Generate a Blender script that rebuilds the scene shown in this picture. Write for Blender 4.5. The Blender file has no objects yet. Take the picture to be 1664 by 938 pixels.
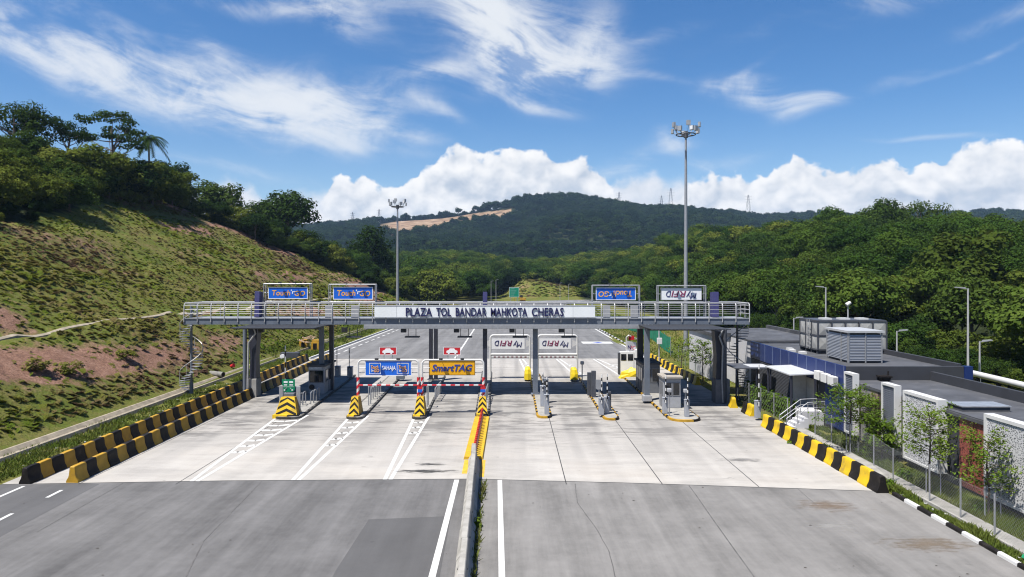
import bpy, bmesh, math, random
import numpy as np
from mathutils import Vector, Matrix

R = math.radians
sc = bpy.context.scene
COL = sc.collection
rnd = random.Random(7)
rng = np.random.default_rng(11)

# ------------------------------------------------------------------ camera, world, sun, exposure
F, H, HZ, CX = 1120.0, 10.0, 450.0, 832.0          # focal length in photo pixels, camera height, horizon row, centre column
cam_d = bpy.data.cameras.new("camera")
cam = bpy.data.objects.new("camera", cam_d)
COL.objects.link(cam)
cam.location = (0, 0, H)
cam.rotation_euler = (R(90), 0, 0)
cam_d.sensor_width = 36.0
cam_d.lens = 36.0 * F / 1664.0
cam_d.shift_y = -(469.0 - HZ) / 1664.0
cam_d.clip_start = 0.3
cam_d.clip_end = 9000.0
sc.camera = cam

SUN_DIR = Vector((-0.37, -0.33, 1.0)).normalized()
SUN_EL = math.asin(SUN_DIR.z)
SUN_ROT = math.atan2(SUN_DIR.x, SUN_DIR.y)
sun_d = bpy.data.lights.new("sun", 'SUN')
sun_d.energy = 5.0
sun_d.angle = R(0.53)
sun_d.color = (1.0, 0.955, 0.89)
sun = bpy.data.objects.new("sun", sun_d)
COL.objects.link(sun)
sun.rotation_euler = (-SUN_DIR).to_track_quat('-Z', 'Y').to_euler()
sun.location = (-40, -20, 90)

sc.view_settings.view_transform = 'Standard'
sc.view_settings.look = 'None'
sc.view_settings.exposure = 0.95
sc.view_settings.gamma = 1.0
sc.render.engine = 'CYCLES'
sc.cycles.use_denoising = True
sc.cycles.pixel_filter_type = 'BLACKMAN_HARRIS'
sc.cycles.filter_width = 1.15
sc.cycles.max_bounces = 5
sc.cycles.diffuse_bounces = 3
sc.cycles.glossy_bounces = 2
sc.cycles.transmission_bounces = 3
sc.cycles.volume_bounces = 0
sc.cycles.transparent_max_bounces = 8
sc.cycles.caustics_reflective = False
sc.cycles.caustics_refractive = False
sc.render.film_transparent = False

world = bpy.data.worlds.new("World")
sc.world = world
world.use_nodes = True


class Graph:
    """small helper that writes math into a node tree"""
    def __init__(s, nt):
        s.nt = nt

    def node(s, kind, **kw):
        n = s.nt.nodes.new(kind)
        for k, v in kw.items():
            setattr(n, k, v)
        return n

    def put(s, sock, v):
        if isinstance(v, bpy.types.NodeSocket):
            s.nt.links.new(v, sock)
        else:
            sock.default_value = v

    def m(s, op, a, b=None, c=None, clamp=False):
        n = s.node('ShaderNodeMath', operation=op, use_clamp=clamp)
        s.put(n.inputs[0], a)
        if b is not None:
            s.put(n.inputs[1], b)
        if c is not None:
            s.put(n.inputs[2], c)
        return n.outputs[0]

    def step(s, v, lo, hi, a=0.0, b=1.0):
        n = s.node('ShaderNodeMapRange', interpolation_type='SMOOTHSTEP')
        s.put(n.inputs['Value'], v)
        n.inputs['From Min'].default_value = lo
        n.inputs['From Max'].default_value = hi
        n.inputs['To Min'].default_value = a
        n.inputs['To Max'].default_value = b
        return n.outputs[0]

    def xyz(s, x, y, z=0.0):
        n = s.node('ShaderNodeCombineXYZ')
        for i, v in enumerate((x, y, z)):
            s.put(n.inputs[i], v)
        return n.outputs[0]

    def noise(s, vec, scale, detail=4.0, rough=0.55, lac=2.0, dist=0.0):
        n = s.node('ShaderNodeTexNoise')
        s.put(n.inputs['Vector'], vec)
        n.inputs['Scale'].default_value = scale
        n.inputs['Detail'].default_value = detail
        n.inputs['Roughness'].default_value = rough
        n.inputs['Lacunarity'].default_value = lac
        n.inputs['Distortion'].default_value = dist
        return n.outputs[0]

    def mix(s, fac, a, b):
        n = s.node('ShaderNodeMix', data_type='RGBA')
        s.put(n.inputs[0], fac)
        s.put(n.inputs[6], a if isinstance(a, bpy.types.NodeSocket) else (*a[:3], 1.0))
        s.put(n.inputs[7], b if isinstance(b, bpy.types.NodeSocket) else (*b[:3], 1.0))
        return n.outputs[2]

    def ramp(s, fac, stops, interp='LINEAR'):
        n = s.node('ShaderNodeValToRGB')
        s.put(n.inputs[0], fac)
        cr = n.color_ramp
        cr.interpolation = interp
        while len(cr.elements) < len(stops):
            cr.elements.new(0.5)
        for e, (p, c) in zip(cr.elements, stops):
            e.position = p
            e.color = (*c[:3], 1.0) if hasattr(c, '__len__') else (c, c, c, 1.0)
        return n.outputs[0]


def build_sky():
    nt = world.node_tree
    nt.nodes.clear()
    g = Graph(nt)
    out = g.node('ShaderNodeOutputWorld')
    bg = g.node('ShaderNodeBackground')
    bg.inputs['Strength'].default_value = 0.0515
    nt.links.new(bg.outputs[0], out.inputs[0])
    sky = g.node('ShaderNodeTexSky', sky_type='NISHITA')
    sky.sun_disc = False
    sky.sun_elevation = SUN_EL
    sky.sun_rotation = SUN_ROT
    sky.altitude = 60.0
    sky.air_density = 1.0
    sky.dust_density = 0.6
    sky.ozone_density = 3.0
    hsv = g.node('ShaderNodeHueSaturation')
    hsv.inputs['Hue'].default_value = 0.505
    hsv.inputs['Saturation'].default_value = 1.32
    hsv.inputs['Value'].default_value = 1.35
    nt.links.new(sky.outputs[0], hsv.inputs['Color'])
    tc = g.node('ShaderNodeTexCoord')
    sep = g.node('ShaderNodeSeparateXYZ')
    nt.links.new(tc.outputs['Generated'], sep.inputs[0])
    x, y, z = sep.outputs
    az = g.m('ARCTAN2', x, y)
    el = g.m('ARCTAN2', z, g.m('SQRT', g.m('ADD', g.m('MULTIPLY', x, x), g.m('MULTIPLY', y, y))))

    def ae(px, py):
        a = math.atan((px - CX) / F)
        return a, math.atan((HZ - py) / F * math.cos(a))

    # --- cirrus: soft patches of ice cloud broken into wind-drawn streaks
    p = g.xyz(az, el, 0.0)
    w1 = g.noise(p, 3.2, 2.0)
    w2 = g.noise(g.xyz(az, el, 4.3), 3.2, 2.0)
    wx = g.m('ADD', az, g.m('MULTIPLY', g.m('SUBTRACT', w1, 0.5), 0.13))
    wy = g.m('ADD', el, g.m('MULTIPLY', g.m('SUBTRACT', w2, 0.5), 0.10))
    patches = [(40, 90, 150, 26, 17, .85), (200, 122, 190, 30, 12, 1.0), (360, 152, 160, 34, 10, .95), (480, 165, 120, 42, 8, .95), (545, 190, 70, 24, 25, .85),
               (630, 160, 80, 26, -14, .5), (190, 45, 220, 18, 10, .34), (340, 62, 90, 14, 28, .36), (430, 202, 110, 9, 6, .55),
               (650, 217, 70, 8, 8, .5), (700, 185, 60, 9, 20, .6), (470, 8, 80, 15, 0, .65), (555, 40, 70, 24, 20, .8), (600, 12, 70, 16, 10, .5), (370, 5, 50, 10, 0, .5),
               (770, 25, 100, 38, 30, 1.1), (845, 60, 95, 58, 12, 1.5), (800, 50, 80, 36, 30, 1.0), (900, 95, 95, 28, -4, 1.4), (980, 30, 45, 34, -65, .7), (825, 132, 50, 14, -20, .8),
               (1060, 110, 60, 6, 18, .4), (712, 130, 38, 10, -8, .9), (868, 163, 50, 7, 6, .75),
               (1205, 143, 50, 13, 8, .8), (1265, 165, 55, 12, 12, .8), (1308, 186, 28, 13, -10, .8), (1235, 122, 35, 7, -28, .5),
               (1080, 45, 60, 12, 0, .36), (1380, 18, 140, 16, -8, .55), (1640, 22, 80, 14, -8, .45), (1600, 100, 110, 6, -12, .4), (1420, 146, 45, 9, -15, .35),
               (1000, 262, 95, 20, -22, .6), (1080, 214, 36, 16, 50, .55), (1160, 262, 70, 12, -6, .5), (1500, 246, 70, 4, 8, .5), (560, 236, 120, 6, 3, .3), (390, 278, 150, 10, 3, .45),
               (1120, 225, 30, 10, 0, .3)]
    dens = None
    for (px, py, a, b, ang, k) in patches:
        a0, e0 = ae(px, py)
        c, s_ = math.cos(R(-ang)), math.sin(R(-ang))
        dx = g.m('SUBTRACT', wx, a0 + 0.0)
        dy = g.m('SUBTRACT', wy, e0 + 0.0)
        u = g.m('MULTIPLY', g.m('ADD', g.m('MULTIPLY', dx, c), g.m('MULTIPLY', dy, s_)), F / a)
        v = g.m('MULTIPLY', g.m('SUBTRACT', g.m('MULTIPLY', dy, c), g.m('MULTIPLY', dx, s_)), F / b)
        r2 = g.m('ADD', g.m('MULTIPLY', u, u), g.m('MULTIPLY', v, v))
        e = g.m('MULTIPLY', g.m('POWER', 2.718, g.m('MULTIPLY', r2, -0.8)), k)
        dens = e if dens is None else g.m('ADD', dens, e)
    t = R(-11)
    sx = g.m('ADD', g.m('MULTIPLY', wx, math.cos(t)), g.m('MULTIPLY', wy, math.sin(t)))
    sy = g.m('SUBTRACT', g.m('MULTIPLY', wy, math.cos(t)), g.m('MULTIPLY', wx, math.sin(t)))
    streak = g.noise(g.xyz(g.m('MULTIPLY', sx, 5.0), g.m('MULTIPLY', sy, 19.0)), 1.0, 6.0, 0.62, dist=0.5)
    fluff = g.noise(g.xyz(g.m('MULTIPLY', wx, 13.0), g.m('MULTIPLY', wy, 20.0), 2.0), 1.0, 6.0, 0.62, dist=0.6)
    nz = g.m('ADD', g.m('MULTIPLY', streak, 0.65), g.m('MULTIPLY', fluff, 0.35))
    ci = g.m('MULTIPLY', dens, g.m('ADD', 0.12, g.m('MULTIPLY', g.step(nz, 0.36, 0.68), 1.2)))
    ci = g.m('SUBTRACT', 1.0, g.m('POWER', 2.718, g.m('MULTIPLY', ci, -0.95)))
    ci = g.m('MULTIPLY', g.step(ci, 0.02, 0.95), 0.95)
    col = g.mix(ci, hsv.outputs[0], (8.6, 8.9, 9.3))
    # thin milky air low over the hills
    lowair = g.m('MULTIPLY', g.step(el, 0.02, 0.24, 1.0, 0.0), 0.24)
    col = g.mix(lowair, col, (5.6, 7.1, 9.2))

    # --- cumulus bank behind the hills: a top profile broken up by billows
    def bank(col, tops, seed, soft, white, grey, base_lo, amp, puffs):
        azs = [ae(px, 300)[0] for px, _ in tops]
        els = [ae(px, py)[1] for px, py in tops]
        lo, hi = azs[0], azs[-1]
        f = g.m('DIVIDE', g.m('SUBTRACT', az, lo), hi - lo)
        top = g.ramp(f, [((a - lo) / (hi - lo), e / 0.3) for a, e in zip(azs, els)])
        top = g.m('MULTIPLY', top, 0.3)

        def field(da, de, det):
            q = g.xyz(g.m('ADD', az, da), g.m('MULTIPLY', g.m('ADD', el, de), 1.15), seed)
            r = g.m('MULTIPLY', g.m('SUBTRACT', g.noise(q, 13.0, 2.0, 0.5), 0.5), 1.5)
            # cauliflower billows: folded noise at three sizes
            for (sc_, k) in ((20.0, 0.72), (44.0, 0.36), (100.0, 0.16))[:det]:
                nn = g.noise(q, sc_, 1.0, 0.5)
                r = g.m('ADD', r, g.m('MULTIPLY', g.m('SUBTRACT', 0.24, g.m('ABSOLUTE', g.m('SUBTRACT', nn, 0.5))), k * 3.2))
            return r
        f0 = field(0.0, 0.0, 3)
        f1 = field(-0.008, 0.016, 2)
        depth = g.m('SUBTRACT', top, el)
        edge = g.m('ADD', depth, g.m('MULTIPLY', g.m('SUBTRACT', f0, 0.55), amp))
        alpha = g.step(edge, -soft, soft)
        alpha = g.m('MULTIPLY', alpha, g.step(el, base_lo - 0.01, base_lo + 0.03))
        # the grey undersides come in broad flat shelves, the lit tops in billows
        shelf = g.noise(g.xyz(az, g.m('MULTIPLY', el, 2.4), seed + 3.0), 10.0, 3.0, 0.5)
        lit = g.m('ADD', g.m('MULTIPLY', g.m('SUBTRACT', f0, f1), 0.55), g.step(depth, -0.01, 0.09, 0.72, 0.42))
        lit = g.m('ADD', lit, g.m('MULTIPLY', g.m('SUBTRACT', shelf, 0.5), g.step(depth, 0.0, 0.05, 0.3, 1.5)))
        shade = g.mix(g.step(lit, 0.08, 1.12), grey, white)
        return g.mix(alpha, col, shade)
    tops_far = [(250, 330), (330, 322), (370, 300), (405, 305), (430, 330), (470, 318), (550, 318), (640, 315), (760, 305), (900, 300), (985, 312), (1010, 300), (1060, 288), (1090, 300),
                (1160, 312), (1240, 318), (1400, 315), (1660, 310), (1800, 310)]
    col = bank(col, tops_far, 7.7, 0.012, (8.8, 9.0, 9.4), (6.2, 6.9, 7.9), -0.1, 0.016, False)
    tops = [(200, 420), (400, 400), (440, 345), (470, 336), (520, 330), (552, 284), (575, 300), (590, 280), (615, 318), (650, 308), (690, 284), (742, 236), (790, 262),
            (850, 250), (905, 262), (950, 258), (985, 285), (1008, 345), (1080, 352), (1110, 314), (1150, 290), (1215, 300), (1250, 296), (1292, 262), (1340, 286), (1400, 285),
            (1446, 256), (1480, 280), (1545, 250), (1600, 246), (1700, 245), (1900, 260)]
    col = bank(col, tops, 1.3, 0.0050, (10.4, 10.3, 10.2), (5.0, 5.8, 7.0), -0.1, 0.030, True)
    nt.links.new(col, bg.inputs['Color'])


build_sky()
world.cycles.sampling_method = 'MANUAL'
world.cycles.sample_map_resolution = 512


# ------------------------------------------------------------------ helpers: picture -> place, meshes, tags
def X(px, d): return (px - CX) / F * d
def Z(py, d): return H - (py - HZ) / F * d
def gp(px, py, z=0.0):
    d = F * (H - z) / (py - HZ)
    return (X(px, d), d)


def tag(o, label=None, cat=None, group=None, kind=None):
    if label: o["label"] = label
    if cat: o["category"] = cat
    if group: o["group"] = group
    if kind: o["kind"] = kind
    return o


ORIGIN = {}


def empty(name, loc, label, cat, group=None):
    o = bpy.data.objects.new(name, None)
    COL.objects.link(o)
    o.location = loc
    o.empty_display_size = 0.2
    ORIGIN[o.name] = Vector(loc)
    return tag(o, label, cat, group)


class MB:
    """collects faces (world coordinates, a material slot per face) and links them as ONE mesh object"""
    def __init__(s):
        s.v, s.f, s.mi = [], [], []

    def face(s, pts, mi=0):
        b = len(s.v)
        s.v += [tuple(p) for p in pts]
        s.f.append(tuple(range(b, b + len(pts))))
        s.mi.append(mi)

    def grid(s, verts, faces, mi=0):
        b = len(s.v)
        s.v += [tuple(p) for p in verts]
        for i, f in enumerate(faces):
            s.f.append(tuple(b + k for k in f))
            s.mi.append(mi if not hasattr(mi, '__len__') else mi[i])

    def box(s, lo, hi, mi=0, rz=0.0, pivot=None):
        x0, y0, z0 = lo
        x1, y1, z1 = hi
        v = [(x0, y0, z0), (x1, y0, z0), (x1, y1, z0), (x0, y1, z0), (x0, y0, z1), (x1, y0, z1), (x1, y1, z1), (x0, y1, z1)]
        if rz:
            px, py = pivot if pivot else ((x0 + x1) / 2, (y0 + y1) / 2)
            c, q = math.cos(rz), math.sin(rz)
            v = [(px + (a - px) * c - (b - py) * q, py + (a - px) * q + (b - py) * c, z) for a, b, z in v]
        s.grid(v, [(3, 2, 1, 0), (4, 5, 6, 7), (0, 1, 5, 4), (1, 2, 6, 5), (2, 3, 7, 6), (3, 0, 4, 7)], mi)

    def cyl(s, p0, p1, r0, r1=None, n=10, mi=0, cap=True):
        r1 = r0 if r1 is None else r1
        p0, p1 = Vector(p0), Vector(p1)
        ax = (p1 - p0).normalized()
        a = ax.orthogonal().normalized()
        b = ax.cross(a)
        v = []
        for p, r in ((p0, r0), (p1, r1)):
            for k in range(n):
                t = 2 * math.pi * k / n
                v.append(p + a * (r * math.cos(t)) + b * (r * math.sin(t)))
        f = [(k, (k + 1) % n, n + (k + 1) % n, n + k) for k in range(n)]
        if cap:
            f += [tuple(reversed(range(n))), tuple(range(n, 2 * n))]
        s.grid(v, f, mi)

    def tube(s, pts, r, n=8, mi=0):
        pts = [Vector(p) for p in pts]
        v, up = [], None
        for i, p in enumerate(pts):
            d = (pts[min(i + 1, len(pts) - 1)] - pts[max(i - 1, 0)]).normalized()
            a = d.orthogonal().normalized() if up is None else (up - d * up.dot(d)).normalized()
            up = a
            b = d.cross(a)
            rr = r[i] if hasattr(r, '__len__') else r
            for k in range(n):
                t = 2 * math.pi * k / n
                v.append(p + a * (rr * math.cos(t)) + b * (rr * math.sin(t)))
        f = [(i * n + k, i * n + (k + 1) % n, (i + 1) * n + (k + 1) % n, (i + 1) * n + k) for i in range(len(pts) - 1) for k in range(n)]
        f += [tuple(reversed(range(n))), tuple(range((len(pts) - 1) * n, len(pts) * n))]
        s.grid(v, f, mi)

    def bar(s, p0, p1, w, h=None, mi=0):
        """rectangular bar between two points"""
        h = w if h is None else h
        p0, p1 = Vector(p0), Vector(p1)
        ax = (p1 - p0).normalized()
        a = Vector((0, 0, 1)).cross(ax)
        a = a.normalized() if a.length > 1e-4 else Vector((1, 0, 0))
        b = ax.cross(a)
        v = []
        for p in (p0, p1):
            for i, j in ((-1, -1), (1, -1), (1, 1), (-1, 1)):
                v.append(p + a * (i * w / 2) + b * (j * h / 2))
        s.grid(v, [(3, 2, 1, 0), (4, 5, 6, 7), (0, 1, 5, 4), (1, 2, 6, 5), (2, 3, 7, 6), (3, 0, 4, 7)], mi)

    def prism(s, poly, axis, lo, hi, mi=0, capmi=None):
        """polygon (two coordinates) pushed along an axis: 'y' -> poly is (x,z), 'x' -> (y,z), 'z' -> (x,y)"""
        n = len(poly)
        def P(p, t):
            return {'y': (p[0], t, p[1]), 'x': (t, p[0], p[1]), 'z': (p[0], p[1], t)}[axis]
        v = [P(p, lo) for p in poly] + [P(p, hi) for p in poly]
        f = [(k, (k + 1) % n, n + (k + 1) % n, n + k) for k in range(n)] + [tuple(reversed(range(n))), tuple(range(n, 2 * n))]
        cm = mi if capmi is None else capmi
        s.grid(v, f, [mi] * n + [cm, cm])

    def build(s, name, mats, parent=None, origin=None, smooth=False, bevel=0.0, fix=True):
        o0 = Vector((0, 0, 0))
        if parent is not None:
            o0 = ORIGIN[parent.name]
        elif origin is not None:
            o0 = Vector(origin)
        me = bpy.data.meshes.new(name)
        me.from_pydata([(p[0] - o0.x, p[1] - o0.y, p[2] - o0.z) for p in s.v], [], s.f)
        for m_ in (mats if isinstance(mats, (list, tuple)) else [mats]):
            me.materials.append(m_)
        me.polygons.foreach_set('material_index', s.mi)
        if smooth:
            me.polygons.foreach_set('use_smooth', [True] * len(s.f))
        me.update()
        if fix:
            bm = bmesh.new()
            bm.from_mesh(me)
            bmesh.ops.recalc_face_normals(bm, faces=bm.faces)
            bm.to_mesh(me)
            bm.free()
        o = bpy.data.objects.new(name, me)
        COL.objects.link(o)
        if parent is not None:
            o.parent = parent
        else:
            o.location = o0
        ORIGIN[o.name] = o0
        if bevel:
            b = o.modifiers.new('bevel', 'BEVEL')
            b.width = bevel
            b.segments = 2
            b.limit_method = 'ANGLE'
        if smooth:
            try:
                me.set_sharp_from_angle(angle=R(40))
            except Exception:
                pass
        return o


def copy_tree(o, parent=None):
    c = o.copy()
    COL.objects.link(c)
    if parent is not None:
        c.parent = parent
    ORIGIN[c.name] = ORIGIN.get(o.name, Vector((0, 0, 0)))
    for ch in [q for q in ALLKIDS(o)]:
        copy_tree(ch, c)
    return c


def ALLKIDS(o):
    return list(o.children)


def place_copy(o, loc, rz=0.0, label=None, group=None):
    c = copy_tree(o)
    c.location = loc
    c.rotation_euler = (0, 0, rz)
    if label: c["label"] = label
    if group: c["group"] = group
    return c


def text_mesh(txt, w, h, depth=0.02, bold=0.0, shear=0.0):
    cu = bpy.data.curves.new('lettering', 'FONT')
    cu.body = txt
    cu.extrude = 0.02
    cu.offset = bold
    cu.shear = shear
    cu.resolution_u = 3
    ob = bpy.data.objects.new('lettering', cu)
    COL.objects.link(ob)
    bpy.context.view_layer.update()
    me = bpy.data.meshes.new_from_object(ob.evaluated_get(bpy.context.evaluated_depsgraph_get()))
    bpy.data.objects.remove(ob)
    bpy.data.curves.remove(cu)
    co = np.array([v.co for v in me.vertices])
    fs = [tuple(p.vertices) for p in me.polygons]
    bpy.data.meshes.remove(me)
    lo, hi = co.min(0), co.max(0)
    co = (co - (lo + hi) / 2) / (hi - lo)
    return co * np.array([w, h, depth]), fs


def lettering(txt, cx, cz, w, h, yfront, mat_, parent, bold=0.01, shear=0.0, flip=False, depth=0.03, name='lettering'):
    """letters standing proud of a board that faces the camera side (-Y)"""
    co, fs = text_mesh(txt, w, h, depth, bold, shear)
    sgn = -1.0 if flip else 1.0
    mb = MB()
    mb.grid([(cx + sgn * a, yfront - depth / 2 - c, cz + sgn * b) for a, b, c in co], fs)
    return mb.build(name, mat_, parent)


# ------------------------------------------------------------------ materials
MATS = {}
TONE = 0.735          # common scale of all surface reflectances


def tone(c):
    return tuple(v * TONE for v in c[:3])


def mat(name, color, rough=0.6, metal=0.0, var=0.10, scale=3.0, bump=0.0, bscale=30.0, dirt=0.0, dirt_col=(0.10, 0.085, 0.07), stretch=(1, 1, 1), spec=0.35):
    if name in MATS:
        return MATS[name]
    color, dirt_col = tone(color), tone(dirt_col)
    m = bpy.data.materials.new(name)
    m.use_nodes = True
    nt = m.node_tree
    g = Graph(nt)
    b = nt.nodes['Principled BSDF']
    b.inputs['Roughness'].default_value = rough
    b.inputs['Metallic'].default_value = metal
    b.inputs['Specular IOR Level'].default_value = spec
    geo = g.node('ShaderNodeNewGeometry')
    mp = g.node('ShaderNodeVectorMath', operation='MULTIPLY')
    nt.links.new(geo.outputs['Position'], mp.inputs[0])
    mp.inputs[1].default_value = stretch
    n = g.noise(mp.outputs[0], scale, 6.0, 0.6)
    c = g.mix(g.step(n, 0.25, 0.75), tuple(x * (1 - var) for x in color), tuple(min(1, x * (1 + var)) for x in color))
    if dirt:
        n2 = g.noise(mp.outputs[0], scale * 0.7 + 0.4, 8.0, 0.68)
        c = g.mix(g.m('MULTIPLY', g.step(n2, 0.52, 0.72), dirt), c, dirt_col)
    nt.links.new(c, b.inputs['Base Color'])
    if bump:
        bp = g.node('ShaderNodeBump')
        bp.inputs['Strength'].default_value = bump
        bp.inputs['Distance'].default_value = 0.02
        nt.links.new(g.noise(geo.outputs['Position'], bscale, 4.0), bp.inputs['Height'])
        nt.links.new(bp.outputs[0], b.inputs['Normal'])
    MATS[name] = m
    return m


def new_mat(name):
    m = bpy.data.materials.new(name)
    m.use_nodes = True
    MATS[name] = m
    nt = m.node_tree
    b = nt.nodes['Principled BSDF']
    b.inputs['Specular IOR Level'].default_value = 0.3
    return m, nt, Graph(nt), b


def m_asphalt(name, base, along=True, patchy=0.15):
    m, nt, g, b = new_mat(name)
    base = tone(base)
    pos = g.node('ShaderNodeNewGeometry').outputs['Position']
    sp = g.node('ShaderNodeSeparateXYZ')
    nt.links.new(pos, sp.inputs[0])
    st = g.xyz(g.m('MULTIPLY', sp.outputs[0], 0.62), g.m('MULTIPLY', sp.outputs[1], 0.040))
    n1 = g.noise(st, 1.0, 7.0, 0.68)
    n2 = g.noise(pos, 0.35, 5.0, 0.6)
    n3 = g.noise(pos, 45.0, 3.0, 0.7)
    n4 = g.noise(pos, 2.5, 6.0, 0.7)
    v = g.m('ADD', g.m('MULTIPLY', g.m('SUBTRACT', n1, 0.5), 1.5), g.m('MULTIPLY', g.m('SUBTRACT', n2, 0.5), 0.8))
    v = g.m('ADD', v, g.m('MULTIPLY', g.m('SUBTRACT', n3, 0.5), 0.5))
    v = g.m('ADD', v, g.m('MULTIPLY', g.m('SUBTRACT', n4, 0.5), 0.42))
    v = g.m('ADD', 1.0, g.m('MULTIPLY', v, patchy * 6.6))
    col = g.node('ShaderNodeVectorMath', operation='SCALE')
    col.inputs[0].default_value = base
    nt.links.new(v, col.inputs['Scale'])
    # small dark drips and bitumen spots
    spot = g.m('MULTIPLY', g.step(g.noise(pos, 1.6, 3.0, 0.5), 0.71, 0.76), 0.28)
    c2 = g.mix(spot, col.outputs[0], tuple(x * 0.5 for x in base))
    nt.links.new(c2, b.inputs['Base Color'])
    b.inputs['Roughness'].default_value = 0.86
    bp = g.node('ShaderNodeBump')
    bp.inputs['Strength'].default_value = 0.35
    bp.inputs['Distance'].default_value = 0.01
    nt.links.new(n3, bp.inputs['Height'])
    nt.links.new(bp.outputs[0], b.inputs['Normal'])
    return m


def m_plaza():
    m, nt, g, b = new_mat('plaza concrete')
    pos = g.node('ShaderNodeNewGeometry').outputs['Position']
    sp = g.node('ShaderNodeSeparateXYZ')
    nt.links.new(pos, sp.inputs[0])
    x, y = sp.outputs[0], sp.outputs[1]
    wob = g.noise(pos, 0.5, 3.0)
    cross = g.noise(g.xyz(g.m('MULTIPLY', x, 0.15), g.m('ADD', g.m('MULTIPLY', y, 0.62), g.m('MULTIPLY', wob, 0.6))), 1.0, 8.0, 0.72)     # broomed across the lanes
    along = g.noise(g.xyz(g.m('MULTIPLY', x, 0.9), g.m('MULTIPLY', y, 0.06), 3.0), 1.0, 4.0, 0.6)      # tyre tracks
    big = g.noise(pos, 0.16, 4.0, 0.6)
    fine = g.noise(pos, 22.0, 4.0, 0.7)
    v = g.m('ADD', g.m('MULTIPLY', g.m('SUBTRACT', big, 0.5), 0.65), g.m('MULTIPLY', g.m('SUBTRACT', along, 0.5), 0.45))
    v = g.m('ADD', v, g.m('MULTIPLY', g.m('SUBTRACT', fine, 0.5), 0.26))
    v = g.m('ADD', v, g.m('MULTIPLY', g.m('SUBTRACT', cross, 0.5), 0.95))
    col = g.node('ShaderNodeVectorMath', operation='SCALE')
    col.inputs[0].default_value = (0.420, 0.400, 0.370)
    nt.links.new(g.m('ADD', 1.0, v), col.inputs['Scale'])
    # oil and rubber dropped where cars wait: strongest between the island noses and the booths
    wait = g.m('MULTIPLY', g.step(y, 36.0, 50.0), g.step(y, 56.0, 72.0, 1.0, 0.25))
    cx_ = g.m('ABSOLUTE', g.m('SUBTRACT', g.m('FRACT', g.m('DIVIDE', g.m('ADD', x, 26.95), 4.85)), 0.5))
    lane = g.step(cx_, 0.12, 0.46, 1.0, 0.5)
    cross2 = g.noise(g.xyz(g.m('MULTIPLY', x, 0.32), g.m('ADD', g.m('MULTIPLY', y, 1.5), wob), 5.0), 1.0, 6.0, 0.7)
    stain = g.m('MULTIPLY', g.m('MULTIPLY', g.step(cross, 0.47, 0.56), wait), lane)
    fine_st = g.m('MULTIPLY', g.m('MULTIPLY', g.step(cross2, 0.50, 0.60), wait), g.step(big, 0.40, 0.58))
    stain = g.m('ADD', stain, g.m('MULTIPLY', fine_st, 0.75), clamp=True)
    c2 = g.mix(g.m('MULTIPLY', stain, 0.85), col.outputs[0], (0.105, 0.10, 0.097))
    c2 = g.mix(g.m('MULTIPLY', g.m('MULTIPLY', wait, lane), 0.30), c2, (0.17, 0.165, 0.158))
    wheel = g.m('MULTIPLY', g.step(g.m('ABSOLUTE', g.m('SUBTRACT', cx_, 0.17)), 0.015, 0.095, 1.0, 0.0), g.step(along, 0.36, 0.62))
    c2 = g.mix(g.m('MULTIPLY', wheel, g.step(y, 33.0, 52.0, 0.10, 0.42)), c2, (0.15, 0.145, 0.14))
    spots = g.step(g.noise(g.xyz(g.m('MULTIPLY', x, 0.8), g.m('MULTIPLY', y, 1.5), 9.0), 1.0, 5.0, 0.6), 0.66, 0.74)
    c2 = g.mix(g.m('MULTIPLY', spots, 0.55), c2, (0.10, 0.097, 0.093))
    tan_ = g.m('MULTIPLY', g.step(big, 0.45, 0.7), g.step(y, 30.0, 48.0, 0.35, 0.08))
    c2 = g.mix(tan_, c2, (0.36, 0.315, 0.26))
    tn = g.node('ShaderNodeVectorMath', operation='SCALE')
    nt.links.new(c2, tn.inputs[0])
    tn.inputs['Scale'].default_value = TONE
    nt.links.new(tn.outputs[0], b.inputs['Base Color'])
    b.inputs['Roughness'].default_value = 0.82
    bp = g.node('ShaderNodeBump')
    bp.inputs['Strength'].default_value = 0.25
    bp.inputs['Distance'].default_value = 0.01
    nt.links.new(cross, bp.inputs['Height'])
    nt.links.new(bp.outputs[0], b.inputs['Normal'])
    return m


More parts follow.
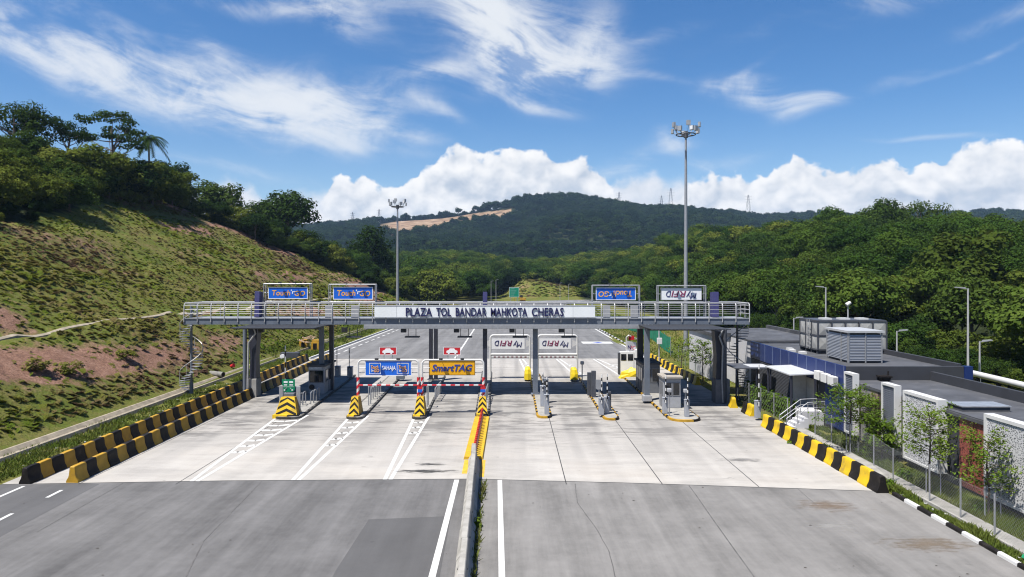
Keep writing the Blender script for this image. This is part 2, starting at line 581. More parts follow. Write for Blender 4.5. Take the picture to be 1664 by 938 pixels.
def m_leaf(name, cols, pos_scale=0.05, trans=0.25, sat_noise=1.3, w_own=0.62, w_place=0.8):
    """leaves: tint changes from plant to plant and from place to place"""
    m = bpy.data.materials.new(name)
    m.use_nodes = True
    MATS[name] = m
    nt = m.node_tree
    nt.nodes.clear()
    g = Graph(nt)
    out = g.node('ShaderNodeOutputMaterial')
    oi = g.node('ShaderNodeObjectInfo')
    pos = g.node('ShaderNodeNewGeometry').outputs['Position']
    n1 = g.noise(pos, pos_scale, 3.0, 0.5)
    n2 = g.noise(pos, sat_noise, 3.0, 0.6)
    f = g.m('ADD', g.m('MULTIPLY', oi.outputs['Random'], w_own), g.m('MULTIPLY', g.m('SUBTRACT', n1, 0.3), w_place))
    f = g.m('ADD', f, g.m('MULTIPLY', g.m('SUBTRACT', n2, 0.5), 0.55), clamp=True)
    k = len(cols)
    c = g.ramp(f, [(i / (k - 1), tone(cc)) for i, cc in enumerate(cols)])
    d = g.node('ShaderNodeBsdfDiffuse')
    nt.links.new(c, d.inputs[0])
    t = g.node('ShaderNodeBsdfTranslucent')
    hs = g.node('ShaderNodeHueSaturation')
    hs.inputs['Hue'].default_value = 0.475
    hs.inputs['Value'].default_value = 1.25
    nt.links.new(c, hs.inputs['Color'])
    nt.links.new(hs.outputs[0], t.inputs[0])
    mx = g.node('ShaderNodeMixShader')
    mx.inputs[0].default_value = trans
    nt.links.new(d.outputs[0], mx.inputs[1])
    nt.links.new(t.outputs[0], mx.inputs[2])
    nt.links.new(mx.outputs[0], out.inputs[0])
    return m


ASPHALT = m_asphalt('worn asphalt', (0.200, 0.193, 0.184))
ASPHALT_D = m_asphalt('newer asphalt', (0.098, 0.097, 0.098), patchy=0.07)
ASPHALT_FAR = m_asphalt('exit asphalt', (0.168, 0.167, 0.168))
PLAZA = m_plaza()
LINE = mat('road paint', (0.60, 0.60, 0.58), 0.6, var=0.06, scale=2.0, dirt=0.35, dirt_col=(0.5, 0.49, 0.47))
LINE_Y = mat('yellow road paint', (0.70, 0.40, 0.04), 0.6, var=0.2, scale=2.0, dirt=0.75, dirt_col=(0.35, 0.27, 0.14))
LINE_B = mat('blue road paint', (0.03, 0.07, 0.42), 0.6)
JOINT = mat('joint sealant', (0.06, 0.06, 0.06), 0.9)
YEL = mat('yellow paint', (0.70, 0.46, 0.012), 0.5, var=0.12, scale=1.6, bump=0.15, dirt=0.7, dirt_col=(0.24, 0.16, 0.05))
YEL_O = mat('faded ochre paint', (0.46, 0.265, 0.02), 0.6, var=0.22, scale=1.3, bump=0.15, dirt=0.6, dirt_col=(0.20, 0.12, 0.03))
BLK = mat('black paint', (0.012, 0.010, 0.009), 0.6, var=0.3, scale=1.6, bump=0.15, dirt=0.55, dirt_col=(0.06, 0.05, 0.042), spec=.2)
WHT = mat('white paint', (0.66, 0.66, 0.65), 0.45, var=0.05, scale=1.0, dirt=0.15, dirt_col=(0.5, 0.48, 0.45))
RED = mat('red paint', (0.55, 0.02, 0.03), 0.45, var=0.1)
STEEL = mat('galvanised steel', (0.36, 0.37, 0.39), 0.45, metal=0.35, var=0.12, scale=4.0)
STEEL_W = mat('pale galvanised rail', (0.47, 0.47, 0.47), 0.45, metal=0.2, var=0.1, scale=4.0)
STEEL_D = mat('dark grey steel', (0.075, 0.08, 0.095), 0.5, metal=0.1, var=0.15, scale=2.0)
STEEL_B = mat('blue grey steel', (0.155, 0.18, 0.22), 0.5, metal=0.1, var=0.14, scale=1.2, dirt=0.3, dirt_col=(0.16, 0.17, 0.19))
NAVY = mat('navy cladding', (0.035, 0.038, 0.055), 0.45, var=0.12)
FIN = mat('violet blue fin', (0.055, 0.055, 0.165), 0.55, var=0.12)
CONC = mat('grey concrete', (0.33, 0.32, 0.295), 0.85, var=0.18, scale=2.2, bump=0.25, dirt=0.5, dirt_col=(0.22, 0.20, 0.17))
CONC_D = mat('dark painted concrete', (0.17, 0.17, 0.18), 0.8, var=0.2, scale=1.6, dirt=0.4)
CONC_L = mat('drain concrete', (0.33, 0.285, 0.215), 0.9, var=0.3, scale=1.3, bump=0.3, dirt=0.85, dirt_col=(0.24, 0.20, 0.14))
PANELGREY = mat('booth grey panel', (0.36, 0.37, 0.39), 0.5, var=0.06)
PANELDARK = mat('booth dark panel', (0.15, 0.158, 0.175), 0.5, var=0.08)  # darker grey than the other booth panels
GLASS = mat('dark window glass', (0.012, 0.014, 0.018), 0.08, var=0.2, spec=0.6)
BLACKPL = mat('black plastic', (0.02, 0.02, 0.022), 0.4, var=0.2)
SIGNBLUE = mat('sign blue', (0.010, 0.135, 0.66), 0.4, var=0.05)
SIGNORANGE = mat('sign orange', (0.92, 0.45, 0.07), 0.4, var=0.05)
SIGNYEL = mat('sign yellow', (0.80, 0.40, 0.005), 0.4, var=0.04)
SIGNWHITE = mat('sign white', (0.86, 0.87, 0.88), 0.4, var=0.03)
SIGNDARK = mat('sign navy ink', (0.02, 0.02, 0.13), 0.5, var=0.05)
SIGNMAROON = mat('sign maroon ink', (0.25, 0.02, 0.09), 0.5, var=0.05)
SIGNGREEN = mat('sign green', (0.0, 0.22, 0.10), 0.4, var=0.05)
BOARD = mat('name board', (0.84, 0.87, 0.88), 0.5, var=0.05, scale=0.7)
ROOFDARK = mat('dark bitumen roof', (0.078, 0.081, 0.09), 0.75, var=0.28, scale=0.6, dirt=0.6, dirt_col=(0.17, 0.17, 0.17))
WALLDARK = mat('charcoal render', (0.043, 0.046, 0.055), 0.75, var=0.12, scale=0.9)
WALLWHITE = mat('white render', (0.58, 0.58, 0.60), 0.7, var=0.07, scale=0.8, dirt=0.2, dirt_col=(0.45, 0.44, 0.42))
CLADBLUE = mat('royal blue cladding', (0.010, 0.030, 0.145), 0.38, var=0.10, scale=0.5)
TAPE = mat('yellow tarpaulin', (0.78, 0.58, 0.02), 0.45, var=0.1, scale=2.0)


# ------------------------------------------------------------------ the lie of the land
def vnoise(x, y, seed=0):
    xi, yi = np.floor(x).astype(np.int64), np.floor(y).astype(np.int64)
    fx, fy = x - xi, y - yi
    fx, fy = fx * fx * (3 - 2 * fx), fy * fy * (3 - 2 * fy)
    def h(a, b):
        n = (a * 374761393 + b * 668265263 + seed * 974711) & 0x7fffffff
        n = ((n ^ (n >> 13)) * 1274126177) & 0x7fffffff
        return ((n ^ (n >> 16)) & 0xffff) / 65535.0
    return (h(xi, yi) * (1 - fx) + h(xi + 1, yi) * fx) * (1 - fy) + (h(xi, yi + 1) * (1 - fx) + h(xi + 1, yi + 1) * fx) * fy


def fbm(x, y, seed=0, octv=4):
    s, a, t = 0.0, 1.0, 0.0
    for k in range(octv):
        s = s + a * vnoise(x * 2 ** k, y * 2 ** k, seed + k)
        t += a
        a *= 0.5
    return s / t


RIDGE = [(-400, 372), (200, 368), (430, 366), (500, 368), (560, 364), (610, 358), (650, 352), (700, 350), (740, 345), (790, 336), (830, 328), (855, 320), (890, 318), (930, 319), (970, 324), (1005, 332),
         (1050, 340), (1100, 338), (1150, 344), (1200, 346), (1250, 352), (1300, 348), (1345, 344), (1390, 350), (1440, 347), (1500, 342), (1560, 348), (1620, 342), (1700, 344), (2200, 350)]
YR = 1450.0


def smooth(a, lo, hi):
    t = np.clip((a - lo) / (hi - lo), 0, 1)
    return t * t * (3 - 2 * t)


def ground_z(x, y):
    x, y = np.asarray(x, float), np.asarray(y, float)
    r = np.maximum(0, -x - 29.0)
    k = np.floor(r / 10.5)
    z1 = 5.5 * k + np.minimum((r - 10.5 * k) / 9.2, 1.0) * 5.5
    z2 = 30.3 - 0.31 * (y - 151.0)
    cap = 27.0 + 3.0 * smooth(y, 90, 150)
    zl = np.minimum(np.minimum(z1, cap), np.maximum(z2, 0.0))
    rough = (fbm(x * 0.16, y * 0.16, 3) - 0.5) * 1.5 + (fbm(x * 0.6, y * 0.6, 9, 2) - 0.5) * 0.35
    zl = np.maximum(0, zl + rough * smooth(zl, 0.2, 2.0) * smooth(r, 0.5, 4))
    xf = np.interp(y, [0, 60, 85, 125, 150, 230, 300, 600], [54, 53, 49, 47, 46, 42, 38, 60])
    zr = np.minimum(0.40 * np.maximum(0, x - xf), np.interp(y, [0, 100, 150, 190, 260, 340, 430, 560], [5, 6.5, 11, 15.5, 19, 20, 14, 5])) * (1 + 0.25 * (fbm(x * 0.03, y * 0.03, 21, 3) - 0.5))
    zv = np.clip((y - 345) * 0.045, 0, 7) * smooth(np.abs(x - 15), 0, 60) + np.clip((y - 375) * 0.05, 0, 7)
    zm = 7.6 * np.exp(-(((x - 6) / np.where(x < 6, 7.5, 15.0)) ** 2 + ((y - 335) / 15.0) ** 2)) + 4.6 * np.exp(-(((x - 27) / 17.0) ** 2 + ((y - 338) / 15.0) ** 2)) + 1.2 * (fbm(x * .15, y * .15, 55, 3) - .5) * np.exp(-(((x - 14) / 22.0) ** 2 + ((y - 335) / 16.0) ** 2))
    zm = zm + 2.6 * np.exp(-(((x - 29) / 6.0) ** 2 + ((y - 108) / 13.0) ** 2))
    # the wooded range about a kilometre and a half away
    px = CX + F * x / np.maximum(y, 50.0)
    rz = H + (HZ - np.interp(px, [a for a, _ in RIDGE], [b for _, b in RIDGE])) / F * YR - 9.0
    t = np.clip((y - 640.0) / (YR - 640.0), 0, 1)
    prof = t ** 1.15
    spur = (fbm(x * 0.004 + 3, y * 0.0025, 31, 4) - 0.5) * 0.62 * np.sin(np.pi * np.clip(t, 0, 1)) ** 0.8
    zf = rz * (prof + spur * (1 - 0.3 * t))
    zf = np.where(y > YR, rz * np.maximum(0.0, 1 - (y - YR) / 900.0), zf)
    z = np.maximum(np.maximum(zl, zr), zv + zm)
    return np.maximum(z, np.maximum(0, zf)) - 0.03


XB = ([60, 70, 81, 99, 120, 151], [-56, -58, -60, -65, -72, -84])
YB = ([-90, -84, -77, -62, -50, -40], [158, 152, 175, 183, 206, 212])


def wooded_left(x, y):
    a = (y < 155) & (x < np.interp(y, *XB))
    b = (y >= 150) & (y > np.interp(x, *YB))
    return (a | b) & (x < -36)


CUT = [(560, 368), (600, 357), (650, 353), (700, 350), (760, 341), (830, 332), (838, 350), (800, 352), (770, 350), (720, 362), (690, 370), (655, 376), (600, 378)]


def in_poly(px, py, poly):
    inside = np.zeros(np.shape(px), bool)
    n = len(poly)
    for i in range(n):
        (x0, y0), (x1, y1) = poly[i], poly[(i + 1) % n]
        c = ((y0 > py) != (y1 > py)) & (px < (x1 - x0) * (py - y0) / (y1 - y0 + 1e-9) + x0)
        inside ^= c
    return inside


# the quarried bench near the top of the range, as a band on the ground below the ridge line
def quarry(x, y):
    px = CX + F * x / np.maximum(y, 50.0)
    py = HZ - F * (ground_z(x, y) - H) / np.maximum(y, 50.0)
    top = np.interp(px, [612, 650, 700, 760, 830], [362, 359, 356, 348, 340])
    bot = np.interp(px, [612, 640, 690, 730, 780, 815, 832], [382, 386, 383, 371, 362, 358, 354])
    jag = 9.0 * (fbm(px * .06, py * .12, 88, 3) - .5)
    bot = bot + jag
    return (px > 612) & (px < 832) & (py > top) & (py < bot) & (y > 900) & (y < YR + 5)


def soil_mask(x, y):
    """bare red earth on the cut slope, where it lies: slips, washed-out patches, and the lip of each bench"""
    def blob(cx, cy, rx, ry, k):
        return k * np.exp(-(((x - cx) / rx) ** 2 + ((y - cy) / ry) ** 2))
    n = fbm(x * 0.09, y * 0.05, 41)
    base = np.clip((0.5 + (n - 0.5) * 1.1 - 0.60) * 1.8, 0, 0.5)
    add = blob(-34.5, 54, 3.0, 8.0, .85) + blob(-36.5, 46, 2.2, 5, .7) + blob(-33, 66, 2.4, 7, .55) + blob(-78, 160, 3.5, 10, .8) + blob(-70, 172, 4, 9, .9) + blob(-60, 182, 4, 9, .7) + blob(-42, 196, 6, 24, .85) + blob(-36, 170, 3, 16, .6)
    add = add + blob(-41.5, 55, 1.8, 3.5, .8) + blob(-49, 85, 2.2, 8, .5) + blob(-38.5, 84, 1.2, 24, .3) + blob(-33, 80, 2.5, 8, .6) + blob(-36, 112, 2.0, 18, .5) + blob(-53, 62, 2, 4, .7) + blob(-34, 130, 3, 14, .5)
    add = add + blob(-47, 150, 3, 25, .55) + blob(-55, 120, 2.0, 16, .45) + blob(-66, 140, 2.5, 14, .5) + blob(-59, 100, 2.0, 12, .35) + blob(-44, 70, 1.6, 8, .35)
    k = np.mod(np.maximum(0, -x - 29.0), 10.5)
    lip = 0.42 * np.exp(-((k - 9.6) / 0.8) ** 2) * smooth(fbm(x * .05, y * .045, 47, 3), .40, .62) * (x < -37)
    s = np.where((x < -29.5) & (y < 260), base + add + lip, 0)
    return np.maximum(s, blob(30, 112, 5, 10, .55) + blob(5, 327, 4, 5, .45) + blob(15, 325, 9, 3, .35) + blob(28, 330, 8, 4, .3))


def build_ground():
    xs = np.concatenate([np.arange(-1500, -150, 45.0), np.arange(-150, -70, 4.0), np.arange(-70, -24, 0.9), np.arange(-24, 50, 3.0), np.arange(50, 150, 5.0), np.arange(150, 1900, 45.0)])
    ys = np.concatenate([np.arange(-60, 20, 10.0), np.arange(20, 150, 1.2), np.arange(150, 240, 2.0), np.arange(240, 440, 5.0), np.arange(440, 640, 20.0), np.arange(640, 1500, 14.0), np.arange(1500, 2600, 100.0)])
    gx, gy = np.meshgrid(xs, ys)
    gz = ground_z(gx, gy)
    nx, ny = len(xs), len(ys)
    v = np.stack([gx.ravel(), gy.ravel(), gz.ravel()], 1)
    i = np.arange(nx * ny).reshape(ny, nx)
    f = np.stack([i[:-1, :-1].ravel(), i[:-1, 1:].ravel(), i[1:, 1:].ravel(), i[1:, :-1].ravel()], 1)
    me = bpy.data.meshes.new('ground')
    me.from_pydata(v.tolist(), [], f.tolist())
    me.polygons.foreach_set('use_smooth', [True] * len(me.polygons))
    X_, Y_, Z_ = v[:, 0], v[:, 1], v[:, 2]
    px = CX + F * X_ / np.maximum(Y_, 5)
    soil = soil_mask(X_, Y_)
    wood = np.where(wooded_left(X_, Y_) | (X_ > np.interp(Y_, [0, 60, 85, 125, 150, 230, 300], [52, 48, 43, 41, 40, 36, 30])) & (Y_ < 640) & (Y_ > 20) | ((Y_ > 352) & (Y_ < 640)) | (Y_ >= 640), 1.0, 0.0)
    q = np.where(quarry(X_, Y_), 1.0, 0.0)
    ca = me.color_attributes.new('cover', 'FLOAT_COLOR', 'POINT')
    data = np.zeros((len(v), 4), np.float32)
    data[:, 0], data[:, 1], data[:, 2], data[:, 3] = np.clip(soil, 0, 1), wood, q, 1
    ca.data.foreach_set('color', data.ravel())
    m, nt, g, b = new_mat('earth and grass')
    at = g.node('ShaderNodeAttribute', attribute_name='cover')
    sp = g.node('ShaderNodeSeparateColor')
    nt.links.new(at.outputs['Color'], sp.inputs[0])
    pos = g.node('ShaderNodeNewGeometry').outputs['Position']
    n1 = g.noise(pos, 0.12, 5.0, 0.6)
    n2 = g.noise(pos, 0.9, 6.0, 0.68)
    n3 = g.noise(pos, 6.0, 5.0, 0.7)
    grass = g.ramp(g.m('ADD', g.m('MULTIPLY', n1, 0.55), g.m('MULTIPLY', n2, 0.45)), [(0.30, (0.070, 0.100, 0.016)), (0.45, (0.110, 0.135, 0.024)), (0.55, (0.155, 0.145, 0.042)), (0.68, (0.200, 0.150, 0.070))])
    soil_c = g.ramp(g.m('ADD', g.m('MULTIPLY', n2, 0.6), g.m('MULTIPLY', n3, 0.4)), [(0.3, (0.13, 0.075, 0.055)), (0.5, (0.24, 0.135, 0.095)), (0.7, (0.34, 0.215, 0.16))])
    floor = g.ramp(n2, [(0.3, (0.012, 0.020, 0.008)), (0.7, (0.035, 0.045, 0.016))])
    rock = g.ramp(g.m('ADD', g.m('MULTIPLY', g.noise(pos, 0.045, 6.0, 0.72), 1.25), -0.12), [(0.3, (0.10, 0.075, 0.05)), (0.46, (0.24, 0.155, 0.095)), (0.58, (0.33, 0.235, 0.155)), (0.75, (0.40, 0.31, 0.23))])
    fs = g.step(g.m('ADD', sp.outputs[0], g.m('MULTIPLY', g.m('SUBTRACT', n2, 0.5), 0.9)), 0.30, 0.62)
    c = g.mix(fs, grass, soil_c)
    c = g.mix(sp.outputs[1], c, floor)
    c = g.mix(sp.outputs[2], c, rock)
    fine = g.node('ShaderNodeVectorMath', operation='SCALE')
    nt.links.new(c, fine.inputs[0])
    nt.links.new(g.step(n3, 0.2, 0.8, 0.65 * TONE, 1.3 * TONE), fine.inputs['Scale'])
    nt.links.new(fine.outputs[0], b.inputs['Base Color'])
    b.inputs['Roughness'].default_value = 0.95
    b.inputs['Specular IOR Level'].default_value = 0.1
    bp = g.node('ShaderNodeBump')
    bp.inputs['Strength'].default_value = 0.8
    bp.inputs['Distance'].default_value = 0.25
    nt.links.new(g.m('ADD', n2, g.m('MULTIPLY', n3, 0.4)), bp.inputs['Height'])
    nt.links.new(bp.outputs[0], b.inputs['Normal'])
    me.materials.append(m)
    o = bpy.data.objects.new('ground', me)
    COL.objects.link(o)
    tag(o, 'grassy and wooded ground from the cut slope to the far hills', None, None, 'structure')
    return o


build_ground()


# ------------------------------------------------------------------ roads and markings
def sheet(name, pts, z, material, label=None):
    mb = MB()
    mb.face([(x, y, z) for x, y in pts])
    o = mb.build(name, material, fix=False)
    o.data.polygons[0].use_smooth = False
    n = o.data.polygons[0].normal
    if n.z < 0:
        o.data.flip_normals()
    return tag(o, label, None, None, 'structure')


SEAM = [(-24.6, 33.2), (-14, 33.8), (-2.0, 34.1), (6, 33.4), (17.4, 32.1)]
ASPHALT_L = m_asphalt('left asphalt', (0.138, 0.135, 0.134), patchy=0.17)
sheet('road', [(-24.6, 12), (-1.7, 12), (-2.0, 34.1), (-14, 33.8), (-24.6, 33.2)], 0.0, ASPHALT_L, 'grey asphalt carriageway leading to the toll plaza on the left')
sheet('road', [(-1.7, 12), (17.5, 12)] + SEAM[:1:-1], 0.0, ASPHALT, 'light grey asphalt carriageway leaving the toll plaza on the right')
sheet('toll_plaza_pavement', SEAM + [(17.4, 84.4), (-25.2, 84.0)], 0.004, PLAZA, 'pale concrete pavement under the toll plaza')
sheet('road_patch', [(X(548, 23), 18), (X(552, 24), 23.5), (-5.9, 28.4), (-2.55, 28.8), (-2.3, 18)], 0.004, ASPHALT_D, 'darker asphalt patch beside the median')
sheet('road_shoulder', [(-24.6, 12), (-19.0, 12), (-19.6, 24), (-19.9, 33.3), (-24.6, 33.1)], 0.004, m_asphalt('shoulder asphalt', (0.105, 0.104, 0.106), patchy=0.07), 'darker asphalt shoulder at the left edge')


def far_road():
    L, Rr = [], []
    for y in np.arange(84.2, 226, 12):
        t = (y - 84.2) / 140
        L.append((-24.6 + 3.6 * t, y)); Rr.append((17.0 - 1.6 * t, y))
    # it bends away to the right behind the little hill
    for a in np.linspace(0, 62, 9)[0:]:
        c, s_ = math.cos(R(a)), math.sin(R(a))
        cx_, cy_ = 85.0, 228.0
        L.append((cx_ - 106 * c, cy_ + 78 * s_)); Rr.append((cx_ - 69.6 * c, cy_ + 60 * s_))
    mb = MB()
    for i in range(len(L) - 1):
        mb.face([(*L[i], 0.0), (*Rr[i], 0.0), (*Rr[i + 1], 0.0), (*L[i + 1], 0.0)])
    o = mb.build('exit_road', ASPHALT_FAR)
    tag(o, 'grey asphalt road running on beyond the toll plaza', None, None, 'structure')
    return L, Rr


FL, FR = far_road()


def strip(mb, p0, p1, w, z=0.009, mi=0):
    (x0, y0), (x1, y1) = p0, p1
    dx, dy = x1 - x0, y1 - y0
    l = math.hypot(dx, dy)
    nx, ny = -dy / l * w / 2, dx / l * w / 2
    q = [(x0 - nx, y0 - ny, z), (x1 - nx, y1 - ny, z), (x1 + nx, y1 + ny, z), (x0 + nx, y0 + ny, z)]
    mb.face(q, mi)


def markings():
    mb = MB()
    strip(mb, (-2.62, 14), (-2.72, 33.95), 0.24, 0.010)
    strip(mb, (-0.12, 14), (-0.60, 33.9), 0.22, 0.010)
    strip(mb, (-23.2, 20), (-23.3, 32.9), 0.17, 0.010)
    for y in (14.6, 18.0, 21.4, 24.8, 28.0, 31.2):
        strip(mb, (-21.05, y), (-21.1, y + 1.1), 0.17, 0.010)
    # splitter markings in front of the left islands
    for (ap, l1, r1, n) in (((-15.55, 33.7), (-16.75, 49.6), (-14.75, 49.9), 7), ((-10.65, 33.9), (-11.6, 49.3), (-10.35, 49.6), 6), ((-6.15, 34.0), (-6.95, 49.3), (-5.95, 49.6), 6)):
        strip(mb, (ap[0] - 0.12, ap[1]), l1, 0.20)
        strip(mb, (ap[0] + 0.16, ap[1]), r1, 0.20)
        for k in range(n):
            t = 0.36 + 0.62 * k / n
            xl, yl = ap[0] - 0.12 + (l1[0] - ap[0] + .12) * t, ap[1] + (l1[1] - ap[1]) * t
            xr, yr = ap[0] + 0.16 + (r1[0] - ap[0] - .16) * t, ap[1] + (r1[1] - ap[1]) * t
            if xr - xl < 0.72:
                continue
            strip(mb, (xl + .15, yl - .15), ((xl + xr) / 2, yl - .22), 0.42)
            strip(mb, ((xl + xr) / 2 + .002, yl - .22), (xr - .15, yl + .12), 0.42)
    # behind the right islands, the tails of their own splitters
    for (x0, x1, w) in ((2.1, 2.0, 0.9), (7.0, 6.5, 1.0), (12.0, 11.0, 1.9)):
        strip(mb, (x0 - w / 2, 68.2), (x1 - 1.1, 83.9), 0.20)
        strip(mb, (x0 + w / 2, 68.2), (x1 - 0.7, 83.9), 0.20)
        for k in range(7):
            y = 69.2 + k * 1.5
            strip(mb, (x0 - w / 2 + .1 - 0.05 * k, y), (x0 + w / 2 - .1 - 0.1 * k, y + .3), 0.2)
    # lane edge lines and dashes on the road beyond
    for i in range(len(FL) - 1):
        a, b_ = FL[i], FL[i + 1]
        strip(mb, (a[0] + .55, a[1]), (b_[0] + .55, b_[1]), 0.28)
        n = max(1, int(math.dist(a, b_) / 3.2))
        for k in range(n):
            t0, t1 = k / n, (k + 0.55) / n
            strip(mb, (a[0] + 1.9 + (b_[0] - a[0]) * t0, a[1] + (b_[1] - a[1]) * t0), (a[0] + 1.9 + (b_[0] - a[0]) * t1, a[1] + (b_[1] - a[1]) * t1), 0.24)
        a, b_ = FR[i], FR[i + 1]
        strip(mb, (a[0] - .5, a[1]), (b_[0] - .5, b_[1]), 0.28)
    strip(mb, (-7.0, 84.5), (-7.3, 150), 0.25)
    mb.build('road_markings', LINE, fix=False)
    o = bpy.data.objects['road_markings']
    me = o.data
    bm = bmesh.new(); bm.from_mesh(me)
    for f in bm.faces:
        if f.normal.z < 0: f.normal_flip()
    bm.to_mesh(me); bm.free()
    tag(o, 'white road paint: edge lines, dashes and splitter stripes', None, None, 'structure')
    # yellow lines hugging the median
    mb = MB()
    strip(mb, (-2.42, 35.0), (-2.46, 37.6), 0.26); strip(mb, (-1.52, 34.4), (-1.56, 37.6), 0.24)
    o = mb.build('yellow_road_markings', LINE_Y)
    tag(o, 'worn yellow paint along both sides of the median', None, None, 'structure')
    # white panel with a blue symbol painted on the far lane
    mb = MB()
    x0, y0 = gp(970, 557)
    mb.face([(x0 - 2.3, y0 - 1.6, .009), (x0 + 2.3, y0 - 1.6, .009), (x0 + 2.3, y0 + 1.6, .009), (x0 - 2.3, y0 + 1.6, .009)], 0)
    mb.face([(x0 - 1.0, y0 - .7, .013), (x0 + 1.0, y0 - .7, .013), (x0 + 0.3, y0 + .8, .013)], 1)
    o = mb.build('lane_marking', [LINE, LINE_B], fix=False)
    tag(o, 'white painted panel with blue symbol on the far right lane', None, None, 'structure')
    # sawn joints across and along the slabs
    mb = MB()
    for x in (-20.9, -16.2, 2.62, 7.25, 11.75):
        strip(mb, (x, 33.2 if x < 10 else 32.8), (x + rnd.uniform(-.05, .05), 50), 0.05, 0.0065)
    for y in (44.0, 56.0, 66.5, 76.0):
        strip(mb, (-24.5, y), (17.2, y + .2), 0.05, 0.0065)
    for i in range(len(SEAM) - 1):
        strip(mb, SEAM[i], SEAM[i + 1], 0.06, 0.0065)
    o = mb.build('pavement_joints', JOINT)
    tag(o, 'dark sawn joints between the concrete slabs', None, None, 'structure')
    # sealed cracks in the asphalt
    mb = MB()
    for (pts, w) in (([(X(935, 33.3), 33.3), (X(938, 30.5), 30.5), (X(972, 27), 27.2), (X(990, 25), 25), (X(1005, 22), 22)], .035), ([(X(1120, 33), 33), (X(1240, 22), 22)], .045), ([(X(1295, 32.6), 32.6), (X(1330, 30), 30.2)], .03),
                     ([(X(425, 33.7), 33.7), (X(330, 26), 26), (X(280, 21), 21)], .04), ([(X(200, 33.4), 33.4), (X(60, 27), 27)], .03)):
        for i in range(len(pts) - 1):
            n = 10
            for k in range(n):
                q = [(pts[i][0] + (pts[i + 1][0] - pts[i][0]) * t, pts[i][1] + (pts[i + 1][1] - pts[i][1]) * t) for t in (k / n, (k + 1) / n)]
                j = [0.06 * (vnoise(np.array(q_[1] * 2.1), np.array(q_[0] * 2.0), 5) - .5) * 2 for q_ in q]
                strip(mb, (q[0][0] + float(j[0]) * w * 8, q[0][1]), (q[1][0] + float(j[1]) * w * 8, q[1][1]), w, 0.008)
    o = mb.build('road_cracks', mat('crack sealant', (0.118, 0.114, 0.112), 0.9, var=0.3))
    tag(o, 'thin dark cracks running along the asphalt', None, None, 'structure')


markings()


def stain(pts, z, material, label):
    o = sheet('road_stain', pts, z, material, label)
    return o


def soft_stain_mat(name, colr, cx, cy, rx, ry, k):
    """an oil or rust mark: strongest at its middle, fading out to the bare road"""
    m = bpy.data.materials.new(name); m.use_nodes = True
    nt = m.node_tree; g = Graph(nt)
    b = nt.nodes['Principled BSDF']
    b.inputs['Base Color'].default_value = (*tone(colr), 1)
    b.inputs['Roughness'].default_value = 0.8
    pos = g.node('ShaderNodeNewGeometry').outputs['Position']
    sp = g.node('ShaderNodeSeparateXYZ'); nt.links.new(pos, sp.inputs[0])
    u = g.m('DIVIDE', g.m('SUBTRACT', sp.outputs[0], cx), rx); v = g.m('DIVIDE', g.m('SUBTRACT', sp.outputs[1], cy), ry)
    r = g.m('SQRT', g.m('ADD', g.m('MULTIPLY', u, u), g.m('MULTIPLY', v, v)))
    n = g.noise(g.xyz(g.m('MULTIPLY', sp.outputs[0], 1.5), g.m('MULTIPLY', sp.outputs[1], 6.0)), 1.0, 6.0, 0.65)
    a = g.m('MULTIPLY', g.step(g.m('ADD', r, g.m('MULTIPLY', g.m('SUBTRACT', n, .5), 3.0)), 0.05, 0.95, 1.0, 0.0), k)
    nt.links.new(a, b.inputs['Alpha'])
    return m


for (px, py, rx, ry, colr, k, z, lab) in ((690, 766, 1.9, 0.42, (0.03, 0.03, 0.03), .9, .0095, 'black oil stain on the concrete near the median'), (1345, 822, 1.6, 0.9, (0.20, 0.125, 0.065), .45, .0062, 'rusty brown stain on the asphalt at right'),
                                          (1510, 885, 2.1, 0.9, (0.20, 0.145, 0.09), .5, .0062, 'long rusty stain near the right kerb'), (1350, 855, 1.0, 0.6, (0.40, 0.39, 0.37), .45, .0062, 'pale spill mark on the asphalt at right'),
                                          (700, 755, 0.9, 0.35, (0.04, 0.04, 0.04), .85, .0115, 'small dark oil streak above the black stain near the median'), (1205, 748, 1.6, 0.5, (0.10, 0.10, 0.10), .5, .0095, 'dark curved tyre mark on the concrete')):
    cx_, cy_ = gp(px, py)
    stain([(cx_ - rx * 1.5, cy_ - ry * 1.5), (cx_ + rx * 1.5, cy_ - ry * 1.5), (cx_ + rx * 1.5, cy_ + ry * 1.5), (cx_ - rx * 1.5, cy_ + ry * 1.5)], z, soft_stain_mat('stain', colr, cx_, cy_, rx, ry, k), lab)


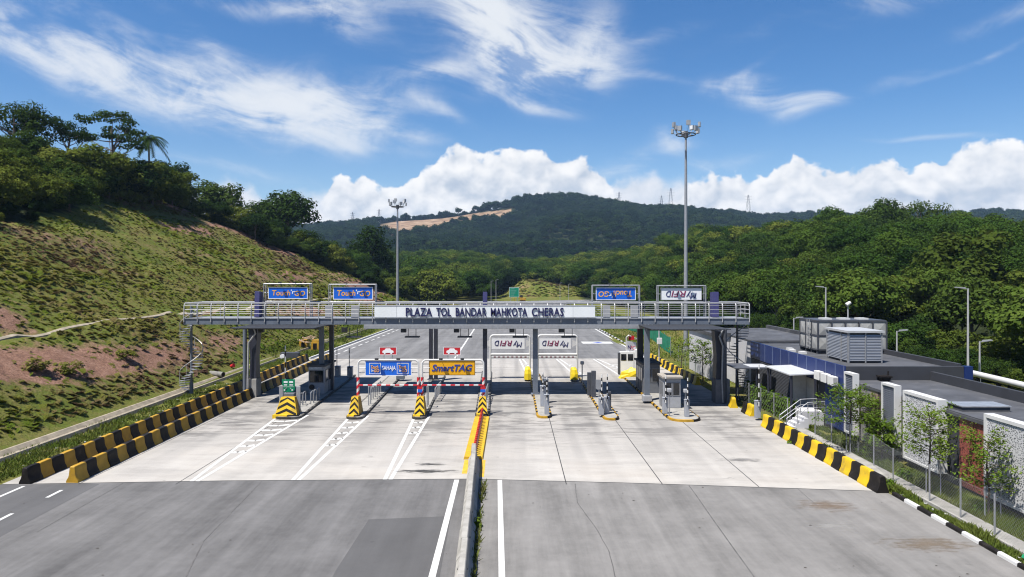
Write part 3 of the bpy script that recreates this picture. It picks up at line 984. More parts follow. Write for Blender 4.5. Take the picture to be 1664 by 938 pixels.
# drain along the toe of the cut, bench drain half way up, kerb and footpath on the right
def drain():
    mb = MB()
    ys = np.arange(22, 236, 2.0)
    prof = [(-.75, .16), (-.62, .20), (-.50, .20), (-.25, -.02), (.25, -.02), (.50, .20), (.62, .20), (.75, -.10)]
    rows = []
    for y in ys:
        xc = -28.5 + 0.35 * math.sin(y * 0.05) + 2.0 * max(0, (y - 95) / 130)
        rows.append([(xc + a, y, b_ + 0.02) for a, b_ in prof])
    v = [p for r_ in rows for p in r_]
    n = len(prof)
    mb.grid(v, [(i * n + k, i * n + k + 1, (i + 1) * n + k + 1, (i + 1) * n + k) for i in range(len(rows) - 1) for k in range(n - 1)])
    tag(mb.build('drain', CONC_L), 'concrete drain along the foot of the cut slope', None, None, 'structure')
    mb = MB()
    ys = np.arange(30, 176, 2.0)
    rows = []
    for y in ys:
        xc = -38.95 + 0.25 * math.sin(y * 0.11)
        z = float(ground_z(xc, y))
        zb = z + .16 * (vnoise(np.array(y * .3), np.array(2.0), 4) - .35)
        zb = float(zb)
        rows.append([(xc - .32, y, zb + .10), (xc + .0, y, zb + .16), (xc + .28, y, zb + .04), (xc + .32, y, zb - .5)])
    v = [p for r_ in rows for p in r_]
    mb.grid(v, [(i * 4 + k, i * 4 + k + 1, (i + 1) * 4 + k + 1, (i + 1) * 4 + k) for i in range(len(rows) - 1) for k in range(3)])
    tag(mb.build('bench_drain', CONC_L), 'narrow concrete drain on the bench of the cut slope', None, None, 'structure')


drain()


def kerb():
    mb = MB()
    y, k = 14.0, 0
    while y < 31.6:
        l = 0.98
        x0 = 17.42
        z0 = 0.135
        mb.prism([(x0, -.05), (x0 + .02, z0 - .03), (x0 + .06, z0), (x0 + .17, z0), (x0 + .19, z0 - .02), (x0 + .19, -.05)], 'y', y, y + l - .012, k % 2)
        y += l; k += 1
    tag(mb.build('kerb', [WHT, BLK]), 'kerb painted in black and white blocks at right', None, None, 'structure')
    mb = MB()
    y = 20.0
    while y < 46:
        mb.prism([(18.35, -.05), (18.35, .10), (18.38, .12), (19.10, .12), (19.14, .10), (19.14, -.05)], 'y', y, y + 1.18, 0)
        y += 1.2
    tag(mb.build('footpath', CONC), 'narrow concrete path between kerb and toll office', None, None, 'structure')
    mb = MB()
    for i in range(len(FR) - 1):
        a, b_ = FR[i], FR[i + 1]
        n = max(1, int(math.dist(a, b_) / 1.5))
        for k in range(n):
            p = [(a[0] + (b_[0] - a[0]) * t, a[1] + (b_[1] - a[1]) * t) for t in (k / n, (k + .97) / n)]
            mb.bar((p[0][0] + .12, p[0][1], .05), (p[1][0] + .12, p[1][1], .05), .2, .2, k % 2)
    for i in range(len(FL) - 1):
        a, b_ = FL[i], FL[i + 1]
        mb.bar((a[0] - .12, a[1], .05), (b_[0] - .12, b_[1], .05), .2, .2, 0)
    tag(mb.build('far_kerb', [WHT, BLK]), 'kerbs of the road beyond the plaza', None, None, 'structure')


kerb()


# ------------------------------------------------------------------ trees and other plants
LEAF_BROAD = m_leaf('broadleaf green', [(0.018, 0.042, 0.010), (0.034, 0.072, 0.014), (0.055, 0.102, 0.017), (0.085, 0.132, 0.023), (0.135, 0.168, 0.035)], 0.05)
LEAF_DARK = m_leaf('dark forest green', [(0.015, 0.033, 0.010), (0.028, 0.056, 0.013), (0.048, 0.084, 0.017), (0.078, 0.116, 0.023)], 0.04)
LEAF_BUSH = m_leaf('olive scrub green', [(0.040, 0.062, 0.012), (0.076, 0.108, 0.018), (0.118, 0.148, 0.026), (0.160, 0.178, 0.036)], 0.06)
LEAF_YOUNG = m_leaf('young tree green', [(0.060, 0.120, 0.014), (0.110, 0.180, 0.022), (0.170, 0.230, 0.032)], 0.9)
LEAF_COVER = m_leaf('slope cover green', [(0.055, 0.120, 0.012), (0.085, 0.150, 0.016), (0.130, 0.190, 0.022), (0.175, 0.205, 0.034), (0.200, 0.190, 0.052), (0.205, 0.155, 0.075), (0.190, 0.125, 0.085)], 0.055, 0.38, 0.4, 0.28, 2.3)
LEAF_FAR = m_leaf('distant forest green', [(0.006, 0.018, 0.008), (0.013, 0.031, 0.011), (0.026, 0.050, 0.015), (0.044, 0.068, 0.020)], 0.006)
BARK = mat('bark', (0.11, 0.085, 0.065), 0.9, var=0.3, scale=4.0, bump=0.4)
BARK_PALE = mat('pale bark', (0.26, 0.235, 0.20), 0.9, var=0.25, scale=3.0, bump=0.3)
GRASS_M = m_leaf('grass blade green', [(0.055, 0.095, 0.015), (0.085, 0.135, 0.022), (0.13, 0.16, 0.035), (0.17, 0.15, 0.06)], 0.5, 0.2, 0.8)


def mesh_np(name, v, f, mats, mi=None, smooth=False):
    v = np.asarray(v, np.float32)
    me = bpy.data.meshes.new(name)
    k = f.shape[1]
    me.vertices.add(len(v)); me.vertices.foreach_set('co', v.ravel())
    me.loops.add(f.size); me.loops.foreach_set('vertex_index', f.ravel().astype(np.int32))
    me.polygons.add(len(f)); me.polygons.foreach_set('loop_start', np.arange(0, f.size, k, dtype=np.int32))
    try:
        me.polygons.foreach_set('loop_total', np.full(len(f), k, np.int32))
    except Exception:
        pass
    for m_ in (mats if isinstance(mats, (list, tuple)) else [mats]):
        me.materials.append(m_)
    if mi is not None:
        me.polygons.foreach_set('material_index', np.asarray(mi, np.int32))
    me.update(calc_edges=True)
    me.validate()
    return me


def leaf_quads(c, n, size, g, aspect=0.62):
    """one diamond-ish leaf spray per centre c, facing n"""
    k = len(c)
    n = n / np.maximum(np.linalg.norm(n, axis=1, keepdims=True), 1e-6)
    a = np.cross(n, g.normal(size=(k, 3)))
    a /= np.maximum(np.linalg.norm(a, axis=1, keepdims=True), 1e-6)
    b = np.cross(n, a)
    s = (size * g.uniform(0.6, 1.35, k))[:, None]
    fold = n * s * 0.25
    v = np.stack([c - a * s, c - b * s * aspect + fold * g.uniform(-1, 1, (k, 1)), c + a * s, c + b * s * aspect + fold * g.uniform(-1, 1, (k, 1))], 1)
    f = np.arange(4 * k).reshape(k, 4)
    fn = np.cross(v[:, 1] - v[:, 0], v[:, 2] - v[:, 0])
    bad = (fn * n).sum(1) < 0
    f[bad] = f[bad][:, ::-1]
    return v.reshape(-1, 3), f


def soft_normals(me, nn, g):
    """leaves of one clump share its rounded shading instead of glittering one by one"""
    nn = nn / np.maximum(np.linalg.norm(nn, axis=1, keepdims=True), 1e-6) + g.normal(size=nn.shape) * 0.16
    nn = nn / np.maximum(np.linalg.norm(nn, axis=1, keepdims=True), 1e-6)
    if len(me.vertices) == 4 * len(nn):
        me.polygons.foreach_set('use_smooth', [True] * len(me.polygons))
        me.normals_split_custom_set_from_vertices(np.repeat(nn, 4, axis=0).tolist())
    return me


def crown_clumps(kind, g):
    """centres and radii of the leaf clumps of a tree of height 1"""
    out = []
    if kind == 'dome':
        n, lo, hi, rx = 34, 0.34, 0.97, 0.40
    elif kind == 'oval':
        n, lo, hi, rx = 36, 0.25, 0.98, 0.29
    elif kind == 'column':
        n, lo, hi, rx = 40, 0.15, 0.98, 0.19
    elif kind == 'loose':
        n, lo, hi, rx = 20, 0.45, 0.97, 0.42
    elif kind == 'umbrella':
        n, lo, hi, rx = 30, 0.55, 0.97, 0.56
    else:
        n, lo, hi, rx = 26, 0.05, 0.92, 0.55
    cz, rz = (lo + hi) / 2, (hi - lo) / 2
    tries = 0
    while len(out) < n and tries < 3000:
        tries += 1
        d = g.normal(size=3); d /= np.linalg.norm(d)
        q = g.uniform(0.35, 0.92)
        if kind == 'umbrella':
            lay = g.choice([0.62, 0.72, 0.82, 0.92])
            ang, rr = g.uniform(0, 6.28), math.sqrt(g.uniform(0.02, 1)) * rx * (1.15 - abs(lay - 0.74) * 1.9)
            c = np.array([rr * math.cos(ang), rr * math.sin(ang), lay + g.normal() * .015])
            r = g.uniform(0.09, 0.15)
        else:
            c = np.array([d[0] * rx * q, d[1] * rx * q, cz + d[2] * rz * q])
            if kind in ('dome', 'loose') and d[2] < -0.55:
                continue
            r = g.uniform(0.09, 0.165) * (rx / 0.36) ** 0.5
            if kind == 'loose': r = g.uniform(0.09, 0.14)
            if kind == 'bush': r = g.uniform(0.13, 0.22)
        if any(np.linalg.norm(c - c2) < (0.62 if kind != 'loose' else 0.95) * max(r, r2) for c2, r2 in out):
            continue
        out.append((c, r))
    return out


def crown_mesh(name, kind, seed, leaf, per=165, size=0.0195):
    g = np.random.default_rng(seed)
    cl = crown_clumps(kind, g)
    cs, ns = [], []
    mid = np.array([0, 0, np.mean([c[2] for c, _ in cl])])
    for c, r in cl:
        k = int(per * (r / 0.13) ** 1.6 * (1.0 if kind != 'umbrella' else 1.1))
        d = g.normal(size=(k, 3)); d /= np.linalg.norm(d, axis=1, keepdims=True)
        flat = np.array([1, 1, 0.72 if kind != 'umbrella' else 0.30])
        p = c + d * (r * g.uniform(0.55, 1.12, (k, 1))) * flat
        cs.append(p)
        ns.append(d * (0.9 if leaf is not LEAF_COVER else 0.25) + np.array([0, 0, 0.55 if leaf is not LEAF_COVER else 1.1]) + (p - mid) * 0.6 + g.normal(size=(k, 3)) * 0.45)
    nn = np.concatenate(ns)
    v, f = leaf_quads(np.concatenate(cs), nn, size, g)
    return soft_normals(mesh_np(name, v, f, leaf), nn, g), cl


def trunk_mesh(name, cl, seed, bark, r0=0.022):
    g = random.Random(seed)
    mb = MB()
    top = max(c[2] for c, _ in cl)
    zb = min(c[2] for c, _ in cl)
    pts = [Vector((0, 0, -0.04))]
    p = Vector((0, 0, 0))
    for k in range(1, 6):
        t = k / 5
        pts.append(Vector((g.uniform(-.02, .02) * t, g.uniform(-.02, .02) * t, t * (zb + (top - zb) * 0.62))))
    mb.tube(pts, [r0 * 1.35, r0, r0 * .85, r0 * .7, r0 * .5, r0 * .3], 7)
    for c, r in cl[::2]:
        c = Vector(c)
        s = pts[2].lerp(pts[5], g.uniform(0.1, 0.8))
        if c.z < s.z: s = pts[2].lerp(pts[3], g.random())
        m_ = s.lerp(c, 0.5) + Vector((0, 0, -0.02))
        mb.tube([s, m_, c], [r0 * .38, r0 * .25, r0 * .08], 5)
    me = mb.build(name, bark, smooth=True)
    d = me.data
    bpy.data.objects.remove(me)
    return d


class TreeKind:
    def __init__(s, kind, seed, leaf, bark, per=165, size=0.0195, r0=0.022):
        s.crown, cl = crown_mesh('crown', kind, seed, leaf, per, size)
        s.trunk = trunk_mesh('trunk', cl, seed, bark, r0)
        s.src = None


KINDS = {
    'dome_a': TreeKind('dome', 1, LEAF_BROAD, BARK), 'dome_b': TreeKind('dome', 2, LEAF_BROAD, BARK_PALE), 'dome_c': TreeKind('dome', 3, LEAF_DARK, BARK),
    'oval_a': TreeKind('oval', 4, LEAF_BROAD, BARK_PALE, size=0.0185), 'oval_b': TreeKind('oval', 5, LEAF_DARK, BARK, size=0.0185), 'column': TreeKind('column', 6, LEAF_DARK, BARK_PALE, per=150, size=0.0165),
    'loose': TreeKind('loose', 8, LEAF_DARK, BARK, per=150, size=0.0165, r0=0.024), 'umbrella': TreeKind('umbrella', 9, LEAF_DARK, BARK, per=150, size=0.0155),
    'bush_a': TreeKind('bush', 10, LEAF_BUSH, BARK, per=115, size=0.030), 'bush_b': TreeKind('bush', 12, LEAF_BUSH, BARK, per=115, size=0.028), 'bush_c': TreeKind('bush', 13, LEAF_DARK, BARK, per=115, size=0.029),
    'cover_a': TreeKind('bush', 20, LEAF_COVER, BARK, per=13, size=0.066), 'cover_b': TreeKind('bush', 21, LEAF_COVER, BARK, per=13, size=0.070), 'cover_c': TreeKind('bush', 22, LEAF_COVER, BARK, per=12, size=0.076),
    'far_a': TreeKind('dome', 31, LEAF_FAR, BARK, per=22, size=0.055), 'far_b': TreeKind('oval', 32, LEAF_FAR, BARK, per=22, size=0.052),
}


def add_tree(kind, x, y, h, label, cat='tree', group=None, wide=1.0, rz=None, z=None, name='broadleaf_tree'):
    k = KINDS[kind]
    z = float(ground_z(x, y)) if z is None else z
    root = empty(name, (x, y, z - 0.1), label, cat, group)
    root.rotation_euler = (0, 0, rnd.uniform(0, 6.28) if rz is None else rz)
    root.scale = (h * wide, h * wide, h)
    for part, me in (('trunk', k.trunk), ('crown', k.crown)):
        o = bpy.data.objects.new(part, me)
        COL.objects.link(o)
        o.parent = root
        if part == 'crown' and k.src is None:
            k.src = o
    return root


def scatter(name, pts, scl, rot, kinds, label, idx=None):
    """many plants of a few kinds as ONE object: copies of the crowns above set on points"""
    n = len(pts)
    me = bpy.data.meshes.new(name)
    me.vertices.add(n)
    me.vertices.foreach_set('co', np.asarray(pts, np.float32).ravel())
    a = me.attributes.new('size', 'FLOAT_VECTOR', 'POINT'); a.data.foreach_set('vector', np.asarray(scl, np.float32).ravel())
    r3 = np.asarray(rot, np.float32)
    if r3.ndim == 1:
        r3 = np.stack([np.zeros(n), np.zeros(n), r3], 1).astype(np.float32)
    a = me.attributes.new('turn', 'FLOAT_VECTOR', 'POINT'); a.data.foreach_set('vector', r3.ravel())
    a = me.attributes.new('which', 'INT', 'POINT'); a.data.foreach_set('value', (rng.integers(0, len(kinds), n) if idx is None else idx).astype(np.int32))
    o = bpy.data.objects.new(name, me)
    COL.objects.link(o)
    ng = bpy.data.node_groups.new(name, 'GeometryNodeTree')
    ng.interface.new_socket('Geometry', in_out='INPUT', socket_type='NodeSocketGeometry')
    ng.interface.new_socket('Geometry', in_out='OUTPUT', socket_type='NodeSocketGeometry')
    gi, go = ng.nodes.new('NodeGroupInput'), ng.nodes.new('NodeGroupOutput')
    iop = ng.nodes.new('GeometryNodeInstanceOnPoints')
    join = ng.nodes.new('GeometryNodeJoinGeometry')
    for kk in kinds:
        oi = ng.nodes.new('GeometryNodeObjectInfo')
        oi.transform_space = 'ORIGINAL'
        oi.inputs['Object'].default_value = KINDS[kk].src
        oi.inputs['As Instance'].default_value = True
        ng.links.new(oi.outputs['Geometry'], join.inputs[0])
    def attr(nm, t):
        q = ng.nodes.new('GeometryNodeInputNamedAttribute'); q.data_type = t; q.inputs['Name'].default_value = nm
        return q.outputs['Attribute']
    ng.links.new(gi.outputs[0], iop.inputs['Points'])
    ng.links.new(join.outputs[0], iop.inputs['Instance'])
    iop.inputs['Pick Instance'].default_value = True
    ng.links.new(attr('which', 'INT'), iop.inputs['Instance Index'])
    ng.links.new(attr('turn', 'FLOAT_VECTOR'), iop.inputs['Rotation'])
    ng.links.new(attr('size', 'FLOAT_VECTOR'), iop.inputs['Scale'])
    ng.links.new(iop.outputs[0], go.inputs[0])
    md = o.modifiers.new('scatter', 'NODES')
    md.node_group = ng
    return tag(o, label, None, None, 'stuff')


def jitter_grid(x0, x1, y0, y1, s):
    gx, gy = np.meshgrid(np.arange(x0, x1, s), np.arange(y0, y1, s))
    p = np.stack([gx.ravel(), gy.ravel()], 1)
    return p + rng.uniform(-.48, .48, p.shape) * s


def road_near(x, y):
    """True on or right beside the road and plaza"""
    r = (y < 228) & (x > -27) & (x < 19)
    c1 = ((x - 85) / 110) ** 2 + ((y - 228) / 84) ** 2
    c2 = ((x - 85) / 66) ** 2 + ((y - 228) / 54) ** 2
    return r | ((y >= 226) & (c1 < 1.0) & (c2 > 1.0) & (x < 75))


def plant_forest():
    # ---- named skyline and stand-out trees
    def px_tree(kind, px, pytop, d, label, wide=1.0, base=None, name='broadleaf_tree', cat='tree'):
        x = X(px, d); zb = float(ground_z(x, d)) if base is None else base
        return add_tree(kind, x, d, max(3, Z(pytop, d) - zb), label, cat, None, wide, name=name, z=zb)
    px_tree('loose', 22, 158, 122, 'tall loose-crowned tree on the hilltop at the far left edge', 1.1)
    px_tree('loose', 55, 166, 126, 'second tall loose-crowned tree on the left hilltop, right of the edge tree', .95)
    px_tree('bush_c', 48, 205, 118, 'dark rounded tree under the tall pair on the left hilltop', 1.0)
    px_tree('loose', 112, 188, 130, 'slim dark tree between the tall pair and the layered tree on the hilltop', .8)
    px_tree('umbrella', 182, 180, 138, 'layered flat-topped tree on the left hilltop beside the palm', .86, name='umbrella_tree')
    px_tree('oval_b', 277, 247, 168, 'small dark round tree on the ridge just right of the palm', 1.1)
    px_tree('oval_b', 357, 279, 186, 'dark egg-shaped tree rising from the middle of the left ridge', 1.1)
    px_tree('loose', 410, 318, 196, 'open pale-leaved tree beside the big round tree on the left ridge', 1.0)
    px_tree('dome_c', 466, 306, 202, 'big round dark tree standing up at the end of the left ridge', 1.12)
    px_tree('column', 603, 358, 238, 'very tall dark columnar tree at the foot of the left ridge', 1.15)
    px_tree('column', 578, 388, 232, 'shorter dark columnar tree left of the tallest column tree', 1.1)
    px_tree('column', 622, 392, 246, 'dark columnar tree right of the tallest column tree', 1.1)
    px_tree('dome_c', 1433, 318, 190, 'dark tree breaking the skyline of the right hill, left of its tallest tree', .8)
    px_tree('loose', 1497, 319, 188, 'tallest tree on the right-hand skyline with a broad open crown', 1.0)
    px_tree('dome_a', 1352, 332, 205, 'pale green tree on the crest of the right hill', 1.0)
    px_tree('oval_a', 1128, 368, 330, 'tall tree at the left shoulder of the right hill', .9)
    px_tree('dome_b', 682, 415, 330, 'light green round tree in the valley behind the left light mast', 1.5)
    for (kd, px, top, d) in (('bush_a', 212, 250, 138), ('bush_b', 248, 258, 146), ('bush_a', 176, 238, 130), ('bush_b', 150, 228, 126), ('bush_c', 228, 254, 143), ('bush_b', 262, 264, 152), ('bush_a', 290, 272, 164), ('bush_c', 196, 244, 134), ('bush_b', 130, 236, 122), ('bush_a', 92, 230, 116)):
        px_tree(kd, px, top, d, 'broad bushy tree crowding the feet of the palm and layered tree on the left hilltop', rnd.uniform(1.0, 1.4), name='thicket_tree')['group'] = 'bushy trees around the palm'
    # ---- everything else
    spots = []           # x, y, h, kind, zone
    p = jitter_grid(32, 165, 62, 330, 5.6)
    m_ = (p[:, 0] > np.interp(p[:, 1], [60, 85, 125, 150, 230, 300], [45, 42, 43, 43, 40, 34])) & (p[:, 0] < 62 + p[:, 1] * 0.42)
    p = p[m_ & ~road_near(p[:, 0], p[:, 1])]
    for x, y in p:
        hh = rnd.uniform(5.0, 12.8) * (0.92 if y < 120 else 1.0)
        spots.append((x, y, hh, rnd.choice(['dome_a', 'dome_b', 'dome_a', 'dome_b', 'dome_c', 'oval_a', 'oval_b', 'bush_a', 'loose', 'column']), 'right'))
    p = jitter_grid(34, 62, 56, 300, 3.2)
    e = np.interp(p[:, 1], [60, 85, 125, 150, 230, 300], [45, 42, 43, 43, 40, 34])
    for x, y in p[(p[:, 0] > e - 5.5) & (p[:, 0] < e + 5)]:
        spots.append((x, y, rnd.uniform(2.4, 5.2), rnd.choice(['bush_a', 'bush_b', 'bush_c']), 'right'))
    p = jitter_grid(26, 165, 330, 470, 7.5)
    for x, y in p:
        if x > 26 + (y - 330) * .1:
            spots.append((x, y, rnd.uniform(8, 14), rnd.choice(['dome_a', 'dome_b', 'dome_c', 'oval_a']), 'right'))
    p = jitter_grid(-110, -36, 60, 262, 4.3)
    m_ = wooded_left(p[:, 0] - 2.0, p[:, 1] + 5.0) & (p[:, 0] > -0.80 * p[:, 1] - 6)
    for x, y in p[m_]:
        spots.append((x, y, rnd.uniform(3.8, 7.4) * (1.05 if y > 150 else 0.95), rnd.choice(['bush_a', 'bush_b', 'bush_b', 'bush_c', 'dome_c']), 'left'))
    p = jitter_grid(-110, -36, 60, 240, 2.6)
    edge = wooded_left(p[:, 0] - 1.0, p[:, 1] + 3.0) & ~wooded_left(p[:, 0] + 3.5, p[:, 1] - 7.0)
    for x, y in p[edge]:
        spots.append((x, y, rnd.uniform(1.6, 3.4), rnd.choice(['bush_a', 'bush_b', 'bush_b', 'bush_c']), 'left'))
    p = jitter_grid(-135, 130, 215, 620, 8.5)
    for x, y in p:
        if y < 345 and x > -30 or road_near(x, y) or (x + 5 > -30 and y < 230):
            continue
        if 345 <= y < 362 and -12 < x < 40:
            continue
        if y < 262 and x > -46 - (262 - y) * .1:
            continue
        spots.append((x, y, rnd.uniform(11, 19) * (0.85 if y < 300 else 1.0), rnd.choice(['dome_c', 'oval_b', 'dome_a', 'oval_a', 'dome_c', 'oval_b', 'column']), 'valley'))
    p = jitter_grid(-32, 0, 236, 345, 7.0)
    for x, y in p:
        if not road_near(x, y) and x < -8 - (y - 236) * 0.02:
            spots.append((x, y, rnd.uniform(7, 15), rnd.choice(['dome_c', 'dome_b', 'bush_a']), 'valley'))
    spots = [s for s in spots if abs(s[0]) < 0.80 * s[1] + 8]
    size = [(-(s[2] / s[1]), i) for i, s in enumerate(spots)]
    size.sort()
    quota = {'right': 130, 'left': 105, 'valley': 40}
    labels = {
        'right': ('broadleaf tree in the dense forest on the right-hand hill', 'forest trees on the right hill'),
        'left': ('low dense tree in the thicket along the top of the cut slope', 'thicket trees above the cut slope'),
        'valley': ('dark tall tree in the valley forest behind the toll plaza', 'forest trees in the valley'),
    }
    rest = {'right': [], 'left': [], 'valley': []}
    for _, i in size:
        x, y, h, kd, zone = spots[i]
        if quota[zone] > 0:
            quota[zone] -= 1
            lab, grp = labels[zone]
            add_tree(kd, x, y, h, lab, 'tree', grp, rnd.uniform(.9, 1.25), name='forest_tree' if zone != 'left' else 'thicket_tree')
        else:
            rest[zone].append(spots[i])
    names = {'right': ('hillside_woods', 'dense green forest covering the right-hand hill'), 'left': ('ridge_thicket', 'dense scrubby thicket along the left ridge'), 'valley': ('valley_woods', 'dark forest filling the valley behind the plaza')}
    for zone, lst in rest.items():
        if not lst:
            continue
        kinds = sorted({s[3] for s in lst})
        xy = np.array([(s[0], s[1]) for s in lst]); h = np.array([s[2] for s in lst])
        z = ground_z(xy[:, 0], xy[:, 1]) - 0.2
        w = h * rng.uniform(.9, 1.25, len(h))
        scatter(names[zone][0], np.column_stack([xy, z]), np.column_stack([w, w, h]), rng.uniform(0, 6.28, len(h)), kinds, names[zone][1], np.array([kinds.index(s[3]) for s in lst]))
    # far range
    p = np.concatenate([jitter_grid(-700, 1300, 640, 1000, 13.0), jitter_grid(-900, 1500, 1000, YR + 60, 11.5)])
    p = p[np.abs(p[:, 0]) < 0.80 * p[:, 1] + 10]
    p = p[~quarry(p[:, 0], p[:, 1])]
    z = ground_z(p[:, 0], p[:, 1]) - 0.8
    h = rng.uniform(10, 19, len(p)) * (0.8 + 0.5 * fbm(p[:, 0] * .02, p[:, 1] * .02, 77, 2))
    w = h * rng.uniform(1.0, 1.45, len(p))
    # two of the far kind stand out on the range and lend their crowns to the rest
    add_tree('far_a', X(745, YR - 12), YR - 12, 19, 'lone tree standing on the skyline above the quarried bench', 'tree')
    add_tree('far_b', X(715, YR - 10), YR - 10, 17, 'slim lone tree on the skyline left of the quarry top tree', 'tree')
    scatter('far_woods', np.column_stack([p, z]), np.column_stack([w, w, h]), rng.uniform(0, 6.28, len(h)), ['far_a', 'far_b'], 'blue-green forest covering the distant range')


plant_forest()


def palm():
    d = 152.0
    x = X(241, d); z0 = float(ground_z(x, d)); h = Z(226, d) - z0
    root = empty('palm_tree', (x, d, z0), 'feathery palm standing on the left hilltop beside the layered tree', 'palm tree')
    mb = MB()
    mb.tube([(x, d, z0 - .3), (x + .2, d, z0 + h * .5), (x + .1, d, z0 + h)], [.28, .22, .18], 8)
    mb.build('trunk', BARK_PALE, root, smooth=True)
    g = random.Random(4)
    mb = MB()
    top = Vector((x + .1, d, z0 + h))
    for k in range(26):
        a = k * 2.399
        up = g.uniform(-0.25, 1.0)
        L = g.uniform(4.2, 5.2)
        dirv = Vector((math.cos(a), math.sin(a), 0))
        pts = []
        for i in range(9):
            t = i / 8
            pts.append(top + dirv * (L * t * (0.75 + 0.25 * (1 - up))) + Vector((0, 0, up * L * 0.75 * t - L * 0.75 * t * t)))
        side = dirv.cross(Vector((0, 0, 1)))
        for i in range(8):
            a0, a1 = pts[i], pts[i + 1]
            for s_ in (-1, 1):
                for q in (0, .5):
                    b0 = a0.lerp(a1, q)
                    ln = 1.15 * (1 - 0.6 * (i / 8))
                    tip = b0 + side * s_ * ln + (a1 - a0) * 0.7 + Vector((0, 0, -.3 * ln))
                    mb.face([b0, b0 + (a1 - a0) * .46, tip])
        for i in range(8):
            mb.face([pts[i] - side * .05, pts[i] + side * .05, pts[i + 1] + side * .05, pts[i + 1] - side * .05])
    mb.build('crown', LEAF_DARK, root, fix=False)


palm()


def slope_cover():
    # a few shrubs stand out on the slope; the rest is a mat of ferns and creepers
    for (kd, px, py, d, s, lab) in (('cover_a', 110, 640, 52, 1.3, 'bright fern clump low on the cut slope near the drain'), ('cover_b', 60, 650, 50, 1.4, 'wide bright fern clump at the left end of the lower slope'), ('cover_c', 205, 592, 60, 1.1, 'green creeper clump beside the red earth scar')):
        x = X(px, d)
        add_tree(kd, x, d, s, lab, 'shrub', name='fern_shrub', wide=1.3)
    p = np.concatenate([jitter_grid(-75, -29.6, 34, 110, 0.40), jitter_grid(-95, -29.6, 110, 225, 0.62)])
    x, y = p[:, 0], p[:, 1]
    p = p[(~wooded_left(x - 0.5, y)) & (np.abs(x) < 0.8 * y + 3) & (x < -29.9 - 2.0 * np.maximum(0, (y - 95) / 130)) & ~((x < -38.35) & (x > -39.6))]
    x, y = p[:, 0], p[:, 1]
    g1 = fbm(x * .10, y * .06, 61, 3); g2 = fbm(x * .5, y * .4, 67, 3)
    keep = rng.uniform(0, 1, len(p)) < np.clip(0.85 + 1.5 * (g1 - 0.30) + 1.1 * (g2 - 0.45), 0.06, 1.0) * np.clip(1 - 1.15 * soil_mask(p[:, 0], p[:, 1]), 0.05, 1)
    p, g1, g2 = p[keep], g1[keep], g2[keep]
    s = rng.uniform(0.16, 0.40, len(p)) * (0.45 + 0.9 * g1) * (1 + 0.5 * (p[:, 1] > 110))
    q = jitter_grid(-12, 52, 312, 350, 1.5)
    q = q[(ground_z(q[:, 0], q[:, 1]) > 0.8) & (rng.uniform(0, 1, len(q)) > 1.2 * soil_mask(q[:, 0], q[:, 1])) & ~road_near(q[:, 0], q[:, 1])]
    p = np.concatenate([p, q])
    s = np.concatenate([s, rng.uniform(0.4, 1.0, len(q))])
    z = ground_z(p[:, 0], p[:, 1]) - 0.10
    rot = np.column_stack([rng.uniform(-.25, .25, len(p)), np.where(p[:, 1] > 300, 0.0, 0.5) + rng.uniform(-.25, .25, len(p)), rng.uniform(0, 6.28, len(p))])
    scatter('slope_undergrowth', np.column_stack([p, z]), np.column_stack([s * 2.1, s * 2.1, s * .36]), rot, ['cover_a', 'cover_b', 'cover_c'], 'mat of ferns, creepers and dry grass on the cut slope')


slope_cover()


def grass(name, regions, n, h, label, seed):
    g = np.random.default_rng(seed)
    P = []
    for (x0, x1, y0, y1, share) in regions:
        k = int(n * share)
        q = np.column_stack([g.uniform(x0, x1, k), g.uniform(y0, y1, k)])
        keep = fbm(q[:, 0] * 1.1, q[:, 1] * 0.8, seed, 3) + g.uniform(-.12, .12, k) > 0.42
        P.append(q[keep])
    p = np.concatenate(P)
    k = len(p)
    z = ground_z(p[:, 0], p[:, 1])
    hh = h * g.uniform(.4, 1.3, k) * (0.5 + fbm(p[:, 0] * .6, p[:, 1] * .6, seed + 5, 2))
    a = g.uniform(0, 6.28, k)
    w = hh * 0.16 + 0.006
    lean = g.normal(size=(k, 2)) * (hh * .45)[:, None]
    b0 = np.column_stack([p[:, 0] - np.cos(a) * w, p[:, 1] - np.sin(a) * w, z])
    b1 = np.column_stack([p[:, 0] + np.cos(a) * w, p[:, 1] + np.sin(a) * w, z])
    t = np.column_stack([p + lean, z + hh])
    v = np.stack([b0, b1, t], 1).reshape(-1, 3)
    me = mesh_np(name, v, np.arange(3 * k).reshape(k, 3), GRASS_M)
    o = bpy.data.objects.new(name, me)
    COL.objects.link(o)
    return tag(o, label, None, None, 'stuff')


grass('grass', [(17.62, 18.33, 22, 46, .16), (19.2, 20.7, 22, 46, .34), (19.0, 20.9, 40, 47, .1), (-28, -24.9, 30, 84, .3), (17.7, 30, 64, 120, .1)], 90000, 0.20, 'short green grass on the verges beside the plaza', 5)
grass('roadside_grass', [(-31, -24.9, 84, 230, .7), (16.8, 28, 84, 230, .3)], 60000, 0.30, 'green grass on the verges of the road beyond', 6)
grass('median_weeds', [(-1.46, -1.22, 14, 33.6, 1.0)], 900, 0.22, 'weeds growing along the foot of the concrete median', 8)


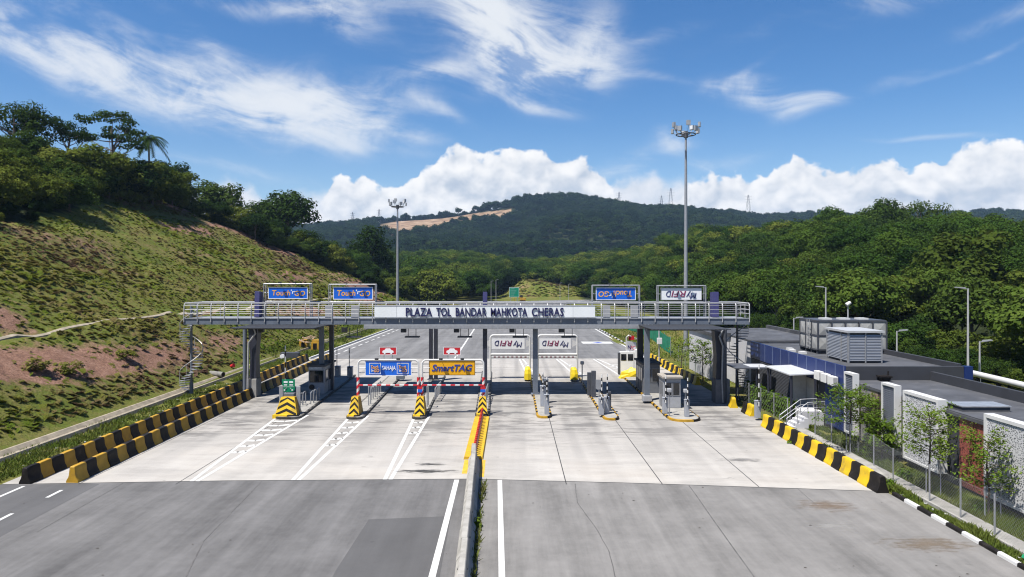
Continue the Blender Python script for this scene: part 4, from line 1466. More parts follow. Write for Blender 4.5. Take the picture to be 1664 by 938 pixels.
# ------------------------------------------------------------------ concrete barrier blocks
def barrier_mesh(paint, seed, L=0.90):
    g = random.Random(seed)
    prof = [(-.30, 0), (-.30, .07), (-.27, .13), (-.20, .26), (-.16, .40), (-.14, .60), (-.125, .74), (-.10, .78), (.10, .78), (.125, .74), (.14, .60), (.16, .40), (.20, .26), (.27, .13), (.30, .07), (.30, 0)]
    n = len(prof)
    rows = [-L / 2, -L / 2 + .03, -L / 6, L / 6, L / 2 - .03, L / 2]
    v = []
    for i, t in enumerate(rows):
        k = 0.955 if i in (0, len(rows) - 1) else 1.0
        for a, b in prof:
            v.append((a * k + g.uniform(-.006, .006), t, max(0, b * (k if b > .5 else 1) + g.uniform(-.006, .006) * (b > .01))))
    mb = MB()
    mb.grid(v, [(i * n + j, i * n + (j + 1) % n, (i + 1) * n + (j + 1) % n, (i + 1) * n + j) for i in range(len(rows) - 1) for j in range(n)] + [tuple(range(n)), tuple(range((len(rows) - 1) * n, len(rows) * n))])
    o = mb.build('concrete_barrier', paint, smooth=True)
    me = o.data
    bpy.data.objects.remove(o)
    return me


BAR = {('y', k): barrier_mesh(YEL, k) for k in range(2)}
BAR.update({('o', k): barrier_mesh(YEL_O, 10 + k) for k in range(2)})
BAR.update({('k', k): barrier_mesh(BLK, 20 + k) for k in range(2)})


def barrier_row(p0, p1, n, first, ycode, lab_y, lab_k, group, ends=None):
    for i in range(n):
        t = i / (n - 1)
        code = (first, ycode if first == 'k' else 'k')[i % 2]
        x, y = p0[0] + (p1[0] - p0[0]) * t, p0[1] + (p1[1] - p0[1]) * t
        o = bpy.data.objects.new('concrete_barrier', BAR[(code, rnd.randrange(2))])
        COL.objects.link(o)
        o.location = (x + rnd.uniform(-.025, .025), y, 0.004)
        o.rotation_euler = (0, rnd.uniform(-.012, .012), math.atan2(-(p1[0] - p0[0]), p1[1] - p0[1]) + rnd.uniform(-.03, .03) + (math.pi if rnd.random() < .5 else 0))
        o.scale = (1, math.dist(p0, p1) / (n - 1) / 0.905, rnd.uniform(.98, 1.02))
        lab = lab_k if code == 'k' else lab_y
        if ends and i == 0: lab = ends[0]
        if ends and i == n - 1: lab = ends[1]
        tag(o, lab, 'barrier', group)


barrier_row((-23.5, 33.7), (-24.55, 82.0), 53, 'k', 'o', 'ochre block in the outer barrier row, on the grass side of the left lane', 'black block in the outer barrier row, on the grass side of the left lane', 'outer row of barrier blocks at left',
            ('black block ending the outer left barrier row nearest the asphalt', 'black block ending the outer left barrier row beyond the gantry'))
barrier_row((-21.35, 33.9), (-22.0, 82.0), 53, 'o', 'o', 'ochre block in the inner barrier row, on the lane side at left', 'black block in the inner barrier row, on the lane side at left', 'inner row of barrier blocks at left',
            ('bright yellow block ending the inner left barrier row by the asphalt seam', 'ochre block ending the inner left barrier row beyond the booth'))
barrier_row((17.15, 32.3), (17.0, 45.8), 16, 'k', 'y', 'bright yellow block in the right barrier row in front of the toll office', 'black block in the right barrier row in front of the toll office', 'barrier blocks in front of the toll office',
            ('black block at the near end of the right barrier row by the kerb', 'black-gapped last block of the right barrier row before the boom post'))
barrier_row((17.15, 64.0), (16.75, 83.5), 22, 'y', 'y', 'yellow block in the barrier row beyond the right pillar', 'black block in the barrier row beyond the right pillar', 'barrier blocks beyond the right pillar',
            ('yellow shaded block starting the row right behind the right pillar', 'last block of the far right barrier row, next to the exit road'))
for code, x, y, lab in (('k', 17.25, 50.7, 'lone black block touching a yellow one near the right boom post'), ('y', 17.3, 49.8, 'lone yellow block beside the right boom post'), ('y', 16.95, 52.9, 'single yellow block at the foot of the right pillar')):
    o = bpy.data.objects.new('concrete_barrier', BAR[(code, 0)])
    COL.objects.link(o); o.location = (x, y, .004); o.rotation_euler = (0, 0, rnd.uniform(-.1, .1))
    tag(o, lab, 'barrier', 'loose barrier blocks at right')


# ------------------------------------------------------------------ concrete median with red spring posts
def median():
    root = empty('median_barrier', (-2.0, 24, 0), 'long grey concrete barrier dividing the two carriageways', 'barrier')
    mb = MB()
    prof = [(-.30, 0), (-.30, .08), (-.17, .28), (-.12, .88), (-.09, .92), (.09, .92), (.12, .88), (.17, .28), (.30, .08), (.30, 0)]
    y = 12.0
    segs = []
    while y < 37.4:
        l = 3.0
        xc0 = -1.62 - (y - 23) * 0.028; xc1 = -1.62 - (y + l - 23) * 0.028
        n = len(prof)
        j = rnd.uniform(-.012, .012)
        l2 = min(l, 37.6 - y)
        v = [(xc0 + a + j, y + .012, b) for a, b in prof] + [(xc1 + a + j, y + l2 - .012, b + rnd.uniform(-.008, .008) * (b > .5)) for a, b in prof]
        mb.grid(v, [(k, (k + 1) % n, n + (k + 1) % n, n + k) for k in range(n)] + [tuple(range(n)), tuple(range(n, 2 * n))])
        y += l
    mb.build('barrier_wall', mat('weathered median concrete', (0.36, 0.345, 0.315), 0.88, var=0.2, scale=1.8, bump=0.3, dirt=0.55, dirt_col=(0.25, 0.235, 0.2)), root)
    mb = MB()
    for k in range(9):
        yy = 14.2 + k * 2.7; xc = -1.62 - (yy - 23) * .028
        mb.cyl((xc - .17, yy, .55), (xc - .12, yy, .55), .035, n=6)
        mb.cyl((xc + .12, yy, .55), (xc + .17, yy, .55), .035, n=6)
    mb.build('lifting_eyes', BLACKPL, root)
    root = empty('median_plinth', (-2.1, 44, 0), 'yellow painted plinth carrying the red spring posts', 'kerb')
    mb = MB()
    mb.prism([(-2.66, 0), (-2.60, .16), (-1.62, .16), (-1.56, 0)], 'y', 37.7, 48.6)
    mb.build('plinth', mat('yellow kerb paint', (0.60, 0.37, 0.018), 0.6, var=.2, dirt=.55, dirt_col=(.3, .2, .06)), root)
    n = 23
    proto = None
    for i in range(n):
        yy = 38.1 + i * (48.2 - 38.1) / (n - 1)
        xx = -2.05 - (yy - 38) * .003
        if proto is None:
            proto = empty('spring_post', (xx, yy, .16), '', 'bollard')
            mb = MB()
            mb.cyl((xx, yy, .16), (xx, yy, .20), .11, n=10)
            mb.build('base', BLACKPL, proto)
            mb = MB()
            zz = [.20, .34, .42, .54, .62, .74, .80]
            for k in range(6):
                mb.cyl((xx, yy, zz[k]), (xx, yy, zz[k + 1]), .078, n=10, mi=(0, 1, 0, 1, 0, 0)[k])
            mb.build('post', [mat('orange red plastic', (0.52, 0.035, 0.02), .45, var=.25), mat('silver reflective band', (.62, .55, .56), .3)], proto, smooth=True)
            r_ = proto
        else:
            r_ = place_copy(proto, (xx, yy, .16))
        r_['label'] = 'red spring post with silver bands in the row on the yellow plinth' if 0 < i < n - 1 else ('red spring post next to the grey median end' if i == 0 else 'red spring post nearest the chevron nose of the middle island')
        r_['group'] = 'red spring posts on the median'
    return


median()


# ------------------------------------------------------------------ toll islands
def island(xa, xb, y0, y1, drift, pal, label, nose=0.9, hk=0.17):
    """slab with a rounded nose, kerb faces painted in alternating blocks"""
    root = empty('toll_island', ((xa + xb) / 2, y0, 0), label, 'traffic island')
    L, Rr = [], []
    N = max(2, int((y1 - y0 - nose) / 0.55))
    for i in range(N + 1):
        y = y0 + nose + (y1 - y0 - nose) * i / N
        t = (y - y0) / (y1 - y0)
        L.append((xa + drift * t, y)); Rr.append((xb + drift * t, y))
    cx_, rx = (xa + xb) / 2, (xb - xa) / 2
    arc = [(cx_ - rx * math.cos(a) ** 0.8 if math.cos(a) > 0 else cx_ + rx * (-math.cos(a)) ** 0.8, y0 + nose - nose * math.sin(a) ** .8) for a in np.linspace(0, math.pi, 11)][1:-1]
    out = L[::-1] + arc + Rr
    n = len(out)
    cen = (cx_ + drift * .5, (y0 + y1) / 2)
    inn = []
    for i, (x, y) in enumerate(out):
        k = 0.13
        xm = cx_ + drift * (y - y0) / (y1 - y0)
        inn.append((x + (k if x < xm else -k) * min(1, abs(x - xm) / .2), max(y, y0 + .13) if y < y0 + nose else y))
    mb = MB()
    for i in range(n - 1):
        (x0, yy0), (x1, yy1) = out[i], out[i + 1]
        (u0, w0), (u1, w1) = inn[i], inn[i + 1]
        isnose = N + 1 <= i + 1 and i < N + len(arc) + 1
        if isnose:
            m_ = 0 if (i - N) < len(arc) * .62 else 1
        else:
            m_ = i % 2
        mb.face([(x0, yy0, 0), (x1, yy1, 0), (x1 * .98 + u1 * .02, yy1, hk - .02), (x0 * .98 + u0 * .02, yy0, hk - .02)], m_)
        mb.face([(x0 * .98 + u0 * .02, yy0, hk - .02), (x1 * .98 + u1 * .02, yy1, hk - .02), (u1, w1, hk), (u0, w0, hk)], m_)
    mb.face([(out[0][0], out[0][1], 0), (out[-1][0], out[-1][1], 0), (inn[-1][0], inn[-1][1], hk), (inn[0][0], inn[0][1], hk)], 1)
    mb.build('kerb_face', pal, root)
    mb = MB()
    for i in range(n // 2):
        a, b_ = inn[i], inn[i + 1]
        c, d = inn[n - 2 - i], inn[n - 1 - i]
        if n - 2 - i <= i: break
        mb.face([(*a, hk), (*b_, hk), (*c, hk), (*d, hk)])
    mb.build('slab_top', CONC, root)
    return root


KY = [YEL_O, BLK]
KW = [mat('kerb dark paint', (.035, .033, .032), .6, var=.3), BLK]
KB = [mat('dusty black paint', (.04, .037, .034), .6, var=.3), mat('dull kerb grey', (.13, .125, .115), .8, var=.3)]
island(-16.85, -14.9, 48.3, 69.5, -0.85, KB, 'wide toll island carrying the left booth, first island from the left barriers', nose=.8)
island(-11.75, -10.45, 48.2, 69.0, -0.55, KB, 'narrow toll island under the left post of the blue lane sign')
island(-7.1, -6.05, 48.2, 69.0, -0.6, KB, 'narrow toll island between the blue and the yellow lane signs')
island(-2.65, -1.6, 48.9, 72.0, -0.5, KB, 'middle toll island on the median line under the centre column')
island(1.75, 2.85, 48.6, 70.0, 0.0, KY, 'narrow toll island with yellow and black kerb, next right of the median')
island(6.4, 7.55, 47.9, 69.0, 0.15, KY, 'narrow toll island with yellow and black kerb, left of the right booths')
island(10.95, 13.2, 47.4, 71.0, 0.0, KY, 'wide toll island carrying the two grey booths at right', nose=1.2)


# ------------------------------------------------------------------ chevron noses
def chevron_nose(xc, w, y0, dep, h, label, top=0.6):
    root = empty('island_nose', (xc, y0, .17), label, 'crash cushion')
    wt = w * top
    z0 = .17
    mb = MB()
    b = [(xc - w / 2, y0, z0), (xc + w / 2, y0, z0), (xc + w * .42, y0 + dep, z0), (xc - w * .42, y0 + dep, z0)]
    t = [(xc - wt / 2, y0 + .42, z0 + h), (xc + wt / 2, y0 + .42, z0 + h), (xc + wt * .5, y0 + dep * .7, z0 + h * .96), (xc - wt * .5, y0 + dep * .7, z0 + h * .96)]
    v = b + t
    mb.grid(v, [(0, 1, 5, 4), (1, 2, 6, 5), (2, 3, 7, 6), (3, 0, 4, 7), (4, 5, 6, 7), (3, 2, 1, 0)], [0, 1, 1, 1, 1, 1])
    # black chevrons lying on the sloping front face
    def P(u, t_):
        wx = (w + (wt - w) * t_) / 2
        return (xc + u * wx, y0 + .42 * t_ - .008, z0 + h * t_ + .002)
    for k in range(3 if h > .9 else 2):
        lo = -0.02 + k * .34
        th = .155
        for s_ in (-1, 1):
            def cl(a): return min(max(a, 0.0), .995)
            q = [P(0, cl(lo + .26)), P(s_ * .94, cl(lo)), P(s_ * .94, cl(lo + th)), P(0, cl(lo + .26 + th))]
            if q[0] == q[3]: continue
            mb.face(q if s_ > 0 else q[::-1], 2)
    mb.build('nose_body', [YEL, YEL_O, BLK], root)
    mb = MB()
    mb.prism([(xc - w * .56, y0 - .18), (xc + w * .1, y0 - .3), (xc + w * .1, y0 + .35), (xc - w * .56, y0 + .4)], 'z', .0, .26, 0)
    mb.prism([(xc + w * .1 + .003, y0 - .3), (xc + w * .56, y0 - .1), (xc + w * .56, y0 + .4), (xc + w * .1 + .003, y0 + .35)], 'z', .0, .24, 1)
    mb.build('nose_kerb', [YEL, BLK], root)
    return root


chevron_nose(-16.0, 1.60, 48.75, 1.5, 1.25, 'wide yellow and black chevron nose below the green sign')
chevron_nose(-11.2, 0.78, 48.7, 1.7, 1.28, 'narrow chevron nose under the left post of the blue sign portal')
chevron_nose(-6.55, 0.78, 48.7, 1.7, 1.28, 'narrow chevron nose between the blue and yellow sign portals')
chevron_nose(-2.12, 0.74, 49.2, 1.3, 1.2, 'narrow chevron nose at the head of the red spring posts')


# ------------------------------------------------------------------ lane sign portals
def hoop(mb, x0, x1, y, zb, zt, r=.065, mi=0, rad=.32, n=10):
    pts = [(x0, y, zb)]
    for k in range(n + 1):
        a = math.pi - (math.pi / 2) * k / n
        pts.append((x0 + rad + rad * math.cos(a), y, zt - rad + rad * math.sin(a)))
    for k in range(n + 1):
        a = math.pi / 2 - (math.pi / 2) * k / n
        pts.append((x1 - rad + rad * math.cos(a), y, zt - rad + rad * math.sin(a)))
    pts.append((x1, y, zb))
    mb.tube(pts, r, 8, mi)


def spiral_sleeve(x, y, z0, z1, r, name, parent, mats):
    mb = MB()
    k, z = 0, z0
    while z < z1 - .01:
        dz = min(.26, z1 - z)
        # slanted bands
        n = 12
        v = []
        for zz in (z, z + dz):
            for j in range(n):
                a = 2 * math.pi * j / n
                v.append((x + r * math.cos(a), y + r * math.sin(a), min(max(zz + .12 * math.cos(a) * (1 if z0 < zz < z1 - .02 else 0), z0), z1)))
        mb.grid(v, [(j, (j + 1) % n, n + (j + 1) % n, n + j) for j in range(n)], k % 2)
        z += dz; k += 1
    return mb.build(name, mats, parent, smooth=True)


RW = [RED, WHT]


def height_bar(x0, x1, y, z, parent, n=13, mats=RW):
    mb = MB()
    for k in range(n):
        a, b = x0 + (x1 - x0) * k / n, x0 + (x1 - x0) * (k + 1) / n
        mb.cyl((a, y, z), (b, y, z), .055, n=8, mi=k % 2, cap=k in (0, n - 1))
    return mb.build('height_bar', mats, parent, smooth=True)


def board(name, x0, x1, z0, z1, y, t, face, rim, parent, rimw=.05, back=None):
    """flat sign board with a raised rim, facing the camera side"""
    mb = MB()
    mb.box((x0, y, z0), (x1, y + t, z1), 0)
    for (a, b, c, d) in ((x0, x1, z1 - rimw, z1), (x0, x1, z0, z0 + rimw), (x0, x0 + rimw, z0 + rimw, z1 - rimw), (x1 - rimw, x1, z0 + rimw, z1 - rimw)):
        mb.box((a, y - .012, c), (b, y - .002, d), 1)
    return mb.build(name, [face, rim], parent)


def sign_lamp(x, y, z, parent):
    mb = MB()
    mb.bar((x, y + .05, z), (x, y - .30, z + .12), .03)
    mb.box((x - .13, y - .42, z + .06), (x + .13, y - .26, z + .17))
    return mb.build('floodlight', BLACKPL, parent)


def car_picto(cx, cz, w, y, parent):
    s = w / 2
    body = [(-1, -.30), (-1, .05), (-.80, .16), (-.62, .20), (-.40, .52), (.40, .52), (.62, .20), (.80, .16), (1, .05), (1, -.30), (.78, -.30), (.70, -.52), (.48, -.52), (.42, -.30), (-.42, -.30), (-.48, -.52), (-.70, -.52), (-.78, -.30)]
    mb = MB()
    mb.prism([(cx + a * s, cz + b * s) for a, b in body], 'y', y - .02, y - .004)
    return mb.build('car_symbol', SIGNWHITE, parent)


def portal_left(px0, px1, y, kind):
    x0, x1 = X(px0, y), X(px1, y)
    zt = Z(585, y)
    lab = {'blue': 'white pipe portal with blue lane sign and small red car sign on top', 'yellow': 'white pipe portal with yellow lane sign and small red car sign on top'}[kind]
    root = empty('lane_portal', ((x0 + x1) / 2, y, 0), lab, 'lane sign')
    mb = MB()
    hoop(mb, x0, x1, y, .9, zt)
    mb.cyl((x0, y, Z(598, y)), (x0 + .55, y, Z(598, y)), .03, n=6)
    mb.cyl((x1, y, Z(598, y)), (x1 - .55, y, Z(598, y)), .03, n=6)
    mb.build('portal_frame', WHT, root, smooth=True)
    sb = height_bar(x0 + .05, x1 - .05, y - .06, Z(626, y), root)
    spiral_sleeve(x0, y, .9, Z(613, y), .11, 'striped_sleeve', root, RW)
    spiral_sleeve(x1, y, .9, Z(613, y), .11, 'striped_sleeve', root, RW)
    mb = MB()
    xm = (x0 + x1) / 2
    for zz in (Z(592, y), Z(606, y)):
        mb.bar((x0 + .06, y + .10, zz), (x1 - .06, y + .10, zz), .05, .05)
    mb.build('sign_bracket', STEEL, root)
    if kind == 'blue':
        bx0, bx1, bz0, bz1 = X(593, y), X(669, y), Z(611, y), Z(586, y)
        pn = board('sign_panel', bx0, bx1, bz0, bz1, y, .06, SIGNBLUE, SIGNWHITE, root, .05)
        for c in (X(609.5, y), X(654.5, y)):
            b_ = board('logo_box', c - .42, c + .42, Z(608, y), Z(590, y), y - .02, .015, SIGNBLUE, SIGNWHITE, root, .035)
            lettering('Touch', c - .03, Z(596.5, y), .54, .24, y - .03, SIGNORANGE, root, .02, .2, depth=.02)
            lettering("'n", c - .2, Z(602, y), .17, .18, y - .03, SIGNWHITE, root, .02, .2, depth=.02)
            lettering('GO', c + .12, Z(602.5, y), .38, .22, y - .03, SIGNORANGE, root, .02, .2, depth=.02)
        lettering('SAHAJA', X(632, y), Z(599, y), 1.0, .40, y, SIGNWHITE, root, .012)
        mb = MB()
        mb.prism([(X(679.5, y), Z(632, y)), (X(686.5, y), Z(632, y)), (X(686.5, y), Z(628, y)), (X(679.5, y), Z(628, y))], 'y', y - .18, y - .13, 0)
        mb.prism([(X(679.5, y), Z(637, y)), (X(686.5, y), Z(637, y)), (X(686.5, y), Z(632.1, y)), (X(679.5, y), Z(632.1, y))], 'y', y - .18, y - .13, 1)
        mb.build('post_plate', [RED, SIGNBLUE], root)
    else:
        bx0, bx1, bz0, bz1 = X(697, y), X(772, y), Z(610, y), Z(586, y)
        board('sign_panel', bx0, bx1, bz0, bz1, y, .06, SIGNYEL, mat('dark sign rim', (.16, .09, .02), .5), root, .045)
        lettering('SmartTAG', X(734.5, y), Z(598, y), 2.95, .50, y, mat('sign ink blue', (.02, .05, .30), .45), root, .022, .25)
        mb = MB()
        mb.prism([(X(781, y), Z(632, y)), (X(789, y), Z(632, y)), (X(789, y), Z(628, y)), (X(781, y), Z(628, y))], 'y', y - .18, y - .13, 0)
        mb.prism([(X(781, y), Z(637, y)), (X(789, y), Z(637, y)), (X(789, y), Z(632.1, y)), (X(781, y), Z(632.1, y))], 'y', y - .18, y - .13, 1)
        mb.build('post_plate', [RED, SIGNBLUE], root)
    for f in (.27, .73):
        sign_lamp(bx0 + (bx1 - bx0) * f, y, bz1 + .03, root)
    rx = X(630.5 if kind == 'blue' else 734.5, y)
    board('car_sign', rx - .62, rx + .62, Z(577, y), Z(564, y), y, .04, RED, SIGNWHITE, root, .03)
    car_picto(rx, (Z(577, y) + Z(564, y)) / 2 - .02, .80, y, root)
    mb = MB()
    for q in (-.3, .3):
        mb.cyl((rx + q, y + .06, zt), (rx + q, y + .06, Z(577, y) + .1), .025, n=6)
    mb.build('car_sign_post', STEEL, root)


portal_left(582, 680, 50.0, 'blue')
portal_left(686, 786, 50.1, 'yellow')


def portal_right(px0, px1, spx0, spx1, y, lab, ztop=545, sz=(548.5, 567.5), ang=0):
    x0, x1 = X(px0, y), X(px1, y)
    root = empty('lane_portal', ((x0 + x1) / 2, y, 0), lab, 'lane sign')
    mb = MB()
    hoop(mb, x0, x1, y, .17, Z(ztop, y), .10)
    hoop(mb, x0 - .02, x1 + .02, y + .55, .17, Z(ztop + 1, y), .05)
    zb = Z(576, y)
    mb.cyl((x0, y, zb), (x1, y, zb), .12, n=8)
    n = 7
    for s_ in (x0, x1):
        for k in range(n):
            za, zc = .5 + (Z(ztop, y) - .8) * k / n, .5 + (Z(ztop, y) - .8) * (k + 1) / n
            a, b = ((y, za), (y + .55, zc)) if k % 2 else ((y + .55, za), (y, zc))
            mb.bar((s_, a[0], a[1]), (s_, b[0], b[1]), .03, .03)
    mb.build('portal_frame', WHT, root, smooth=True)
    height_bar(x0 + .1, x1 - .1, y - .05, Z(580.5, y), root, 17, [WHT, mat('dark stripe paint', (.18, .06, .06), .5)])
    bx0, bx1 = X(spx0, y), X(spx1, y)
    board('sign_panel', bx0, bx1, Z(sz[1], y), Z(sz[0], y), y - .12, .06, SIGNWHITE, mat('thin grey rim', (.25, .25, .27), .5), root, .03)
    cx_, w = (bx0 + bx1) / 2, (bx1 - bx0)
    cz = Z((sz[0] + sz[1]) / 2, y)
    # the board hangs upside down: the lettering is turned half round
    lettering('My', cx_ + w * .28, cz - .04, w * .26, .62, y - .12, SIGNDARK, root, .0, .2, flip=True)
    lettering('RFI', cx_ - w * .06, cz + .03, w * .36, .50, y - .12, SIGNMAROON, root, .0, .2, flip=True)
    lettering('D', cx_ - w * .33, cz + .03, w * .13, .50, y - .12, SIGNDARK, root, .0, .2, flip=True)
    mb = MB()
    for s_, x in ((-1, bx0), (1, bx1)):
        mb.face([(x + s_ * .75, y - .05, cz), (x + s_ * .12, y - .05, cz + .36), (x + s_ * .12, y - .05, cz - .36)])
        mb.face([(x + s_ * .75, y - .03, cz), (x + s_ * .12, y - .03, cz - .36), (x + s_ * .12, y - .03, cz + .36)])
    mb.build('arrow_plate', WHT, root, fix=False)


portal_right(797, 861, 798, 853, 67.5, 'white lattice portal with upside-down white sign, next right of the centre column')
portal_right(874, 938, 875.5, 928, 67.6, 'white lattice portal with upside-down white sign, second right of the centre column')
o_ = None


def portal_nfc():
    y = 69.5
    x0, x1 = X(1018, y), X(1039, y)
    root = empty('lane_portal', ((x0 + x1) / 2, y, 0), 'angled white portal with small payment sign above the yellow tarpaulin', 'lane sign')
    mb = MB()
    mb.tube([(x0, y, .17), (x0, y, Z(548, y)), (x0 + .2, y, Z(545, y)), (x1, y + .6, Z(553, y)), (x1 + .1, y + .6, .17)], .07, 8)
    mb.bar((x0, y, Z(580, y)), (x1, y + .6, Z(587, y)), .07, .07)
    mb.build('portal_frame', WHT, root, smooth=True)
    mb = MB()
    a, b = (X(1019, y), y - .1), (X(1035, y), y + .35)
    mb.grid([(a[0], a[1], Z(571, y)), (b[0], b[1], Z(576, y)), (b[0], b[1], Z(557, y)), (a[0], a[1], Z(554, y)), (a[0], a[1] + .06, Z(571, y)), (b[0], b[1] + .06, Z(576, y)), (b[0], b[1] + .06, Z(557, y)), (a[0], a[1] + .06, Z(554, y))],
            [(0, 1, 2, 3), (7, 6, 5, 4), (0, 4, 5, 1), (1, 5, 6, 2), (2, 6, 7, 3), (3, 7, 4, 0)])
    mb.build('sign_panel', SIGNWHITE, root)
    lettering('N', X(1022.5, y), Z(564.5, y), .32, .42, y - .12, SIGNDARK, root, .02, .1)
    lettering('FC', X(1028.5, y), Z(565.5, y), .50, .42, y - .0, mat('sign red ink', (.45, .02, .06), .5), root, .02, .1)
    mb = MB()
    mb.box((X(1022, y), y + .1, Z(553, y)), (X(1031, y), y + .2, Z(546, y)))
    mb.build('car_sign', RED, root)


portal_nfc()


# ------------------------------------------------------------------ the gantry across the lanes
GY0, GY1 = 57.0, 60.4


def gantry():
    xl, xr = X(299, GY0), X(1218, GY0)
    zb, zd, zt = Z(527.5, GY0), Z(517.5, GY0), Z(493.0, GY0)
    root = empty('toll_gantry', ((xl + xr) / 2, GY0, 0), 'long blue grey walkway gantry with white railings spanning every toll lane', 'gantry')
    # beams
    mb = MB()
    mb.box((xl, GY0, zb + .05), (xr, GY0 + .12, zd - .02), 0)
    mb.box((xl, GY0 - .05, zd - .05), (xr, GY0 + .2, zd + .03), 1)
    mb.box((xl, GY0 - .03, zb), (xr, GY0 + .25, zb + .045), 0)
    n = 42
    for k in range(n + 1):
        x = xl + (xr - xl) * k / n
        mb.box((x - .02, GY0 - .025, zb + .05), (x + .02, GY0 - .002, zd - .055), 0)
    mb.build('front_beam', [STEEL_B, STEEL], root)
    mb = MB()
    mb.box((xl, GY1 - .12, zb + .05), (xr, GY1, zd - .02))
    mb.build('rear_beam', STEEL_B, root)
    mb = MB()
    mb.box((X(592, GY0), GY0 - .22, zb - .34), (X(1065, GY0), GY0 + .18, zb - .01))
    mb.build('lower_girder', STEEL, root, bevel=.02)
    mb = MB()
    mb.box((xl, GY0 + .13, zd - .10), (xr, GY1 - .13, zd - .03))
    for k in range(22):
        x = xl + .8 + (xr - xl - 1.6) * k / 21
        mb.box((x - .06, GY0 + .13, zb + .1), (x + .06, GY1 - .13, zd - .11))
    mb.build('deck', mat('deck plate', (.30, .32, .35), .6, var=.15, metal=.2), root)
    # flat canopy behind the walkway and the two lower canopies over the outer lanes
    mb = MB()
    mb.box((X(592, GY0), GY1 + .003, zb - .05), (X(1065, GY0), 63.6, zb + .14))
    mb.build('rear_canopy', STEEL_D, root)
    for (px0, px1, y0, x_) in ((370, 509, 52.7, 0), (1060, 1188, 51.2, 1)):
        x0, x1 = X(px0, y0), X(px1, y0)
        mb = MB()
        z = Z(533.5 if x_ == 0 else 535.5, y0)
        za = zb - .10
        m_ = int((x1 - x0) / .14)
        v = []
        for k in range(m_ + 1):
            x = x0 + (x1 - x0) * k / m_
            dz = .02 * (k % 2)
            v += [(x, y0, z + dz), (x, 66.6, za + dz), (x, y0, z - .04), (x, 66.6, za - .04)]
        fs = []
        for k in range(m_):
            a, b = 4 * k, 4 * k + 4
            fs += [(a, b, b + 1, a + 1), (a + 2, a + 3, b + 3, b + 2), (a, a + 2, b + 2, b), (a + 1, b + 1, b + 3, a + 3)]
        fs += [(0, 1, 3, 2), (4 * m_, 4 * m_ + 2, 4 * m_ + 3, 4 * m_ + 1)]
        mb.grid(v, fs)
        mb.build('side_canopy', mat('canopy sheet', (.045, .047, .052), .55, var=.15, metal=.2), root)
        for k in range(4):
            yy = y0 + 2.2 + (65.5 - y0 - 2.2) * k / 3
            mb = MB()
            mb.box((x0, yy, z - .26), (x1, yy + .12, z - .14))
            mb.build('canopy_purlin', STEEL_D, root)
    # railing
    posts = 42
    proto = None
    for k in range(posts + 1):
        x = xl + .02 + (xr - xl - .04) * k / posts
        if proto is None:
            mb = MB()
            mb.tube([(x, GY0 - .05, zd - .32), (x, GY0 - .07, zd + .5), (x, GY0 - .03, zt - .2), (x, GY0 + .06, zt - .05), (x, GY0 + .16, zt)], [.045, .045, .04, .035, .03], 6)
            proto = mb.build('rail_post', STEEL_W, root, smooth=True)
            px_ = x
        else:
            c = proto.copy(); COL.objects.link(c); c.parent = root; c.location = (x - px_, 0, 0)
    for nm, yy in (('front_rail', GY0), ('rear_rail', GY1 - .1)):
        mb = MB()
        mb.cyl((xl, yy + (.16 if yy == GY0 else 0), zt), (xr, yy + (.16 if yy == GY0 else 0), zt), .05, n=8)
        for zz in (.30, .58, .86):
            mb.cyl((xl, yy - .02, zd + (zt - zd) * zz), (xr, yy - .02, zd + (zt - zd) * zz), .019, n=6)
        if yy != GY0:
            for k in range(30):
                x = xl + (xr - xl) * k / 29
                mb.cyl((x, yy, zd), (x, yy, zt), .028, n=6)
        mb.build(nm, STEEL_W if nm == 'front_rail' else STEEL, root, smooth=True)
    mb = MB()
    for x in (xl, xr):
        mb.cyl((x, GY0 + .16, zt), (x, GY1 - .1, zt), .04, n=6)
        for zz in (.30, .58, .86):
            mb.cyl((x, GY0, zd + (zt - zd) * zz), (x, GY1, zd + (zt - zd) * zz), .026, n=6)
        for q in (.33, .66):
            mb.cyl((x, GY0 + 3.4 * q, zd), (x, GY0 + 3.4 * q, zt), .03, n=6)
    mb.build('end_rail', STEEL_W, root, smooth=True)
    # grey cable boxes on the deck
    for px in (536, 578, 985, 1030):
        x = X(px, GY0 + 1)
        mb = MB()
        mb.box((x - .3, GY0 + .6, zd), (x + .3, GY0 + .95, zd + 1.05))
        mb.build('cable_cabinet', PANELGREY, root, bevel=.02)
    # pillars
    for (px0, px1, pyb, pyt, side) in ((403, 416.5, 646, 616, -1), (1163, 1175, 656, 617, 1)):
        d = F * H / (pyb - HZ)
        x0, x1 = X(px0, d), X(px1, d)
        zp = Z(pyt, d)
        mb = MB()
        mb.box((x0, d, 0), (x1 + (.55 if side > 0 else 0), d + 1.15, zp))
        mb.build('pillar_plinth', CONC if side < 0 else CONC_D, root, bevel=.03)
        mb = MB()
        w = x1 - x0
        # flared steel pillar: narrow waist, wide head
        prof = [(x0 + w * .10, zp), (x0 + w * .92, zp), (x0 + w * .85, zp + 1.8), (x1 + .05, zb - .36), (x0 - .05, zb - .36), (x0 + w * .2, zp + 1.8)]
        mb.prism(prof, 'y', d + .12, d + 1.05)
        mb.build('pillar', NAVY, root)
        mb = MB()
        r = .16 if side < 0 else .2
        xx = x0 - .30 if side < 0 else x1 + .12
        mb.cyl((xx, d + .1, 0), (xx, d + .1, zb - .2), r, n=12)
        mb.build('side_column', STEEL_B if side < 0 else STEEL_D, root, smooth=True)
        mb = MB()
        xp = x0 + .12 if side < 0 else x1 - .35
